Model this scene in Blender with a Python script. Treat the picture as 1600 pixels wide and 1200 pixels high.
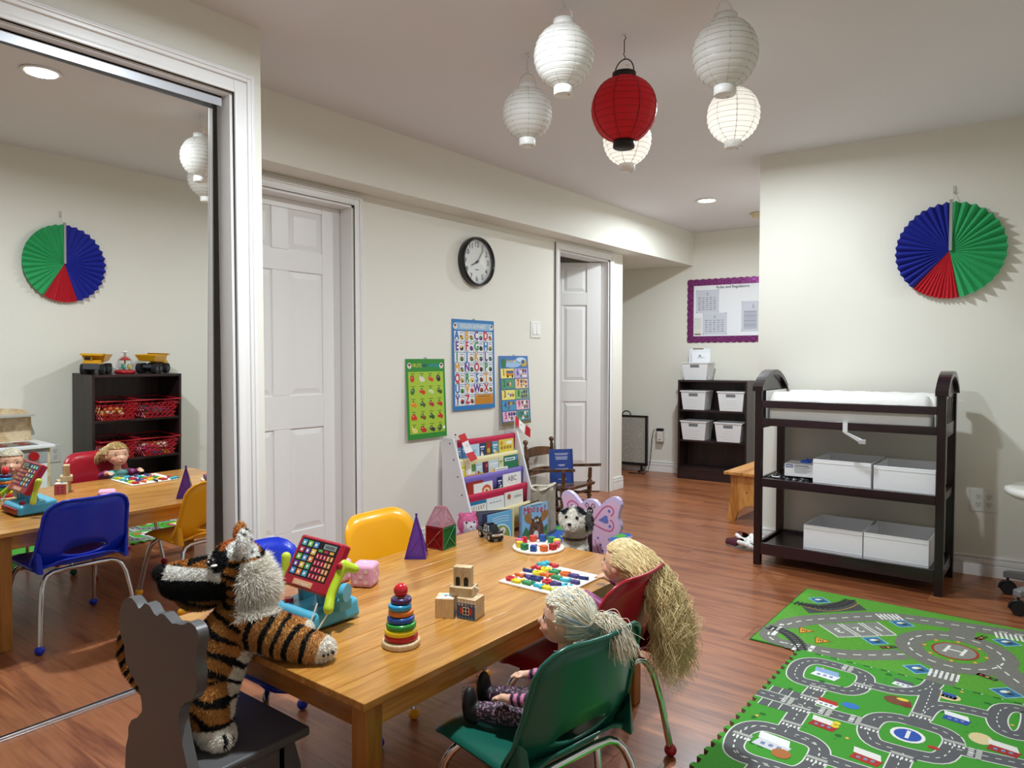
import bpy, bmesh, math, random
import numpy as np
from mathutils import Matrix, Vector, Euler
for o in list(bpy.data.objects): bpy.data.objects.remove(o, do_unlink=True)
SC = bpy.context.scene; COL = SC.collection
PI = math.pi; R = math.radians
random.seed(7); RNG = np.random.default_rng(7)

# ------------------------------------------------------------------ camera, light, exposure
cam = bpy.data.cameras.new('camera'); camo = bpy.data.objects.new('camera', cam); COL.objects.link(camo)
cam.sensor_fit = 'HORIZONTAL'; cam.sensor_width = 36.0; cam.lens = 1109.0/1600*36.0; cam.clip_start = 0.02
camo.location = (0, 0, 1.11); camo.rotation_euler = (R(90-2.066), 0, R(37.954)); SC.camera = camo
W = bpy.data.worlds.new('world'); SC.world = W; W.use_nodes = True
W.node_tree.nodes['Background'].inputs[0].default_value = (.8, .85, 1, 1); W.node_tree.nodes['Background'].inputs[1].default_value = 0.02
SC.view_settings.view_transform = 'Standard'; SC.view_settings.look = 'None'; SC.view_settings.gamma = 1; SC.view_settings.use_curve_mapping = False
SC.view_settings.exposure = 0.06
HC = 2.295
POTS = [((-1.27, 1.24), 39), ((-2.15, 5.13), 27), ((-1.27, 3.32), 25)]          # the three recessed ceiling downlights
for (x, y), pw in POTS:
    l = bpy.data.lights.new('downlight_lamp', 'AREA'); l.shape = 'DISK'; l.size = 0.11; l.energy = pw; l.color = (.85, .94, 1); l.spread = R(172)
    lo = bpy.data.objects.new('downlight_lamp', l); COL.objects.link(lo); lo.location = (x, y, HC-0.012)

# ------------------------------------------------------------------ colours and materials
def lin(c):
    if isinstance(c, str):
        c = c.lstrip('#'); c = [int(c[i:i+2], 16)/255 for i in (0, 2, 4)]
        return tuple(((x+.055)/1.055)**2.4 if x > .04045 else x/12.92 for x in c)
    return tuple(c)
MATS = {}
def _new(name):
    m = bpy.data.materials.new(name); m.use_nodes = True
    nt = m.node_tree; b = nt.nodes['Principled BSDF']; return m, nt, b
def mat(col=None, rough=.5, metal=0, coat=0, bump=0, bscale=200, trans=0, sub=0, alpha=1, emit=0, ior=1.45, sheen=0, vary=0):
    """plain procedural material; col None takes the mesh colour attribute"""
    k = (col, rough, metal, coat, bump, bscale, trans, sub, alpha, emit, sheen, vary)
    if k in MATS: return MATS[k]
    m, nt, b = _new('mat_%s_%d' % (col or 'print', len(MATS))); N = nt.nodes; L = nt.links
    if col is None:
        a = N.new('ShaderNodeAttribute'); a.attribute_name = 'Col'; src = a.outputs['Color']
        L.new(src, b.inputs['Base Color'])
    else:
        b.inputs['Base Color'].default_value = (*lin(col), 1)
        if vary:
            no = N.new('ShaderNodeTexNoise'); no.inputs['Scale'].default_value = 6; no.inputs['Detail'].default_value = 4
            hs = N.new('ShaderNodeHueSaturation'); hs.inputs['Color'].default_value = (*lin(col), 1)
            mr = N.new('ShaderNodeMapRange'); mr.inputs[3].default_value = 1-vary; mr.inputs[4].default_value = 1+vary
            L.new(no.outputs[0], mr.inputs[0]); L.new(mr.outputs[0], hs.inputs['Value']); L.new(hs.outputs[0], b.inputs['Base Color'])
    b.inputs['Roughness'].default_value = rough; b.inputs['Metallic'].default_value = metal; b.inputs['IOR'].default_value = ior
    b.inputs['Coat Weight'].default_value = coat; b.inputs['Coat Roughness'].default_value = .08
    b.inputs['Transmission Weight'].default_value = trans; b.inputs['Alpha'].default_value = alpha
    if sheen: b.inputs['Sheen Weight'].default_value = sheen
    if sub: b.inputs['Subsurface Weight'].default_value = sub; b.inputs['Subsurface Radius'].default_value = (.02, .01, .006); b.inputs['Subsurface Scale'].default_value = .3
    if emit: b.inputs['Emission Color'].default_value = (*lin(col), 1); b.inputs['Emission Strength'].default_value = emit
    if bump:
        no = N.new('ShaderNodeTexNoise'); no.inputs['Scale'].default_value = bscale; no.inputs['Detail'].default_value = 3
        bp = N.new('ShaderNodeBump'); bp.inputs['Strength'].default_value = bump; bp.inputs['Distance'].default_value = .002
        tc = N.new('ShaderNodeTexCoord'); L.new(tc.outputs['Object'], no.inputs['Vector'])
        L.new(no.outputs[0], bp.inputs['Height']); L.new(bp.outputs[0], b.inputs['Normal'])
    MATS[k] = m; return m
def wood(name, c0, c1, c2, axis=0, rough=.35, coat=0, scale=1.0, stretch=9, ring=3.2, rnd=.5, bump=.05):
    """wood with grain along an axis; every object gets its own offset and tint"""
    m, nt, b = _new(name); N = nt.nodes; L = nt.links
    tc = N.new('ShaderNodeTexCoord'); oi = N.new('ShaderNodeObjectInfo'); mp = N.new('ShaderNodeMapping')
    s = [scale*stretch]*3; s[axis] = scale; mp.inputs['Scale'].default_value = s
    ad = N.new('ShaderNodeVectorMath'); ad.operation = 'ADD'
    cm = N.new('ShaderNodeCombineXYZ'); mu = N.new('ShaderNodeMath'); mu.operation = 'MULTIPLY'; mu.inputs[1].default_value = 37
    L.new(oi.outputs['Random'], mu.inputs[0]); [L.new(mu.outputs[0], cm.inputs[i]) for i in range(3)]
    L.new(tc.outputs['Object'], ad.inputs[0]); L.new(cm.outputs[0], ad.inputs[1]); L.new(ad.outputs[0], mp.inputs[0])
    n1 = N.new('ShaderNodeTexNoise'); n1.inputs['Scale'].default_value = .9; n1.inputs['Detail'].default_value = 2; n1.inputs['Distortion'].default_value = .6
    L.new(mp.outputs[0], n1.inputs['Vector'])
    mm = N.new('ShaderNodeMath'); mm.operation = 'MULTIPLY'; mm.inputs[1].default_value = ring*6.28; L.new(n1.outputs[0], mm.inputs[0])
    sn = N.new('ShaderNodeMath'); sn.operation = 'SINE'; L.new(mm.outputs[0], sn.inputs[0])
    n2 = N.new('ShaderNodeTexNoise'); n2.inputs['Scale'].default_value = 7; n2.inputs['Detail'].default_value = 5; L.new(mp.outputs[0], n2.inputs['Vector'])
    mx = N.new('ShaderNodeMath'); mx.operation = 'MULTIPLY_ADD'; mx.inputs[1].default_value = .22; L.new(sn.outputs[0], mx.inputs[0]); L.new(n2.outputs[0], mx.inputs[2])
    rp = N.new('ShaderNodeValToRGB'); e = rp.color_ramp.elements
    e[0].position = .2; e[0].color = (*lin(c0), 1); e[1].position = .85; e[1].color = (*lin(c2), 1); q = e.new(.52); q.color = (*lin(c1), 1)
    L.new(mx.outputs[0], rp.inputs[0])
    hs = N.new('ShaderNodeHueSaturation'); mr = N.new('ShaderNodeMapRange'); mr.inputs[3].default_value = 1-.22*rnd; mr.inputs[4].default_value = 1+.22*rnd
    L.new(oi.outputs['Random'], mr.inputs[0]); L.new(mr.outputs[0], hs.inputs['Value']); L.new(rp.outputs[0], hs.inputs['Color']); L.new(hs.outputs[0], b.inputs['Base Color'])
    b.inputs['Roughness'].default_value = rough; b.inputs['Coat Weight'].default_value = coat; b.inputs['Coat Roughness'].default_value = .12
    bp = N.new('ShaderNodeBump'); bp.inputs['Strength'].default_value = bump; bp.inputs['Distance'].default_value = .001
    L.new(n2.outputs[0], bp.inputs['Height']); L.new(bp.outputs[0], b.inputs['Normal'])
    return m
def carpet(name, amp=.25):
    """printed pile: attribute colour with a fine speckle"""
    m, nt, b = _new(name); N = nt.nodes; L = nt.links
    a = N.new('ShaderNodeAttribute'); a.attribute_name = 'Col'; no = N.new('ShaderNodeTexNoise'); no.inputs['Scale'].default_value = 260
    tc = N.new('ShaderNodeTexCoord'); L.new(tc.outputs['Object'], no.inputs['Vector'])
    mr = N.new('ShaderNodeMapRange'); mr.inputs[1].default_value = .3; mr.inputs[2].default_value = .7; mr.inputs[3].default_value = 1-amp; mr.inputs[4].default_value = 1+amp
    hs = N.new('ShaderNodeHueSaturation'); L.new(no.outputs[0], mr.inputs[0]); L.new(mr.outputs[0], hs.inputs['Value']); L.new(a.outputs[0], hs.inputs['Color'])
    L.new(hs.outputs[0], b.inputs['Base Color']); b.inputs['Roughness'].default_value = .9
    bp = N.new('ShaderNodeBump'); bp.inputs['Strength'].default_value = .35; bp.inputs['Distance'].default_value = .002; L.new(no.outputs[0], bp.inputs['Height']); L.new(bp.outputs[0], b.inputs['Normal'])
    return m
def paper_lantern(name, col, tr=.45):
    m, nt, b = _new(name); N = nt.nodes; L = nt.links
    b.inputs['Base Color'].default_value = (*lin(col), 1); b.inputs['Roughness'].default_value = .45
    t = N.new('ShaderNodeBsdfTranslucent'); t.inputs[0].default_value = (*lin(col), 1)
    mx = N.new('ShaderNodeMixShader'); mx.inputs[0].default_value = tr
    L.new(b.outputs[0], mx.inputs[1]); L.new(t.outputs[0], mx.inputs[2]); L.new(mx.outputs[0], N['Material Output'].inputs[0])
    return m

PRINT = mat(None, .38); PRINTM = mat(None, .75); GLOSS = mat(None, .18, coat=.3); FURM = mat(None, .85)
WALLM = mat('#e9e6db', .6, bump=.06, bscale=90); CEILM = mat('#e6e4e6', .85, bump=.05, bscale=160); TRIM = mat('#efedeb', .3)
CHROME = mat('#d8d8da', .12, metal=1); BLACK = mat('#131214', .45); STEEL = mat('#9a9da2', .3, metal=1)
FLOORM = wood('laminate', '#7a4328', '#985b38', '#a86a43', 0, .33, .12, 1.3, 10, 2.6, .5, .03)
PINE = wood('honey_pine', '#ab7431', '#c68c43', '#d29c52', 1, .24, .3, 1.2, 12, 1.6, .4, .03)
PINEX_SHADED = wood('honey_pine_cross_shaded', '#84501d', '#96602a', '#a26c33', 0, .26, .25, 1.4, 9, 2.0, .4, .03)  # same pine as the tabletop, darkened: the apron's shade is in the colour
PINEZ_SHADED = wood('honey_pine_upright_shaded', '#84501d', '#96602a', '#a26c33', 2, .26, .25, 1.4, 9, 2.0, .4, .03)  # tabletop pine again, with the shade on the legs painted into it
ESPR = wood('espresso', '#1b0f10', '#2a191a', '#352122', 2, .38, .1, 2, 10, 2, .3, .02)
ESPRX = wood('espresso_cross', '#1b0f10', '#2a191a', '#352122', 0, .38, .1, 2, 10, 2, .3, .02)
DARKCT = wood('dark_mahogany', '#160a0d', '#22101a', '#2b161c', 0, .3, .3, 2, 10, 2, .2, .02)
WALNUT = wood('walnut_turned', '#3d2411', '#5f3b1e', '#7a5130', 2, .35, .2, 2, 8, 2, .4, .02)
BIRCH = wood('birch', '#c9a97c', '#dcc29a', '#e8d3b0', 0, .45, .05, 2, 8, 2, .3, .02)
BEECH = wood('beech_block', '#b89a70', '#d0b48a', '#dcc5a0', 2, .5, 0, 6, 6, 2.2, .4, .02)
ORPINE = wood('bench_pine', '#a8692a', '#c98a42', '#d79f58', 2, .4, .1, 2, 9, 2, .4, .03)

# ------------------------------------------------------------------ mesh builder
_TXT = {}
def txtmesh(s):
    if s not in _TXT:
        cu = bpy.data.curves.new('t', 'FONT'); cu.body = s; cu.size = 1; cu.resolution_u = 2; cu.align_x = 'CENTER'; cu.align_y = 'CENTER'
        ob = bpy.data.objects.new('t', cu); COL.objects.link(ob); bpy.context.view_layer.update()
        me = bpy.data.meshes.new_from_object(ob.evaluated_get(bpy.context.evaluated_depsgraph_get()))
        _TXT[s] = ([tuple(v.co) for v in me.vertices], [tuple(p.vertices) for p in me.polygons])
        bpy.data.objects.remove(ob); bpy.data.meshes.remove(me); bpy.data.curves.remove(cu)
    return _TXT[s]
def T(x=0, y=0, z=0, rx=0, ry=0, rz=0, s=1):
    return Matrix.Translation((x, y, z)) @ Euler((rx, ry, rz)).to_matrix().to_4x4() @ Matrix.Diagonal((s, s, s, 1) if not isinstance(s, tuple) else (*s, 1))
class MB:
    def __init__(s, col='#ffffff', M=None): s.v = []; s.f = []; s.c = []; s.sm = []; s.col = col; s.M = M
    def add(s, vs, fs, col=None, smooth=False, M=None):
        n = len(s.v); m = s.M @ M if (s.M is not None and M is not None) else (M if M is not None else s.M)
        s.v += [tuple(m @ Vector(v)) for v in vs] if m is not None else [tuple(v) for v in vs]
        c = lin(col or s.col)
        for f in fs: s.f.append(tuple(i+n for i in f)); s.c.append(c); s.sm.append(smooth)
        return s
    def box(s, x0, x1, y0, y1, z0, z1, col=None, M=None):
        return s.add([(x0,y0,z0),(x1,y0,z0),(x1,y1,z0),(x0,y1,z0),(x0,y0,z1),(x1,y0,z1),(x1,y1,z1),(x0,y1,z1)],
              [(0,3,2,1),(4,5,6,7),(0,1,5,4),(1,2,6,5),(2,3,7,6),(3,0,4,7)], col, False, M)
    def cbox(s, c, sz, col=None, M=None):
        return s.box(c[0]-sz[0]/2, c[0]+sz[0]/2, c[1]-sz[1]/2, c[1]+sz[1]/2, c[2]-sz[2]/2, c[2]+sz[2]/2, col, M)
    def hexa(s, b, t, col=None, M=None):   # two quads of four points, bottom then top
        return s.add(list(b)+list(t), [(0,3,2,1),(4,5,6,7),(0,1,5,4),(1,2,6,5),(2,3,7,6),(3,0,4,7)], col, False, M)
    def tube(s, pts, r, n=10, col=None, closed=False, M=None, smooth=True, caps=True):
        P = [Vector(p) for p in pts]; k = len(P); rs = r if isinstance(r, (list, tuple)) else [r]*k; V = []; F = []
        up = None
        for i, p in enumerate(P):
            t = ((P[(i+1) % k]-P[i-1]) if closed else (P[min(i+1, k-1)]-P[max(i-1, 0)])).normalized()
            if up is None:
                a = Vector((0,0,1)) if abs(t.z) < .9 else Vector((1,0,0)); u = t.cross(a).normalized()
            else: u = (up - t*up.dot(t)).normalized()
            up = u; w = t.cross(u)
            for j in range(n):
                a = 2*PI*j/n; V.append(p+(u*math.cos(a)+w*math.sin(a))*rs[i])
        for i in range(k if closed else k-1):
            for j in range(n):
                a = i*n+j; b = i*n+(j+1) % n; c = ((i+1) % k)*n+(j+1) % n; d = ((i+1) % k)*n+j; F.append((a, d, c, b))
        s.add(V, F, col, smooth, M)
        if caps and not closed: s.add(V[:n], [tuple(range(n))], col, False, M); s.add(V[-n:], [tuple(range(n-1, -1, -1))], col, False, M)
        return s
    def cyl(s, p0, p1, r, r1=None, n=16, col=None, M=None): return s.tube([p0, p1], [r, r if r1 is None else r1], n, col, M=M)
    def lathe(s, prof, n=24, col=None, M=None, smooth=True):
        V = []; F = []; k = len(prof)
        for (r, z) in prof:
            for j in range(n): a = 2*PI*j/n; V.append((r*math.cos(a), r*math.sin(a), z))
        for i in range(k-1):
            for j in range(n): F.append((i*n+j, i*n+(j+1) % n, (i+1)*n+(j+1) % n, (i+1)*n+j))
        if prof[0][0] > 1e-5: F.append(tuple(range(n-1, -1, -1)))
        if prof[-1][0] > 1e-5: F.append(tuple((k-1)*n+j for j in range(n)))
        return s.add(V, F, col, smooth, M)
    def ell(s, c, r, col=None, M=None, n=16, m=10, smooth=True):
        r = (r,)*3 if not isinstance(r, (tuple, list)) else r
        V = [(0, 0, -1)]; F = []
        for i in range(1, m):
            a = -PI/2+PI*i/m
            for j in range(n): b = 2*PI*j/n; V.append((math.cos(a)*math.cos(b), math.cos(a)*math.sin(b), math.sin(a)))
        V.append((0, 0, 1))
        for j in range(n): F.append((0, 1+(j+1) % n, 1+j))
        for i in range(m-2):
            for j in range(n): F.append((1+i*n+j, 1+i*n+(j+1) % n, 1+(i+1)*n+(j+1) % n, 1+(i+1)*n+j))
        q = 1+(m-2)*n
        for j in range(n): F.append((q+j, q+(j+1) % n, len(V)-1))
        return s.add([(c[0]+v[0]*r[0], c[1]+v[1]*r[1], c[2]+v[2]*r[2]) for v in V], F, col, smooth, M)
    def prism(s, poly, z0, z1, col=None, M=None, side=None):
        n = len(poly); V = [(x, y, z0) for x, y in poly]+[(x, y, z1) for x, y in poly]
        s.add(V, [tuple(range(n-1, -1, -1)), tuple(range(n, 2*n))], col, False, M)
        s.add(V, [(i, (i+1) % n, n+(i+1) % n, n+i) for i in range(n)], side or col, False, M)
        return s
    def grid(s, fn, nu, nv, col=None, M=None, smooth=True, cf=None):
        V = [fn(i/nu, j/nv) for j in range(nv+1) for i in range(nu+1)]
        F = [(j*(nu+1)+i, j*(nu+1)+i+1, (j+1)*(nu+1)+i+1, (j+1)*(nu+1)+i) for j in range(nv) for i in range(nu)]
        return s.add(V, F, col, smooth, M)
    # flat print: u to the right, v up, small layers in z
    LZ = .0004
    def rect(s, u0, v0, u1, v1, col, l=1): z = l*s.LZ; return s.add([(u0,v0,z),(u1,v0,z),(u1,v1,z),(u0,v1,z)], [(0,1,2,3)], col)
    def poly(s, pts, col, l=1): return s.add([(p[0], p[1], l*s.LZ) for p in pts], [tuple(range(len(pts)))], col)
    def disc(s, u, v, r, col, l=1, r2=None, n=16, rot=0):
        r2 = r2 or r; ca, sa = math.cos(rot), math.sin(rot)
        return s.poly([(u+r*math.cos(a)*ca-r2*math.sin(a)*sa, v+r*math.cos(a)*sa+r2*math.sin(a)*ca) for a in [2*PI*i/n for i in range(n)]], col, l)
    def band(s, pts, w, col, l=1, closed=False):
        n = len(pts); V = []; z = l*s.LZ
        for i in range(n):
            a = pts[i-1] if (i or closed) else pts[0]; b = pts[(i+1) % n] if (i < n-1 or closed) else pts[-1]
            dx, dy = b[0]-a[0], b[1]-a[1]; d = math.hypot(dx, dy) or 1
            V += [(pts[i][0]-dy/d*w/2, pts[i][1]+dx/d*w/2, z), (pts[i][0]+dy/d*w/2, pts[i][1]-dx/d*w/2, z)]
        return s.add(V, [(2*i, 2*i+1, (2*i+3) % (2*n), (2*i+2) % (2*n)) for i in range(n if closed else n-1)], col)
    def text(s, t, u, v, size, col, l=2, sx=1.0, rot=0, bold=0):
        if bold:
            for i, (a, b) in enumerate(((-1, 0), (1, 0), (0, 1), (0, -1))): s.text(t, u+a*size*bold, v+b*size*bold, size, col, l+.02*i, sx, rot)
        V, F = txtmesh(t); m = Matrix.Translation((u, v, l*s.LZ)) @ Matrix.Rotation(rot, 4, 'Z') @ Matrix.Diagonal((size*sx, size, 1, 1))
        return s.add(V, F, col, False, m)
    def build(s, name, m=None, parent=None, bevel=0, seg=2, M=None, angle=35, sub=0):
        me = bpy.data.meshes.new(name); me.from_pydata(s.v, [], s.f)
        ca = me.color_attributes.new('Col', 'FLOAT_COLOR', 'CORNER')
        ln = np.array([len(f) for f in s.f]); cc = np.repeat(np.c_[np.array(s.c, dtype=np.float32).reshape(-1, 3), np.ones(len(s.f), np.float32)], ln, axis=0)
        ca.data.foreach_set('color', cc.astype(np.float32).ravel())
        me.polygons.foreach_set('use_smooth', s.sm); me.materials.append(m or PRINT)
        o = bpy.data.objects.new(name, me); COL.objects.link(o)
        if parent: o.parent = parent
        if M is not None: o.matrix_local = M
        if bevel:
            b = o.modifiers.new('bevel', 'BEVEL'); b.width = bevel; b.segments = seg; b.limit_method = 'ANGLE'; b.angle_limit = R(angle); b.use_clamp_overlap = True
            me.polygons.foreach_set('use_smooth', [True]*len(me.polygons))
            w = o.modifiers.new('wn', 'WEIGHTED_NORMAL'); w.keep_sharp = False
        if sub: q = o.modifiers.new('sub', 'SUBSURF'); q.levels = sub; q.render_levels = sub
        return o
def raw(name, V, F, C, m, parent=None, smooth=True):
    """fast mesh from numpy arrays (equal-sized faces), colour for each vertex"""
    me = bpy.data.meshes.new(name); n = F.shape[1]
    me.vertices.add(len(V)); me.vertices.foreach_set('co', np.asarray(V, np.float32).ravel())
    me.loops.add(F.size); me.loops.foreach_set('vertex_index', F.astype(np.int32).ravel())
    me.polygons.add(len(F)); me.polygons.foreach_set('loop_start', np.arange(0, F.size, n, dtype=np.int32))
    me.polygons.foreach_set('use_smooth', np.full(len(F), smooth)); me.update(calc_edges=True)
    ca = me.color_attributes.new('Col', 'FLOAT_COLOR', 'POINT')
    ca.data.foreach_set('color', np.c_[C, np.ones(len(C))].astype(np.float32).ravel()); me.materials.append(m)
    o = bpy.data.objects.new(name, me); COL.objects.link(o)
    if parent: o.parent = parent
    return o
def blob(name, prims, cf, m, parent=None, voxel=.004, smooth=6):
    """one continuous surface: overlapping ellipsoids and limbs fused by a voxel remesh.
    prims: ('e', centre, radii[, rotation]) or ('l', points, radii)"""
    b = MB()
    for p in prims:
        if p[0] == 'e':
            M = Matrix.Translation(p[1]) @ (Euler(p[3]).to_matrix().to_4x4() if len(p) > 3 else Matrix())
            b.ell((0, 0, 0), p[2], M=M)
        else:
            P, r = p[1], p[2]
            for i in range(len(P)-1):
                b.tube([P[i], P[i+1]], [r[i], r[i+1]], 12)
            for q, rr in zip(P, r): b.ell(q, rr, n=12, m=8)
    me = bpy.data.meshes.new('tmp'); me.from_pydata(b.v, [], b.f); o = bpy.data.objects.new('tmp', me); COL.objects.link(o)
    md = o.modifiers.new('r', 'REMESH'); md.mode = 'VOXEL'; md.voxel_size = voxel
    if smooth: sm = o.modifiers.new('s', 'SMOOTH'); sm.iterations = smooth; sm.factor = .5
    bpy.context.view_layer.update()
    e = bpy.data.meshes.new_from_object(o.evaluated_get(bpy.context.evaluated_depsgraph_get()))
    bpy.data.objects.remove(o); bpy.data.meshes.remove(me); e.name = name
    n = len(e.vertices); co = np.empty(n*3, np.float32); e.vertices.foreach_get('co', co); co = co.reshape(-1, 3)
    for a in list(e.color_attributes): e.color_attributes.remove(a)
    ca = e.color_attributes.new('Col', 'FLOAT_COLOR', 'POINT')
    ca.data.foreach_set('color', np.c_[cf(co), np.ones(n)].astype(np.float32).ravel())
    e.polygons.foreach_set('use_smooth', [True]*len(e.polygons)); e.materials.clear(); e.materials.append(m)
    o = bpy.data.objects.new(name, e); COL.objects.link(o)
    if parent: o.parent = parent
    return o
def fur(name, src, n, length, cf, parent=None, comb=(0, 0, -.4), width=.0011, lenf=None):
    """short pile on a mesh: thin blades sampled over its faces"""
    me = src.data; me.calc_loop_triangles(); t = np.empty(len(me.loop_triangles)*3, np.int32); me.loop_triangles.foreach_get('vertices', t); t = t.reshape(-1, 3)
    co = np.empty(len(me.vertices)*3, np.float32); me.vertices.foreach_get('co', co); co = co.reshape(-1, 3)
    a, b, c = co[t[:, 0]], co[t[:, 1]], co[t[:, 2]]; nr = np.cross(b-a, c-a); ar = np.linalg.norm(nr, axis=1); nr /= ar[:, None]+1e-12
    i = RNG.choice(len(t), n, p=ar/ar.sum()); u = RNG.random((n, 2)); f = u.sum(1) > 1; u[f] = 1-u[f]
    p = a[i]+(b-a)[i]*u[:, :1]+(c-a)[i]*u[:, 1:]; N = nr[i]
    d = N+np.array(comb)+RNG.normal(0, .28, (n, 3)); d -= N*np.minimum(0, (d*N).sum(1)-.25)[:, None]; d /= np.linalg.norm(d, axis=1)[:, None]
    Ln = length*(.6+.6*RNG.random(n)); 
    if lenf is not None: Ln = Ln*lenf(p)
    s = np.cross(d, RNG.normal(0, 1, (n, 3))); s /= np.linalg.norm(s, axis=1)[:, None]; s *= width
    V = np.concatenate([p-s, p+s, p+d*Ln[:, None]+np.array([0, 0, -.12])*Ln[:, None]], 1).reshape(-1, 3)
    C = cf(p)*(.82+.36*RNG.random((n, 1))); C = np.repeat(C, 3, 0)
    o = raw(name, V, np.arange(3*n).reshape(-1, 3), C, FURM, parent); o['kind'] = 'stuff'; return o
def strands(name, paths, r, cols, parent=None, m=None):
    """hair: paths array (n strands, k points, 3), three-sided tapering tubes"""
    P = np.asarray(paths); n, k, _ = P.shape; t = np.gradient(P, axis=1); t /= np.linalg.norm(t, axis=2, keepdims=True)+1e-9
    ref = RNG.normal(0, 1, (n, 1, 3)); u = np.cross(t, ref); u /= np.linalg.norm(u, axis=2, keepdims=True)+1e-9; w = np.cross(t, u)
    tap = (np.linspace(1, .35, k)*r)[None, :, None]; V = []
    for j in range(3): a = 2*PI*j/3; V.append(P+(u*math.cos(a)+w*math.sin(a))*tap)
    V = np.stack(V, 2).reshape(-1, 3); F = []
    base = (np.arange(n)[:, None]*k+np.arange(k-1)[None, :]).ravel()*3
    for j in range(3): q = (j+1) % 3; F.append(np.stack([base+j, base+q, base+3+q, base+3+j], 1))
    C = np.repeat(np.asarray(cols), k*3, 0)
    return raw(name, V, np.concatenate(F), C, m or HAIRM, parent)
HAIRM = mat(None, .38)
def sphere_pts(n): 
    z = 1-2*RNG.random(n); a = 2*PI*RNG.random(n); q = np.sqrt(1-z*z); return np.stack([q*np.cos(a), q*np.sin(a), z], 1)
def L3(*hx): return np.array([lin(h) for h in hx])

# ------------------------------------------------------------------ things
def tag(o, label, cat, group=None):
    o['label'] = label; o['category'] = cat
    if group: o['group'] = group
    return o
def thing(name, label, cat, loc=(0, 0, 0), rz=0, group=None):
    o = bpy.data.objects.new(name, None); COL.objects.link(o); o.location = loc; o.rotation_euler = (0, 0, rz); o.empty_display_size = .05
    return tag(o, label, cat, group)
def struct(o): o['kind'] = 'structure'; return o
def dup(root, M=None, label=None, loc=None, rz=None, group=None):
    r = root.copy(); COL.objects.link(r)
    if loc is not None: r.location = loc
    if rz is not None: r.rotation_euler = (0, 0, rz)
    if label: r['label'] = label
    if group: r['group'] = group
    for ch in list(root.children):
        c = ch.copy(); COL.objects.link(c); c.parent = r
        for g in ch.children: d = g.copy(); COL.objects.link(d); d.parent = c
    return r
# ================================================================== THE ROOM
XN = .28                                    # near side wall (behind the camera, seen in the mirror)
def WL(x, y, z): return Matrix(((0,0,1,x),(1,0,0,y),(0,1,0,z),(0,0,0,1)))          # print on a wall facing +X
def WR(x, y, z, a=0): return Matrix.Translation((x, y, z)) @ Matrix.Rotation(a, 4, 'Z') @ Matrix(((1,0,0,0),(0,0,-1,0),(0,1,0,0),(0,0,0,1)))   # facing -Y
def WN(x, y, z): return Matrix(((0,0,-1,x),(-1,0,0,y),(0,1,0,z),(0,0,0,1)))        # facing -X
RA = math.atan(.08); FA = math.atan(.12)
def yr(x): return 4.30+.08*(x+.423)         # right wall line
def yf(x): return 6.38+.12*(x+2.77)         # far wall line

fl = struct(MB().box(-4.3, .4, -1.3, 6.8, -.08, -.0102).build('floor', mat('#5a3320', .6)))
pm = MB().box(-.5995, .5995, -.0957, .0957, -.0101, 0).build('plank', FLOORM, fl)
pme = pm.data; first = True; y = -1.3+.096; k = 0
while y < 6.8:
    x = -4.3-[0, .4, .8, .2, .6, 1.0][k % 6]*1.2+random.uniform(-.05, .05)
    while x < .4:
        a, b = max(x, -4.3), min(x+1.2, .4)
        if b-a > .03:
            if first: o = pm; first = False
            else: o = bpy.data.objects.new('plank', pme); COL.objects.link(o); o.parent = fl
            o.location = ((a+b)/2, y, 0); o.scale.x = (b-a)/1.2
        x += 1.2
    y += .192; k += 1

struct(MB().box(-4.4, .45, -1.4, 6.9, HC, HC+.1).build('ceiling', CEILM))
wl = MB(); XW = -2.982
for y0, y1, z0 in ((-1.2, 1.70, 0), (1.70, 2.462, 1.915), (2.462, 4.386, 0), (4.386, 5.125, 1.915), (5.125, 5.349, 0)):
    wl.box(XW-.118, XW, y0, y1, z0, HC)
struct(wl.build('wall_left', WALLM))
struct(MB().box(-4.3, XW-.118, 5.23, 5.349, 0, HC).build('wall_alcove', WALLM))
struct(MB().box(-4.4, -4.3, 3.7, 6.7, 0, HC).build('wall_backroom_end', WALLM))
struct(MB().box(-4.3, XW-.118, 3.7, 3.82, 0, HC).build('wall_backroom_side', WALLM))
struct(MB().prism([(-4.35, yf(-4.35)), (-1.2, yf(-1.2)), (-1.2, yf(-1.2)+.12), (-4.35, yf(-4.35)+.12)], 0, HC).build('wall_far', WALLM))
struct(MB().prism([(-1.44, yr(-1.44)), (.40, yr(.40)), (.40, 4.55), (-1.32, 4.55), (-1.32, 6.75), (-1.44, 6.75)], 0, HC).build('wall_right', WALLM))
struct(MB().box(XN, XN+.12, -1.2, yr(.28)+.02, 0, HC).build('wall_near', WALLM))
struct(MB().box(-3.1, .4, -1.32, -1.2, 0, HC).build('wall_back', WALLM))
cw = MB(); XC = -2.32                       # closet front
cw.box(XC-.08, XC, -1.2, -.75, 0, HC).box(XC-.08, XC, -.75, 1.382, 2.036, HC).box(XC-.08, XC, 1.382, 1.495, 0, HC).box(XW, XC-.08, 1.42, 1.495, 0, HC)
struct(cw.build('wall_closet', WALLM))
sf = MB().box(XW, -2.80, 1.495, 5.349, 1.985, HC).prism([(-4.3, 5.349), (-2.80, 5.349), (-2.80, yf(-2.80)), (-4.3, yf(-4.3))], 1.985, HC)
struct(sf.build('ceiling_soffit', WALLM))

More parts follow.
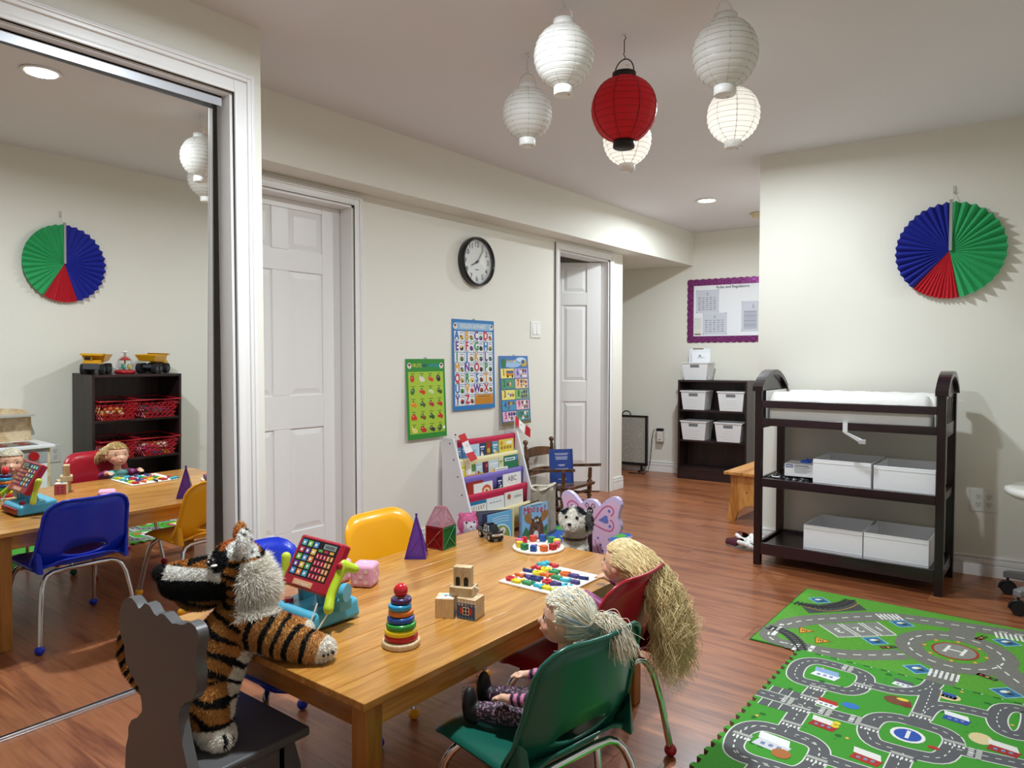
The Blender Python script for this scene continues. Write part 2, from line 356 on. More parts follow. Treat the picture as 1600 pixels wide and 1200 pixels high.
# mouldings
def bbprof(h=.105): return [(0, .058, .014), (.058, .064, .010), (.064, .088, .013), (.088, .093, .008), (.093, h, .011)]
def baseboard(name, x0, y0, x1, y1):
    d = math.hypot(x1-x0, y1-y0); b = MB()
    for z0, z1, t in bbprof(): b.box(0, d, -t, 0, z0, z1)
    return struct(b.build(name, TRIM, M=Matrix.Translation((x0, y0, 0)) @ Matrix.Rotation(math.atan2(y1-y0, x1-x0), 4, 'Z'), bevel=.002, seg=1))
baseboard('baseboard_right', -1.44, yr(-1.44), XN, yr(XN))
baseboard('baseboard_far', -4.2, yf(-4.2), -1.44, yf(-1.44))
baseboard('baseboard_corner', -1.44, 6.5, -1.44, yr(-1.44)-.012)
baseboard('baseboard_near', XN, yr(XN), XN, -1.2)
baseboard('baseboard_left', XW, 2.527, XW, 4.319)
baseboard('baseboard_left_end', XW, 5.19, XW, 5.36)
baseboard('baseboard_alcove', XW+.012, 5.349, -3.6, 5.349)
def casing(name, M, y0, y1, zt, w=.065, t=.014):
    """door casing in a wall plane: u across, v up, n out"""
    b = MB(M=M); B = [(0, w, .0, t*.75), (0, w*.22, 0, t), (w*.62, w, 0, t*1.25), (w*.78, w*.9, 0, t*1.45)]
    for a0, a1, n0, n1 in B:
        b.box(y0-a1, y0-a0, 0, zt+a1, n0, n1); b.box(y1+a0, y1+a1, 0, zt+a1, n0, n1); b.box(y0-a0, y1+a0, zt+a0, zt+a1, n0, n1)
    return struct(b.build(name, TRIM, bevel=.002, seg=1))
casing('trim_1', WL(XW, 0, 0), 1.70, 2.462, 1.915, .052)
casing('trim_2', WL(XW, 0, 0), 4.386, 5.125, 1.915, .052)
casing('trim_3', WL(XC, 0, 0), -.75, 1.382, 2.036, .074, .02)
for i, (y0, y1) in enumerate(((1.70, 2.462), (4.386, 5.125))):      # jamb linings and stops
    b = MB(); b.box(XW-.13, XW, y0, y0+.012, 0, 1.915).box(XW-.13, XW, y1-.012, y1, 0, 1.915).box(XW-.13, XW, y0, y1, 1.903, 1.915)
    if i: b.box(XW-.075, XW-.06, y0, y0+.024, 0, 1.915)
    struct(b.build('trim_%d' % (4+i), TRIM))
struct(MB('#cdd0e6').box(XC-.085, XC-.003, 1.374, 1.384, 0, 2.036).build('trim_6', TRIM))
struct(MB().box(XC-.085, XC-.003, -.75, 1.374, 2.030, 2.038).build('trim_7', TRIM))
# six-panel doors
def panel_door(name, w, h, rows):
    st, mu, t = .115, .095, .036; pw = (w-2*st-mu)/2; xs = [(st, st+pw), (st+pw+mu, w-st)]
    b = MB(); b.box(0, w, .009, t-.009, 0, h); b.box(0, st, 0, t, 0, h).box(w-st, w, 0, t, 0, h)
    for z0, z1 in rows: b.box(st+pw, st+pw+mu, 0, t, z0, z1)
    zs = [0]+[z for r in rows for z in r]+[h]
    for i in range(0, len(zs), 2): b.box(st, w-st, 0, t, zs[i], zs[i+1])
    d = struct(b.build(name, TRIM, bevel=.003, seg=2))
    for x0, x1 in xs:
        for z0, z1 in rows:
            p = MB()
            for f, s in ((.009, -1), (t-.009, 1)):
                e0, e1 = .006, .034; y0 = f; y1 = f+s*.0065
                q = lambda e, yy: [(x0+e, yy, z0+e), (x1-e, yy, z0+e), (x1-e, yy, z1-e), (x0+e, yy, z1-e)]
                V = q(e0, y0)+q(e1, y1); F = [(4, 5, 6, 7), (0, 1, 5, 4), (1, 2, 6, 5), (2, 3, 7, 6), (3, 0, 4, 7)]
                p.add(V, F if s < 0 else [f_[::-1] for f_ in F])
            p.build('door_panel', TRIM, d)
    return d
ROWS = [(.22, .76), (.93, 1.55), (1.655, 1.86)]
d1 = panel_door('door_1', .734, 1.895, [(.22, .745), (.915, 1.54), (1.645, 1.85)]); d1.matrix_world = Matrix.Translation((XW-.095, 1.714, .008)) @ Matrix.Rotation(PI/2, 4, 'Z')
d2 = panel_door('door_2', .715, 1.89, [(.22, .745), (.915, 1.54), (1.645, 1.85)]); d2.matrix_world = Matrix.Translation((XW-.075, 5.108, .008)) @ Matrix.Rotation(R(-142), 4, 'Z')

# mirrored sliding door, floor track and top valance
MA, MG = R(-1.1), R(1.25)
mn = Vector((math.cos(MA)*math.cos(MG), math.sin(MG), math.sin(MA))).normalized(); ms = Vector((0, 0, 1)).cross(mn).normalized(); mu_ = mn.cross(ms)
MM = Matrix(((ms.x, mu_.x, mn.x, -2.42), (ms.y, mu_.y, mn.y, 1.2), (ms.z, mu_.z, mn.z, 0), (0, 0, 0, 1)))
md = thing('mirror_door', 'tall sliding closet door faced with a full mirror, left of the white door', 'mirror'); md.matrix_world = MM
def mirror_mat():
    m, nt, b = _new('mirror_glass'); N = nt.nodes; L = nt.links; b.inputs['Metallic'].default_value = 1; b.inputs['Base Color'].default_value = (.94, .945, .93, 1)
    no = N.new('ShaderNodeTexNoise'); no.inputs['Scale'].default_value = 3.5; no.inputs['Detail'].default_value = 6
    mr = N.new('ShaderNodeMapRange'); mr.inputs[1].default_value = .62; mr.inputs[2].default_value = .9; mr.inputs[3].default_value = .0; mr.inputs[4].default_value = .05
    tc = N.new('ShaderNodeTexCoord'); L.new(tc.outputs['Object'], no.inputs['Vector']); L.new(no.outputs[0], mr.inputs[0]); L.new(mr.outputs[0], b.inputs['Roughness']); return m
MIR = mirror_mat()
MB().rect(-1.35, .016, .143, 2.018, '#ffffff', 0).build('mirror_glass', MIR, md)
MB().box(-1.35, .143, .014, 2.019, -.012, -.0004).build('backing', BLACK, md)
MB('#b9bcc0').box(.1432, .1455, .014, 2.019, -.012, .001).build('edge_strip', mat('#b9bcc0', .25, metal=1), md)
b = MB(); b.box(-2.470, -2.404, -.75, 1.37, 0, .004); b.box(-2.415, -2.404, -.75, 1.37, .004, .012); b.box(-2.447, -2.438, -.75, 1.37, .004, .012); b.box(-2.470, -2.462, -.75, 1.37, .004, .012)
tag(b.build('closet_floor_track', mat('#d9dade', .25, metal=.7), bevel=.001, seg=1), 'silver double groove track on the floor under the mirror door', 'track')
b = MB(); b.box(-2.362, -2.358, -.75, 1.365, 1.995, 2.029).box(-2.46, -2.358, -.75, 1.365, 2.024, 2.0295)
tag(b.build('closet_top_track', mat('#c8cad0', .35, metal=.3)), 'pale grey metal valance above the mirror door', 'track')

# recessed downlights and smoke detector
for i, ((x, y), pw) in enumerate(POTS):
    t = thing('ceiling_downlight', ['round recessed downlight over the toy table', 'bright round recessed downlight in the far hallway ceiling', 'round recessed downlight hidden behind the glowing lantern'][i], 'light', (x, y, HC))
    MB().lathe([(.062, 0), (.078, -.001), (.08, -.006), (.066, -.008), (.06, -.004), (.06, 0)], 32).build('trim_ring', mat('#f4f2ee', .4), t)
    MB('#fff6e6').lathe([(0, -.003), (.06, -.003)], 32).build('lens', mat('#fff4e2', .5, emit=14), t)
t = thing('smoke_detector', 'small beige smoke detector on the hallway ceiling', 'detector', (-2.0, 5.84, HC))
MB().lathe([(.072, 0), (.072, -.008), (.06, -.01), (.056, -.032), (.04, -.038), (0, -.038)], 28).build('housing', mat('#d8cba8', .5), t)
MB().lathe([(.074, 0), (.074, -.006)], 28).build('base_ring', mat('#b39f7c', .5), t)
# ================================================================== PAPER LANTERNS
LW = paper_lantern('white_lantern_paper', '#f3f1ec', .42); LR = paper_lantern('red_lantern_cloth', '#e63242', .55)
def lantern(name, label, loc, r, hook, red=False, twist=0, sq=1.05):
    t = thing(name, label, 'lantern', loc, twist, 'paper lanterns under the ceiling'); n = 13 if not red else 12; prof = []
    a0 = math.acos(.33)
    for i in range(n*4+1):
        a = -a0+2*a0*i/(n*4); rr = math.cos(a)*r*(1-.022*abs(math.cos(PI*i/4)) if not red else 1-.008*abs(math.cos(PI*i/4)))
        prof.append((rr, math.sin(a)*r*sq))
    b = MB(); V = []; F = []
    m = 40; rs = random.Random(name+label)
    for i, (rr, z) in enumerate(prof):
        for j in range(m):
            w = 0 if red else rs.uniform(-.0010, .0010); V.append(((rr+w)*math.cos(2*PI*j/m), (rr+w)*math.sin(2*PI*j/m), z+w*.6))
    for i in range(len(prof)-1):
        for j in range(m): F.append((i*m+j, i*m+(j+1) % m, (i+1)*m+(j+1) % m, (i+1)*m+j))
    b.add(V, F, None, True).build('shade', LR if red else LW, t)
    cm = mat('#17120f', .5) if red else mat('#f2f1ee', .35); zt = math.sin(a0)*r*sq
    ribm = mat('#a01a26', .6) if red else mat('#b9b6ae', .6)
    rb = MB()
    for i in range(0, n+1):
        a = -a0+2*a0*i/n; q = math.cos(a)*r*(1.001 if red else .985); rb.tube([(q*math.cos(2*PI*j/32), q*math.sin(2*PI*j/32), math.sin(a)*r*sq) for j in range(32)], .0007, 4, closed=True)
    rb.build('wire_spiral', ribm, t)
    for j in range(8):
        p = MB(); q = 2*PI*j/8+.2
        p.tube([(math.cos(a)*r*(1.0 if red else .975)*math.cos(q), math.cos(a)*r*(1.0 if red else .975)*math.sin(q), math.sin(a)*r*sq) for a in np.linspace(-a0, a0, 14)], .0024 if red else .0012, 5).build('rib', ribm, t)
    MB().lathe([(r*.34, -.006), (r*.36, 0), (r*.36, .02), (r*.30, .02), (r*.30, -.006)], 28).build('top_cap', cm, t, M=T(z=zt-.002))
    MB().lathe([(0, -.028), (r*.31, -.028), (r*.33, -.026), (r*.33, 0), (r*.3, .002), (0, .002)], 28).build('bottom_cap', cm, t, M=T(z=-zt))
    MB('#222222').lathe([(0, -.0005), (.0035, 0)], 10).build('switch', mat('#2a2a2a', .5), t, M=T(r*.17, r*.05, -zt-.0284))
    h = [(r*.33*math.cos(a), 0, zt+.018+r*.42*math.sin(a)) for a in np.linspace(0, PI, 13)]
    MB().tube(h, .0022, 6).build('wire_handle', cm, t)
    z0 = zt+.018+r*.42; zc = HC-loc[2]
    s = MB(); s.tube([(0, 0, z0-.002), (.004, 0, z0+.008), (-.003, 0, z0+.018), (0, 0, z0+.026), (0, 0, max(z0+.03, zc-.02))], .0014 if not red else .0016, 6)
    s.tube([(0, 0, max(z0+.03, zc-.02)), (.007, 0, zc-.012), (.002, 0, zc-.004), (0, 0, zc)], .0016, 6)
    s.build('hook', mat('#17120f', .5) if red else mat('#dcd9d2', .5), t)
    MB().lathe([(0, zc-.004), (.008, zc-.003), (.009, zc)], 14).build('ceiling_hook_plate', mat('#e9e6e2', .4), t)
    if 'glowing' in label or 'half hidden' in label:      # added point light inside gives the shade its glow
        l = bpy.data.lights.new('lantern_glow_light', 'POINT'); l.energy = .34; l.shadow_soft_size = .02; l.color = (1, .98, .94); lo = bpy.data.objects.new('lantern_glow_light', l); COL.objects.link(lo); lo.parent = t; lo.location = (0, 0, -.02)
    return t
lantern('paper_lantern', 'white paper lantern hanging left of and above the red lantern', (-1.305, 1.946, 2.088), .0975, 0)
lantern('paper_lantern', 'smallest looking grey-white paper lantern at far left of the group', (-1.679, 2.25, 2.064), .0975, 0, twist=.5)
lantern('paper_lantern', 'big grey-white paper lantern nearest the camera at upper right', (-.881, 2.238, 2.083), .104, 0, twist=1.1)
lantern('paper_lantern', 'glowing white paper lantern hanging below the upper right one', (-1.007, 2.645, 2.024), .0975, 0, twist=.3)
lantern('paper_lantern', 'white paper lantern half hidden behind the red lantern', (-1.424, 2.586, 1.995), .0975, 0, twist=.8)
lantern('paper_lantern', 'round red cloth lantern with black end caps', (-1.302, 2.339, 2.025), .12, 0, True, sq=1.0)

# ================================================================== LEFT WALL: clock, posters, switch
t = thing('wall_clock', 'round black rimmed wall clock with white dial reading about eight', 'clock', (XW, 3.433, 1.722)); Mc = WL(0, 0, 0); rc = .153
MB(M=Mc).lathe([(rc-.014, .004), (rc-.014, .044), (rc-.006, .05), (rc, .046), (rc+.004, .02), (rc, 0), (.02, 0)], 56).build('rim', mat('#121214', .3, coat=.3), t)
f = MB(M=Mc); f.LZ = .0006; z0 = .02/.0006
f.disc(0, 0, rc-.013, '#f1f1ee', z0, n=48)
for i in range(60):
    a = PI/2-2*PI*i/60; r0 = rc-.019; f.band([(r0*math.cos(a), r0*math.sin(a)), ((r0-.004)*math.cos(a), (r0-.004)*math.sin(a))], .0012 if i % 5 else .002, '#444444', z0+1)
f.build('dial', PRINT, t)
for i in range(1, 13):
    a = PI/2-2*PI*i/12; f = MB(M=Mc); f.LZ = .0006; f.text(str(i), .108*math.cos(a), .108*math.sin(a), .046, '#1c1c1e', z0+1, bold=.018); f.build('numeral', PRINT, t)
f = MB(M=Mc); f.LZ = .0006; f.rect(-.018, -.053, .018, -.047, '#555555', z0+1); f.build('dial_mark', PRINT, t)
for nm, ang, ln, w, zz in (('hour_hand', 8.1/12, .062, .006, .024), ('minute_hand', 6/60, .098, .0045, .026)):
    a = PI/2-2*PI*ang; MB(M=Mc).box(-.018, ln, -w/2, w/2, zz, zz+.001, M=T(rz=a)).build(nm, BLACK, t)
MB(M=Mc).cyl((0, 0, .02), (0, 0, .03), .006, n=14).build('hub', BLACK, t)
MB(M=Mc).lathe([(rc-.0145, .043), (rc*.5, .0445), (0, .045)], 48).build('glass_cover', mat('#ffffff', .02, trans=1, alpha=.12), t)

def poster(name, label, y0, y1, z0, z1, border, drawfn, bow=.012):
    w, h = y1-y0, z1-z0; t = thing(name, label, 'poster', (XW+.003, (y0+y1)/2, (z0+z1)/2), group='learning posters')
    def bend(v): return bow*(.5-v/h)
    s = MB(M=WL(0, 0, 0)); n = 14
    s.grid(lambda a, b: ((a-.5)*w, (b-.5)*h, bend((b-.5)*h)), 2, n, border)
    s.grid(lambda a, b: ((.5-a)*w, (b-.5)*h, bend((b-.5)*h)-.0008), 2, n, '#e8e8e8').build('sheet', PRINT, t)
    p = MB(); drawfn(p, w, h)
    # follow the sheet's slight bow
    p.v = [(x, y, z+bend(y)+.0003) for x, y, z in p.v]; p.v = [tuple(WL(0, 0, 0) @ Vector(q)) for q in p.v]; p.build('print', PRINT, t)
    e = MB(M=WL(0, 0, 0)); e.tube([(.011*math.cos(a), h/2+.007*math.sin(a), .002) for a in np.linspace(0, PI, 9)], .0015, 5, col='#6a6a70').build('hanger', mat('#55565c', .4), t)
    return t
PAL = ['#d8322c', '#e88a24', '#3f8a35', '#6a3d8c', '#c9a24a', '#7a3a20', '#2f2f2f', '#b03050', '#8fae3a', '#e5c73a']
def face(p, u, v, r): p.disc(u, v, r, '#f0f0ee', 2); p.disc(u, v-r*.1, r*.62, '#e8bd98', 3); p.disc(u, v+r*.35, r*.62, '#4a3020', 4, r*.35)
def draw_fruit(p, w, h):
    p.rect(-w/2+.018, -h/2+.03, w/2-.016, h/2-.075, '#a8c63c', 1); p.rect(-w/2+.018, -h/2+.03, w/2-.016, -h/2+.06, '#8fb838', 2)
    p.text('FRUITS', -.07, h/2-.04, .032, '#e9e04a', 2, .75); p.text('AND', -.008, h/2-.04, .026, '#1f3f9a', 2, .7); p.text('VEGETABLES', .07, h/2-.04, .026, '#35a7d8', 2, .62)
    face(p, -w/2+.03, h/2-.04, .017); face(p, w/2-.03, h/2-.04, .017)
    rd = random.Random(3); cs = [['#d5331f', '#e3ddc8', '#d9442a', '#3a1d3a'], ['#3f7a3c', '#d5302a', '#cfdca0', '#3a5a2a'], ['#e8892a', '#52663a', '#b52a35', '#c23a2a'], ['#d8402a', '#7a5a20', '#2f5a2a', '#c8281f'], ['#e3d878', '#c42a2a', '#3a3236', '#4a5a2a']]
    for r in range(5):
        for c in range(4):
            u = -w/2+.055+c*.072; v = h/2-.115-r*.074; q = cs[r][c]; k = rd.random()
            p.disc(u-.006, v, .016, q, 3, .021 if k < .5 else .012, rot=rd.uniform(-.8, .8)); 
            if k > .3: p.disc(u+.011, v-.008, .012, q, 4, .012)
            p.disc(u-.004, v+.016, .007, '#3f6a2a', 5, .004, rot=.5); p.disc(u-.010, v+.006, .004, '#f5e8d8', 6, .003)
            p.rect(u-.018, v+.027, u+.014, v+.030, '#3a4a1a', 3)
    p.disc(w/2-.025, -h/2+.055, .010, '#eeeeee', 5)
def draw_alpha(p, w, h):
    p.rect(-w/2+.03, h/2-.065, w/2-.03, h/2-.02, '#8fb6d8', 1); p.text('ENGLISH ALPHABET', 0, h/2-.043, .036, '#f4ead0', 2, .78); face(p, -w/2+.028, h/2-.043, .018); face(p, w/2-.028, h/2-.043, .018)
    cw, ch = (w-.036)/4, (h-.10)/7; LC = ['#2a73b8', '#c8283c', '#dba02a', '#2f8f4a', '#6a3f95']; rd = random.Random(5)
    for i in range(26):
        c, r = i % 4, i//4; u0 = -w/2+.018+c*cw; v1 = h/2-.072-r*ch
        p.rect(u0+.0015, v1-ch+.0015, u0+cw-.0015, v1-.0015, '#e6e7ea', 1)
        p.text(chr(65+i), u0+cw*.26, v1-ch*.44, .074, LC[(i*2+i//4) % 5], 3, .82, bold=.035)
        q = PAL[rd.randrange(10)]; p.disc(u0+cw*.73, v1-ch*.62, cw*.18, q, 3, ch*.22, rot=rd.uniform(-.5, .5)); p.disc(u0+cw*.68, v1-ch*.50, cw*.10, PAL[rd.randrange(10)], 4, ch*.12); p.disc(u0+cw*.80, v1-ch*.72, cw*.08, '#3a2c22', 5, ch*.08)
        p.rect(u0+cw*.55, v1-.014, u0+cw*.9, v1-.010, '#55586a', 2); p.rect(u0+.008, v1-ch+.006, u0+cw*.4, v1-ch+.010, '#55586a', 2)
    u0 = -w/2+.018+2*cw; v1 = h/2-.072-6*ch; p.rect(u0+.002, v1-ch+.002, w/2-.02, v1-.002, '#d9932a', 1)
    p.rect(u0+.03, v1-.018, w/2-.05, v1-.010, '#8a6a3a', 2)
    for k in range(5): p.rect(u0+.010, v1-.028-k*.008, w/2-.03, v1-.025-k*.008, '#a86a1a', 2)
def draw_num(p, w, h):
    p.rect(-w/2, h/2-.085, w/2, h/2, '#4a78b8', 1); p.disc(-.02, h/2-.055, .10, '#9fc3e6', 2, .025); p.disc(.08, h/2-.03, .06, '#c8dcf0', 2, .02)
    for i, c in enumerate('NUMBERS'): p.text(c, -.085+i*.019, h/2-.038, .03, ['#e0403a', '#f2d23a', '#4fae4a', '#e88a2a', '#d84a9a', '#f2e23a', '#4ac0d8'][i], 3)
    p.disc(-w/2+.05, h/2-.05, .025, '#2f7a4a', 3, .034); p.disc(w/2-.05, h/2-.05, .036, '#c9a64a', 3, .024); p.disc(w/2-.06, h/2-.04, .018, '#3a6aa0', 4, .014)
    bg = ['#f2e27a', '#5a9a78', '#efe07a', '#4f9ac0', '#e8b8cc', '#c3b5dc', '#efc9a0', '#8fc07a', '#e8b8c8', '#5aa890']; rh = (h-.105)/5; rd = random.Random(9)
    p.rect(-w/2, -h/2, w/2, -h/2+.02, '#7a6a40', 2)
    for i in range(10):
        c, r = i//5, i % 5; u0 = -w/2+.012+c*(w-.02)/2; u1 = u0+(w-.02)/2-.006; v1 = h/2-.086-r*rh; v0 = v1-rh+.007
        p.rect(u0, v0, u1, v1, bg[i], 3); p.text(str(i+1), u0+.033, (v0+v1)/2+.004, .062, ['#7a4a20', '#2a6a3a', '#7a5a20', '#2a4a9a', '#b03070', '#5a3a9a', '#a8401a', '#2a6a2a', '#a83060', '#1f6a4a'][i], 4, .8, bold=.03)
        for k in range(min(i+1, 6)):
            u = u0+.066+(k % 3)*.026; v = (v0+v1)/2+(.015 if k < 3 and i > 2 else (-.015 if k >= 3 else 0)); q = .03 if i == 0 else .012
            if i == 0: p.rect(u0+.058, v-.018, u0+.14, v+.022, '#d98a2a', 4); p.rect(u0+.062, v+.002, u0+.136, v+.016, '#3a6a9a', 5); p.disc(u0+.075, v-.02, .009, '#222222', 5); p.disc(u0+.125, v-.02, .009, '#222222', 5)
            else: p.disc(u+.004, v, q, rd.choice(['#6f6f78', '#f0efe8', '#d9a83a', '#5a4a90', '#8a5a3a']), 4, q*1.1); p.disc(u+.004, v+q*.6, q*.5, rd.choice(['#3a3a40', '#e8d8c0', '#8a5a2a']), 5)
poster('fruit_vegetable_poster', 'green hanging poster of fruits and vegetables, lowest at left', 2.826, 3.15, .640, 1.107, '#2f8a35', draw_fruit, .02)
poster('alphabet_poster', 'tall blue bordered alphabet poster with a letter in each square', 3.217, 3.624, .785, 1.354, '#2f78b8', draw_alpha, .01)
poster('number_poster', 'small counting poster with numbers one to ten in coloured boxes', 3.673, 3.997, .66, 1.127, '#3f6aa8', draw_num, .03)
t = thing('light_switch', 'white double rocker light switch beside the open door', 'switch', (XW, 4.094, 1.314)); Ms = WL(0, 0, 0)
MB(M=Ms).box(-.06, .06, -.058, .058, 0, .006).build('plate', mat('#f0eeea', .35), t, bevel=.002)
for u in (-.024, .024):
    MB(M=Ms).hexa([(u-.016, -.034, .006), (u+.016, -.034, .006), (u+.016, .034, .006), (u-.016, .034, .006)], [(u-.016, -.034, .011), (u+.016, -.034, .011), (u+.016, .034, .007), (u-.016, .034, .007)]).build('rocker', mat('#f6f5f2', .3), t, bevel=.001)

# ================================================================== PLEATED PAPER PINWHEELS
def pinwheel(label, M, secs, r=.247):
    t = thing('paper_pinwheel', label, 'decoration', group='pleated paper pinwheels'); t.matrix_world = M; rd = random.Random(4)
    for (a0, a1, col, n, dz) in secs:
        b = MB(col); V = [(0, 0, .022)]; F = []
        for i in range(2*n+1):
            a = R(a0+(a1-a0)*i/(2*n)); q = r*(1 if i % 2 else .975); V.append((q*math.cos(a), q*math.sin(a), dz*(i % 2)+.022+rd.uniform(-.002, .002)))
        for i in range(2*n): F.append((0, i+1, i+2))
        b.add(V, F).build('fan_section', mat(col, .6, bump=.05, bscale=300), t)
    MB('#c9c9c4').box(-.004, .010, 0, r+.012, .034, .04).build('end_clip', mat('#9a9c96', .5), t)
    k = MB(); k.tube([(.012, r+.005, .03), (.014, r+.04, .012), (.014, r+.06, .006)], .0012, 6); k.build('string', mat('#d8d4cc', .6), t)
    MB().box(.008, .02, r+.045, r+.085, 0, .006).tube([(.014, r+.055, .005), (.014, r+.05, .016), (.014, r+.058, .02)], .0018, 6).build('wall_hook', mat('#e4e2dc', .2, alpha=.7), t)
pinwheel('blue, red and green paper pinwheel above the changing table', WR(-.485, yr(-.485), 1.662, RA), [(90, 229, '#26309a', 16, .03), (229, 281, '#c01d2c', 11, .012), (281, 450, '#35a866', 16, .03)])
pinwheel('blue, red and green paper pinwheel reflected in the mirror above the toy shelf', WN(XN, 1.955, 1.612), [(90, 252, '#1f2a9a', 16, .024), (252, 300, '#c01d2c', 11, .012), (300, 450, '#35a866', 16, .024)])
# ================================================================== TOY TABLE
TX0, TX1, TY0, TY1, TZ = -1.78, -1.042, .877, 2.06, .45
t = thing('toy_table', 'low honey pine wooden table covered with toys', 'table', ((TX0+TX1)/2, (TY0+TY1)/2, 0)); hx, hy = (TX1-TX0)/2, (TY1-TY0)/2
ws = [.09, .095, .088, .1, .092, .086, .094]; ws = [w*(2*hx)/sum(ws+[.093]) for w in ws+[.093]]; x = -hx
for w in ws: MB().box(x+.0002, x+w-.0002, -hy, hy, TZ-.017, TZ).build('tabletop_board', PINE, t, bevel=.0022, seg=2); x += w
for s in (-1, 1):
    MB().box(-hx+.03, hx-.03, s*(hy-.034)-.009, s*(hy-.034)+.009, .377, TZ-.0172).build('apron', PINEX_SHADED, t, bevel=.001, seg=1)
    MB().box(s*(hx-.034)-.009, s*(hx-.034)+.009, -hy+.045, hy-.045, .377, TZ-.0172).build('apron', PINE, t, bevel=.001, seg=1)
    for q in (-1, 1): MB().box(s*(hx-.042)-.022, s*(hx-.042)+.022, q*(hy-.042)-.022, q*(hy-.042)+.022, 0, TZ-.0174).build('leg', PINEZ_SHADED, t, bevel=.003)

# ================================================================== PLASTIC SCHOOL CHAIRS
def rrect_inside(x, z, w0, w1, z0, z1, r):
    w = w0+(w1-w0)*(z-z0)/(z1-z0); dx = abs(x)-(w-r); dz = z-(z1-r); 
    if z < z0 or z > z1 or abs(x) > w: return False
    return not (dx > 0 and dz > 0 and dx*dx+dz*dz > r*r)
def school_chair(col, label, loc, rz, shell=None):
    t = thing('school_chair', label, 'chair', loc, rz, 'plastic school chairs at the toy table'); m = mat(col, .28, coat=.1)
    def by(x, z): return .135+.26*(z-.30)-.034*(x/.16)**2-(.02*max(0, .36-z)/.06)
    N = 56; hc = (0, .352); ring = []
    for i in range(N):
        a = 2*PI*i/N; d = (math.cos(a), math.sin(a)); k = .01
        while rrect_inside(hc[0]+d[0]*(k+.002), hc[1]+d[1]*(k+.002), .172, .148, .302, .562, .062): k += .002
        ho = (.078*math.cos(a), .352+.021*math.sin(a)); ou = (d[0]*k, hc[1]+d[1]*k); ring.append((ho, ou))
    V = []; F = []; K = 5
    for j in range(K+1):
        for ho, ou in ring: f = j/K; x = ho[0]+(ou[0]-ho[0])*f; z = ho[1]+(ou[1]-ho[1])*f; V.append((x, by(x, z), z))
    for j in range(K):
        for i in range(N): F.append((j*N+i, (j+1)*N+i, (j+1)*N+(i+1) % N, j*N+(i+1) % N))
    o = MB().add(V, F, None, True).build('backrest', m, t); sd = o.modifiers.new('s', 'SOLIDIFY'); sd.thickness = .005; sd.offset = 0
    rim = MB(); rim.tube([(x*1.0, by(x, z)+.004, z) for _, (x, z) in ring], .0055, 6, closed=True); rim.build('back_rim', m, t)
    def sp(u, v):
        x = (u-.5)*2; y = (v-.5)*2; e = math.sqrt(1-.5*(max(0, abs(y)-.70)/.30)**2)
        X = x*.166*e; Y = -.185+.33*v; Z = .302-.010*(1-x*x)*(1-(2*v-1)**2)-.022*max(0, .16-v)/.16-.012*max(0, abs(x)-.8)/.2+.02*max(0, v-.9)/.1
        return (X, Y, Z)
    o = MB().grid(sp, 16, 16).build('seat', m, t); sd = o.modifiers.new('s', 'SOLIDIFY'); sd.thickness = .006; sd.offset = 1
    for s in (-1, 1):     # side gussets where the back meets the seat
        g = MB(); g.hexa([(s*.148, .085, .288), (s*.164, .085, .290), (s*.166, .142, .288), (s*.146, .150, .285)], [(s*.152, .102, .315), (s*.166, .096, .318), (s*.167, .128, .375), (s*.152, .142, .36)]); g.build('side_gusset', m, t, bevel=.004)
        for q in (-1, 1):
            p = [(.176, .182, .018), (.163, .160, .15), (.152, .142, .225), (.143, .131, .252), (.128, .122, .270), (.105, .116, .278), (.06, .115, .280), (.0, .115, .280)] if q > 0 else [(.172, -.180, .018), (.160, -.150, .15), (.152, -.128, .225), (.143, -.114, .250), (.126, -.102, .266), (.10, -.096, .274), (.06, -.095, .276), (.0, -.095, .276)]
            lg = MB().tube([(s*x, y, z) for x, y, z in p], .0095, 12).build('leg', CHROME, t)
            MB().ell((s*p[0][0], p[0][1], .0172), (.0172, .0172, .0172), n=18, m=12).build('foot_glide', m, lg)
    return t
school_chair('#1531b8', 'blue plastic school chair with chrome legs, back to the mirror', (-1.70, 1.158, 0), R(90))
school_chair('#f0a818', 'yellow plastic school chair with chrome legs tucked against the table', (-1.74, 1.68, 0), R(90))
school_chair('#a01828', 'red plastic school chair holding the long haired doll', (-1.035, 1.636, 0), R(-92))
school_chair('#17594a', 'dark green plastic school chair holding the ponytail doll', (-.905, 1.245, 0), R(-101))

# ================================================================== GREY WOODEN CHILD CHAIR
GREYW = mat('#5a595a', .35, coat=.1)
t = thing('child_chair', 'grey painted wooden child chair with a crown shaped back', 'chair', (0, 0, 0))
bk = [(-1.358, .29), (-1.378, .334), (-1.390, .37), (-1.393, .386), (-1.386, .408), (-1.367, .425), (-1.341, .437), (-1.322, .462), (-1.317, .495), (-1.324, .519), (-1.318, .541), (-1.309, .565), (-1.312, .582), (-1.322, .590), (-1.336, .593), (-1.349, .592), (-1.364, .584), (-1.378, .580), (-1.398, .578), (-1.413, .574), (-1.428, .580), (-1.446, .586), (-1.462, .584), (-1.475, .575), (-1.490, .578), (-1.507, .590), (-1.528, .592), (-1.545, .580), (-1.556, .572), (-1.570, .582), (-1.590, .590), (-1.612, .586), (-1.634, .572), (-1.648, .55), (-1.654, .52),
      (-1.651, .499), (-1.631, .475), (-1.625, .438), (-1.597, .417), (-1.566, .400), (-1.553, .372), (-1.552, .350), (-1.575, .330), (-1.602, .316), (-1.618, .296), (-1.620, .273), (-1.632, .247), (-1.638, .20), (-1.640, .06), (-1.640, 0), (-1.590, 0), (-1.582, .10), (-1.555, .18), (-1.49, .21), (-1.425, .18), (-1.398, .10), (-1.390, 0), (-1.340, 0), (-1.340, .20), (-1.345, .25)]
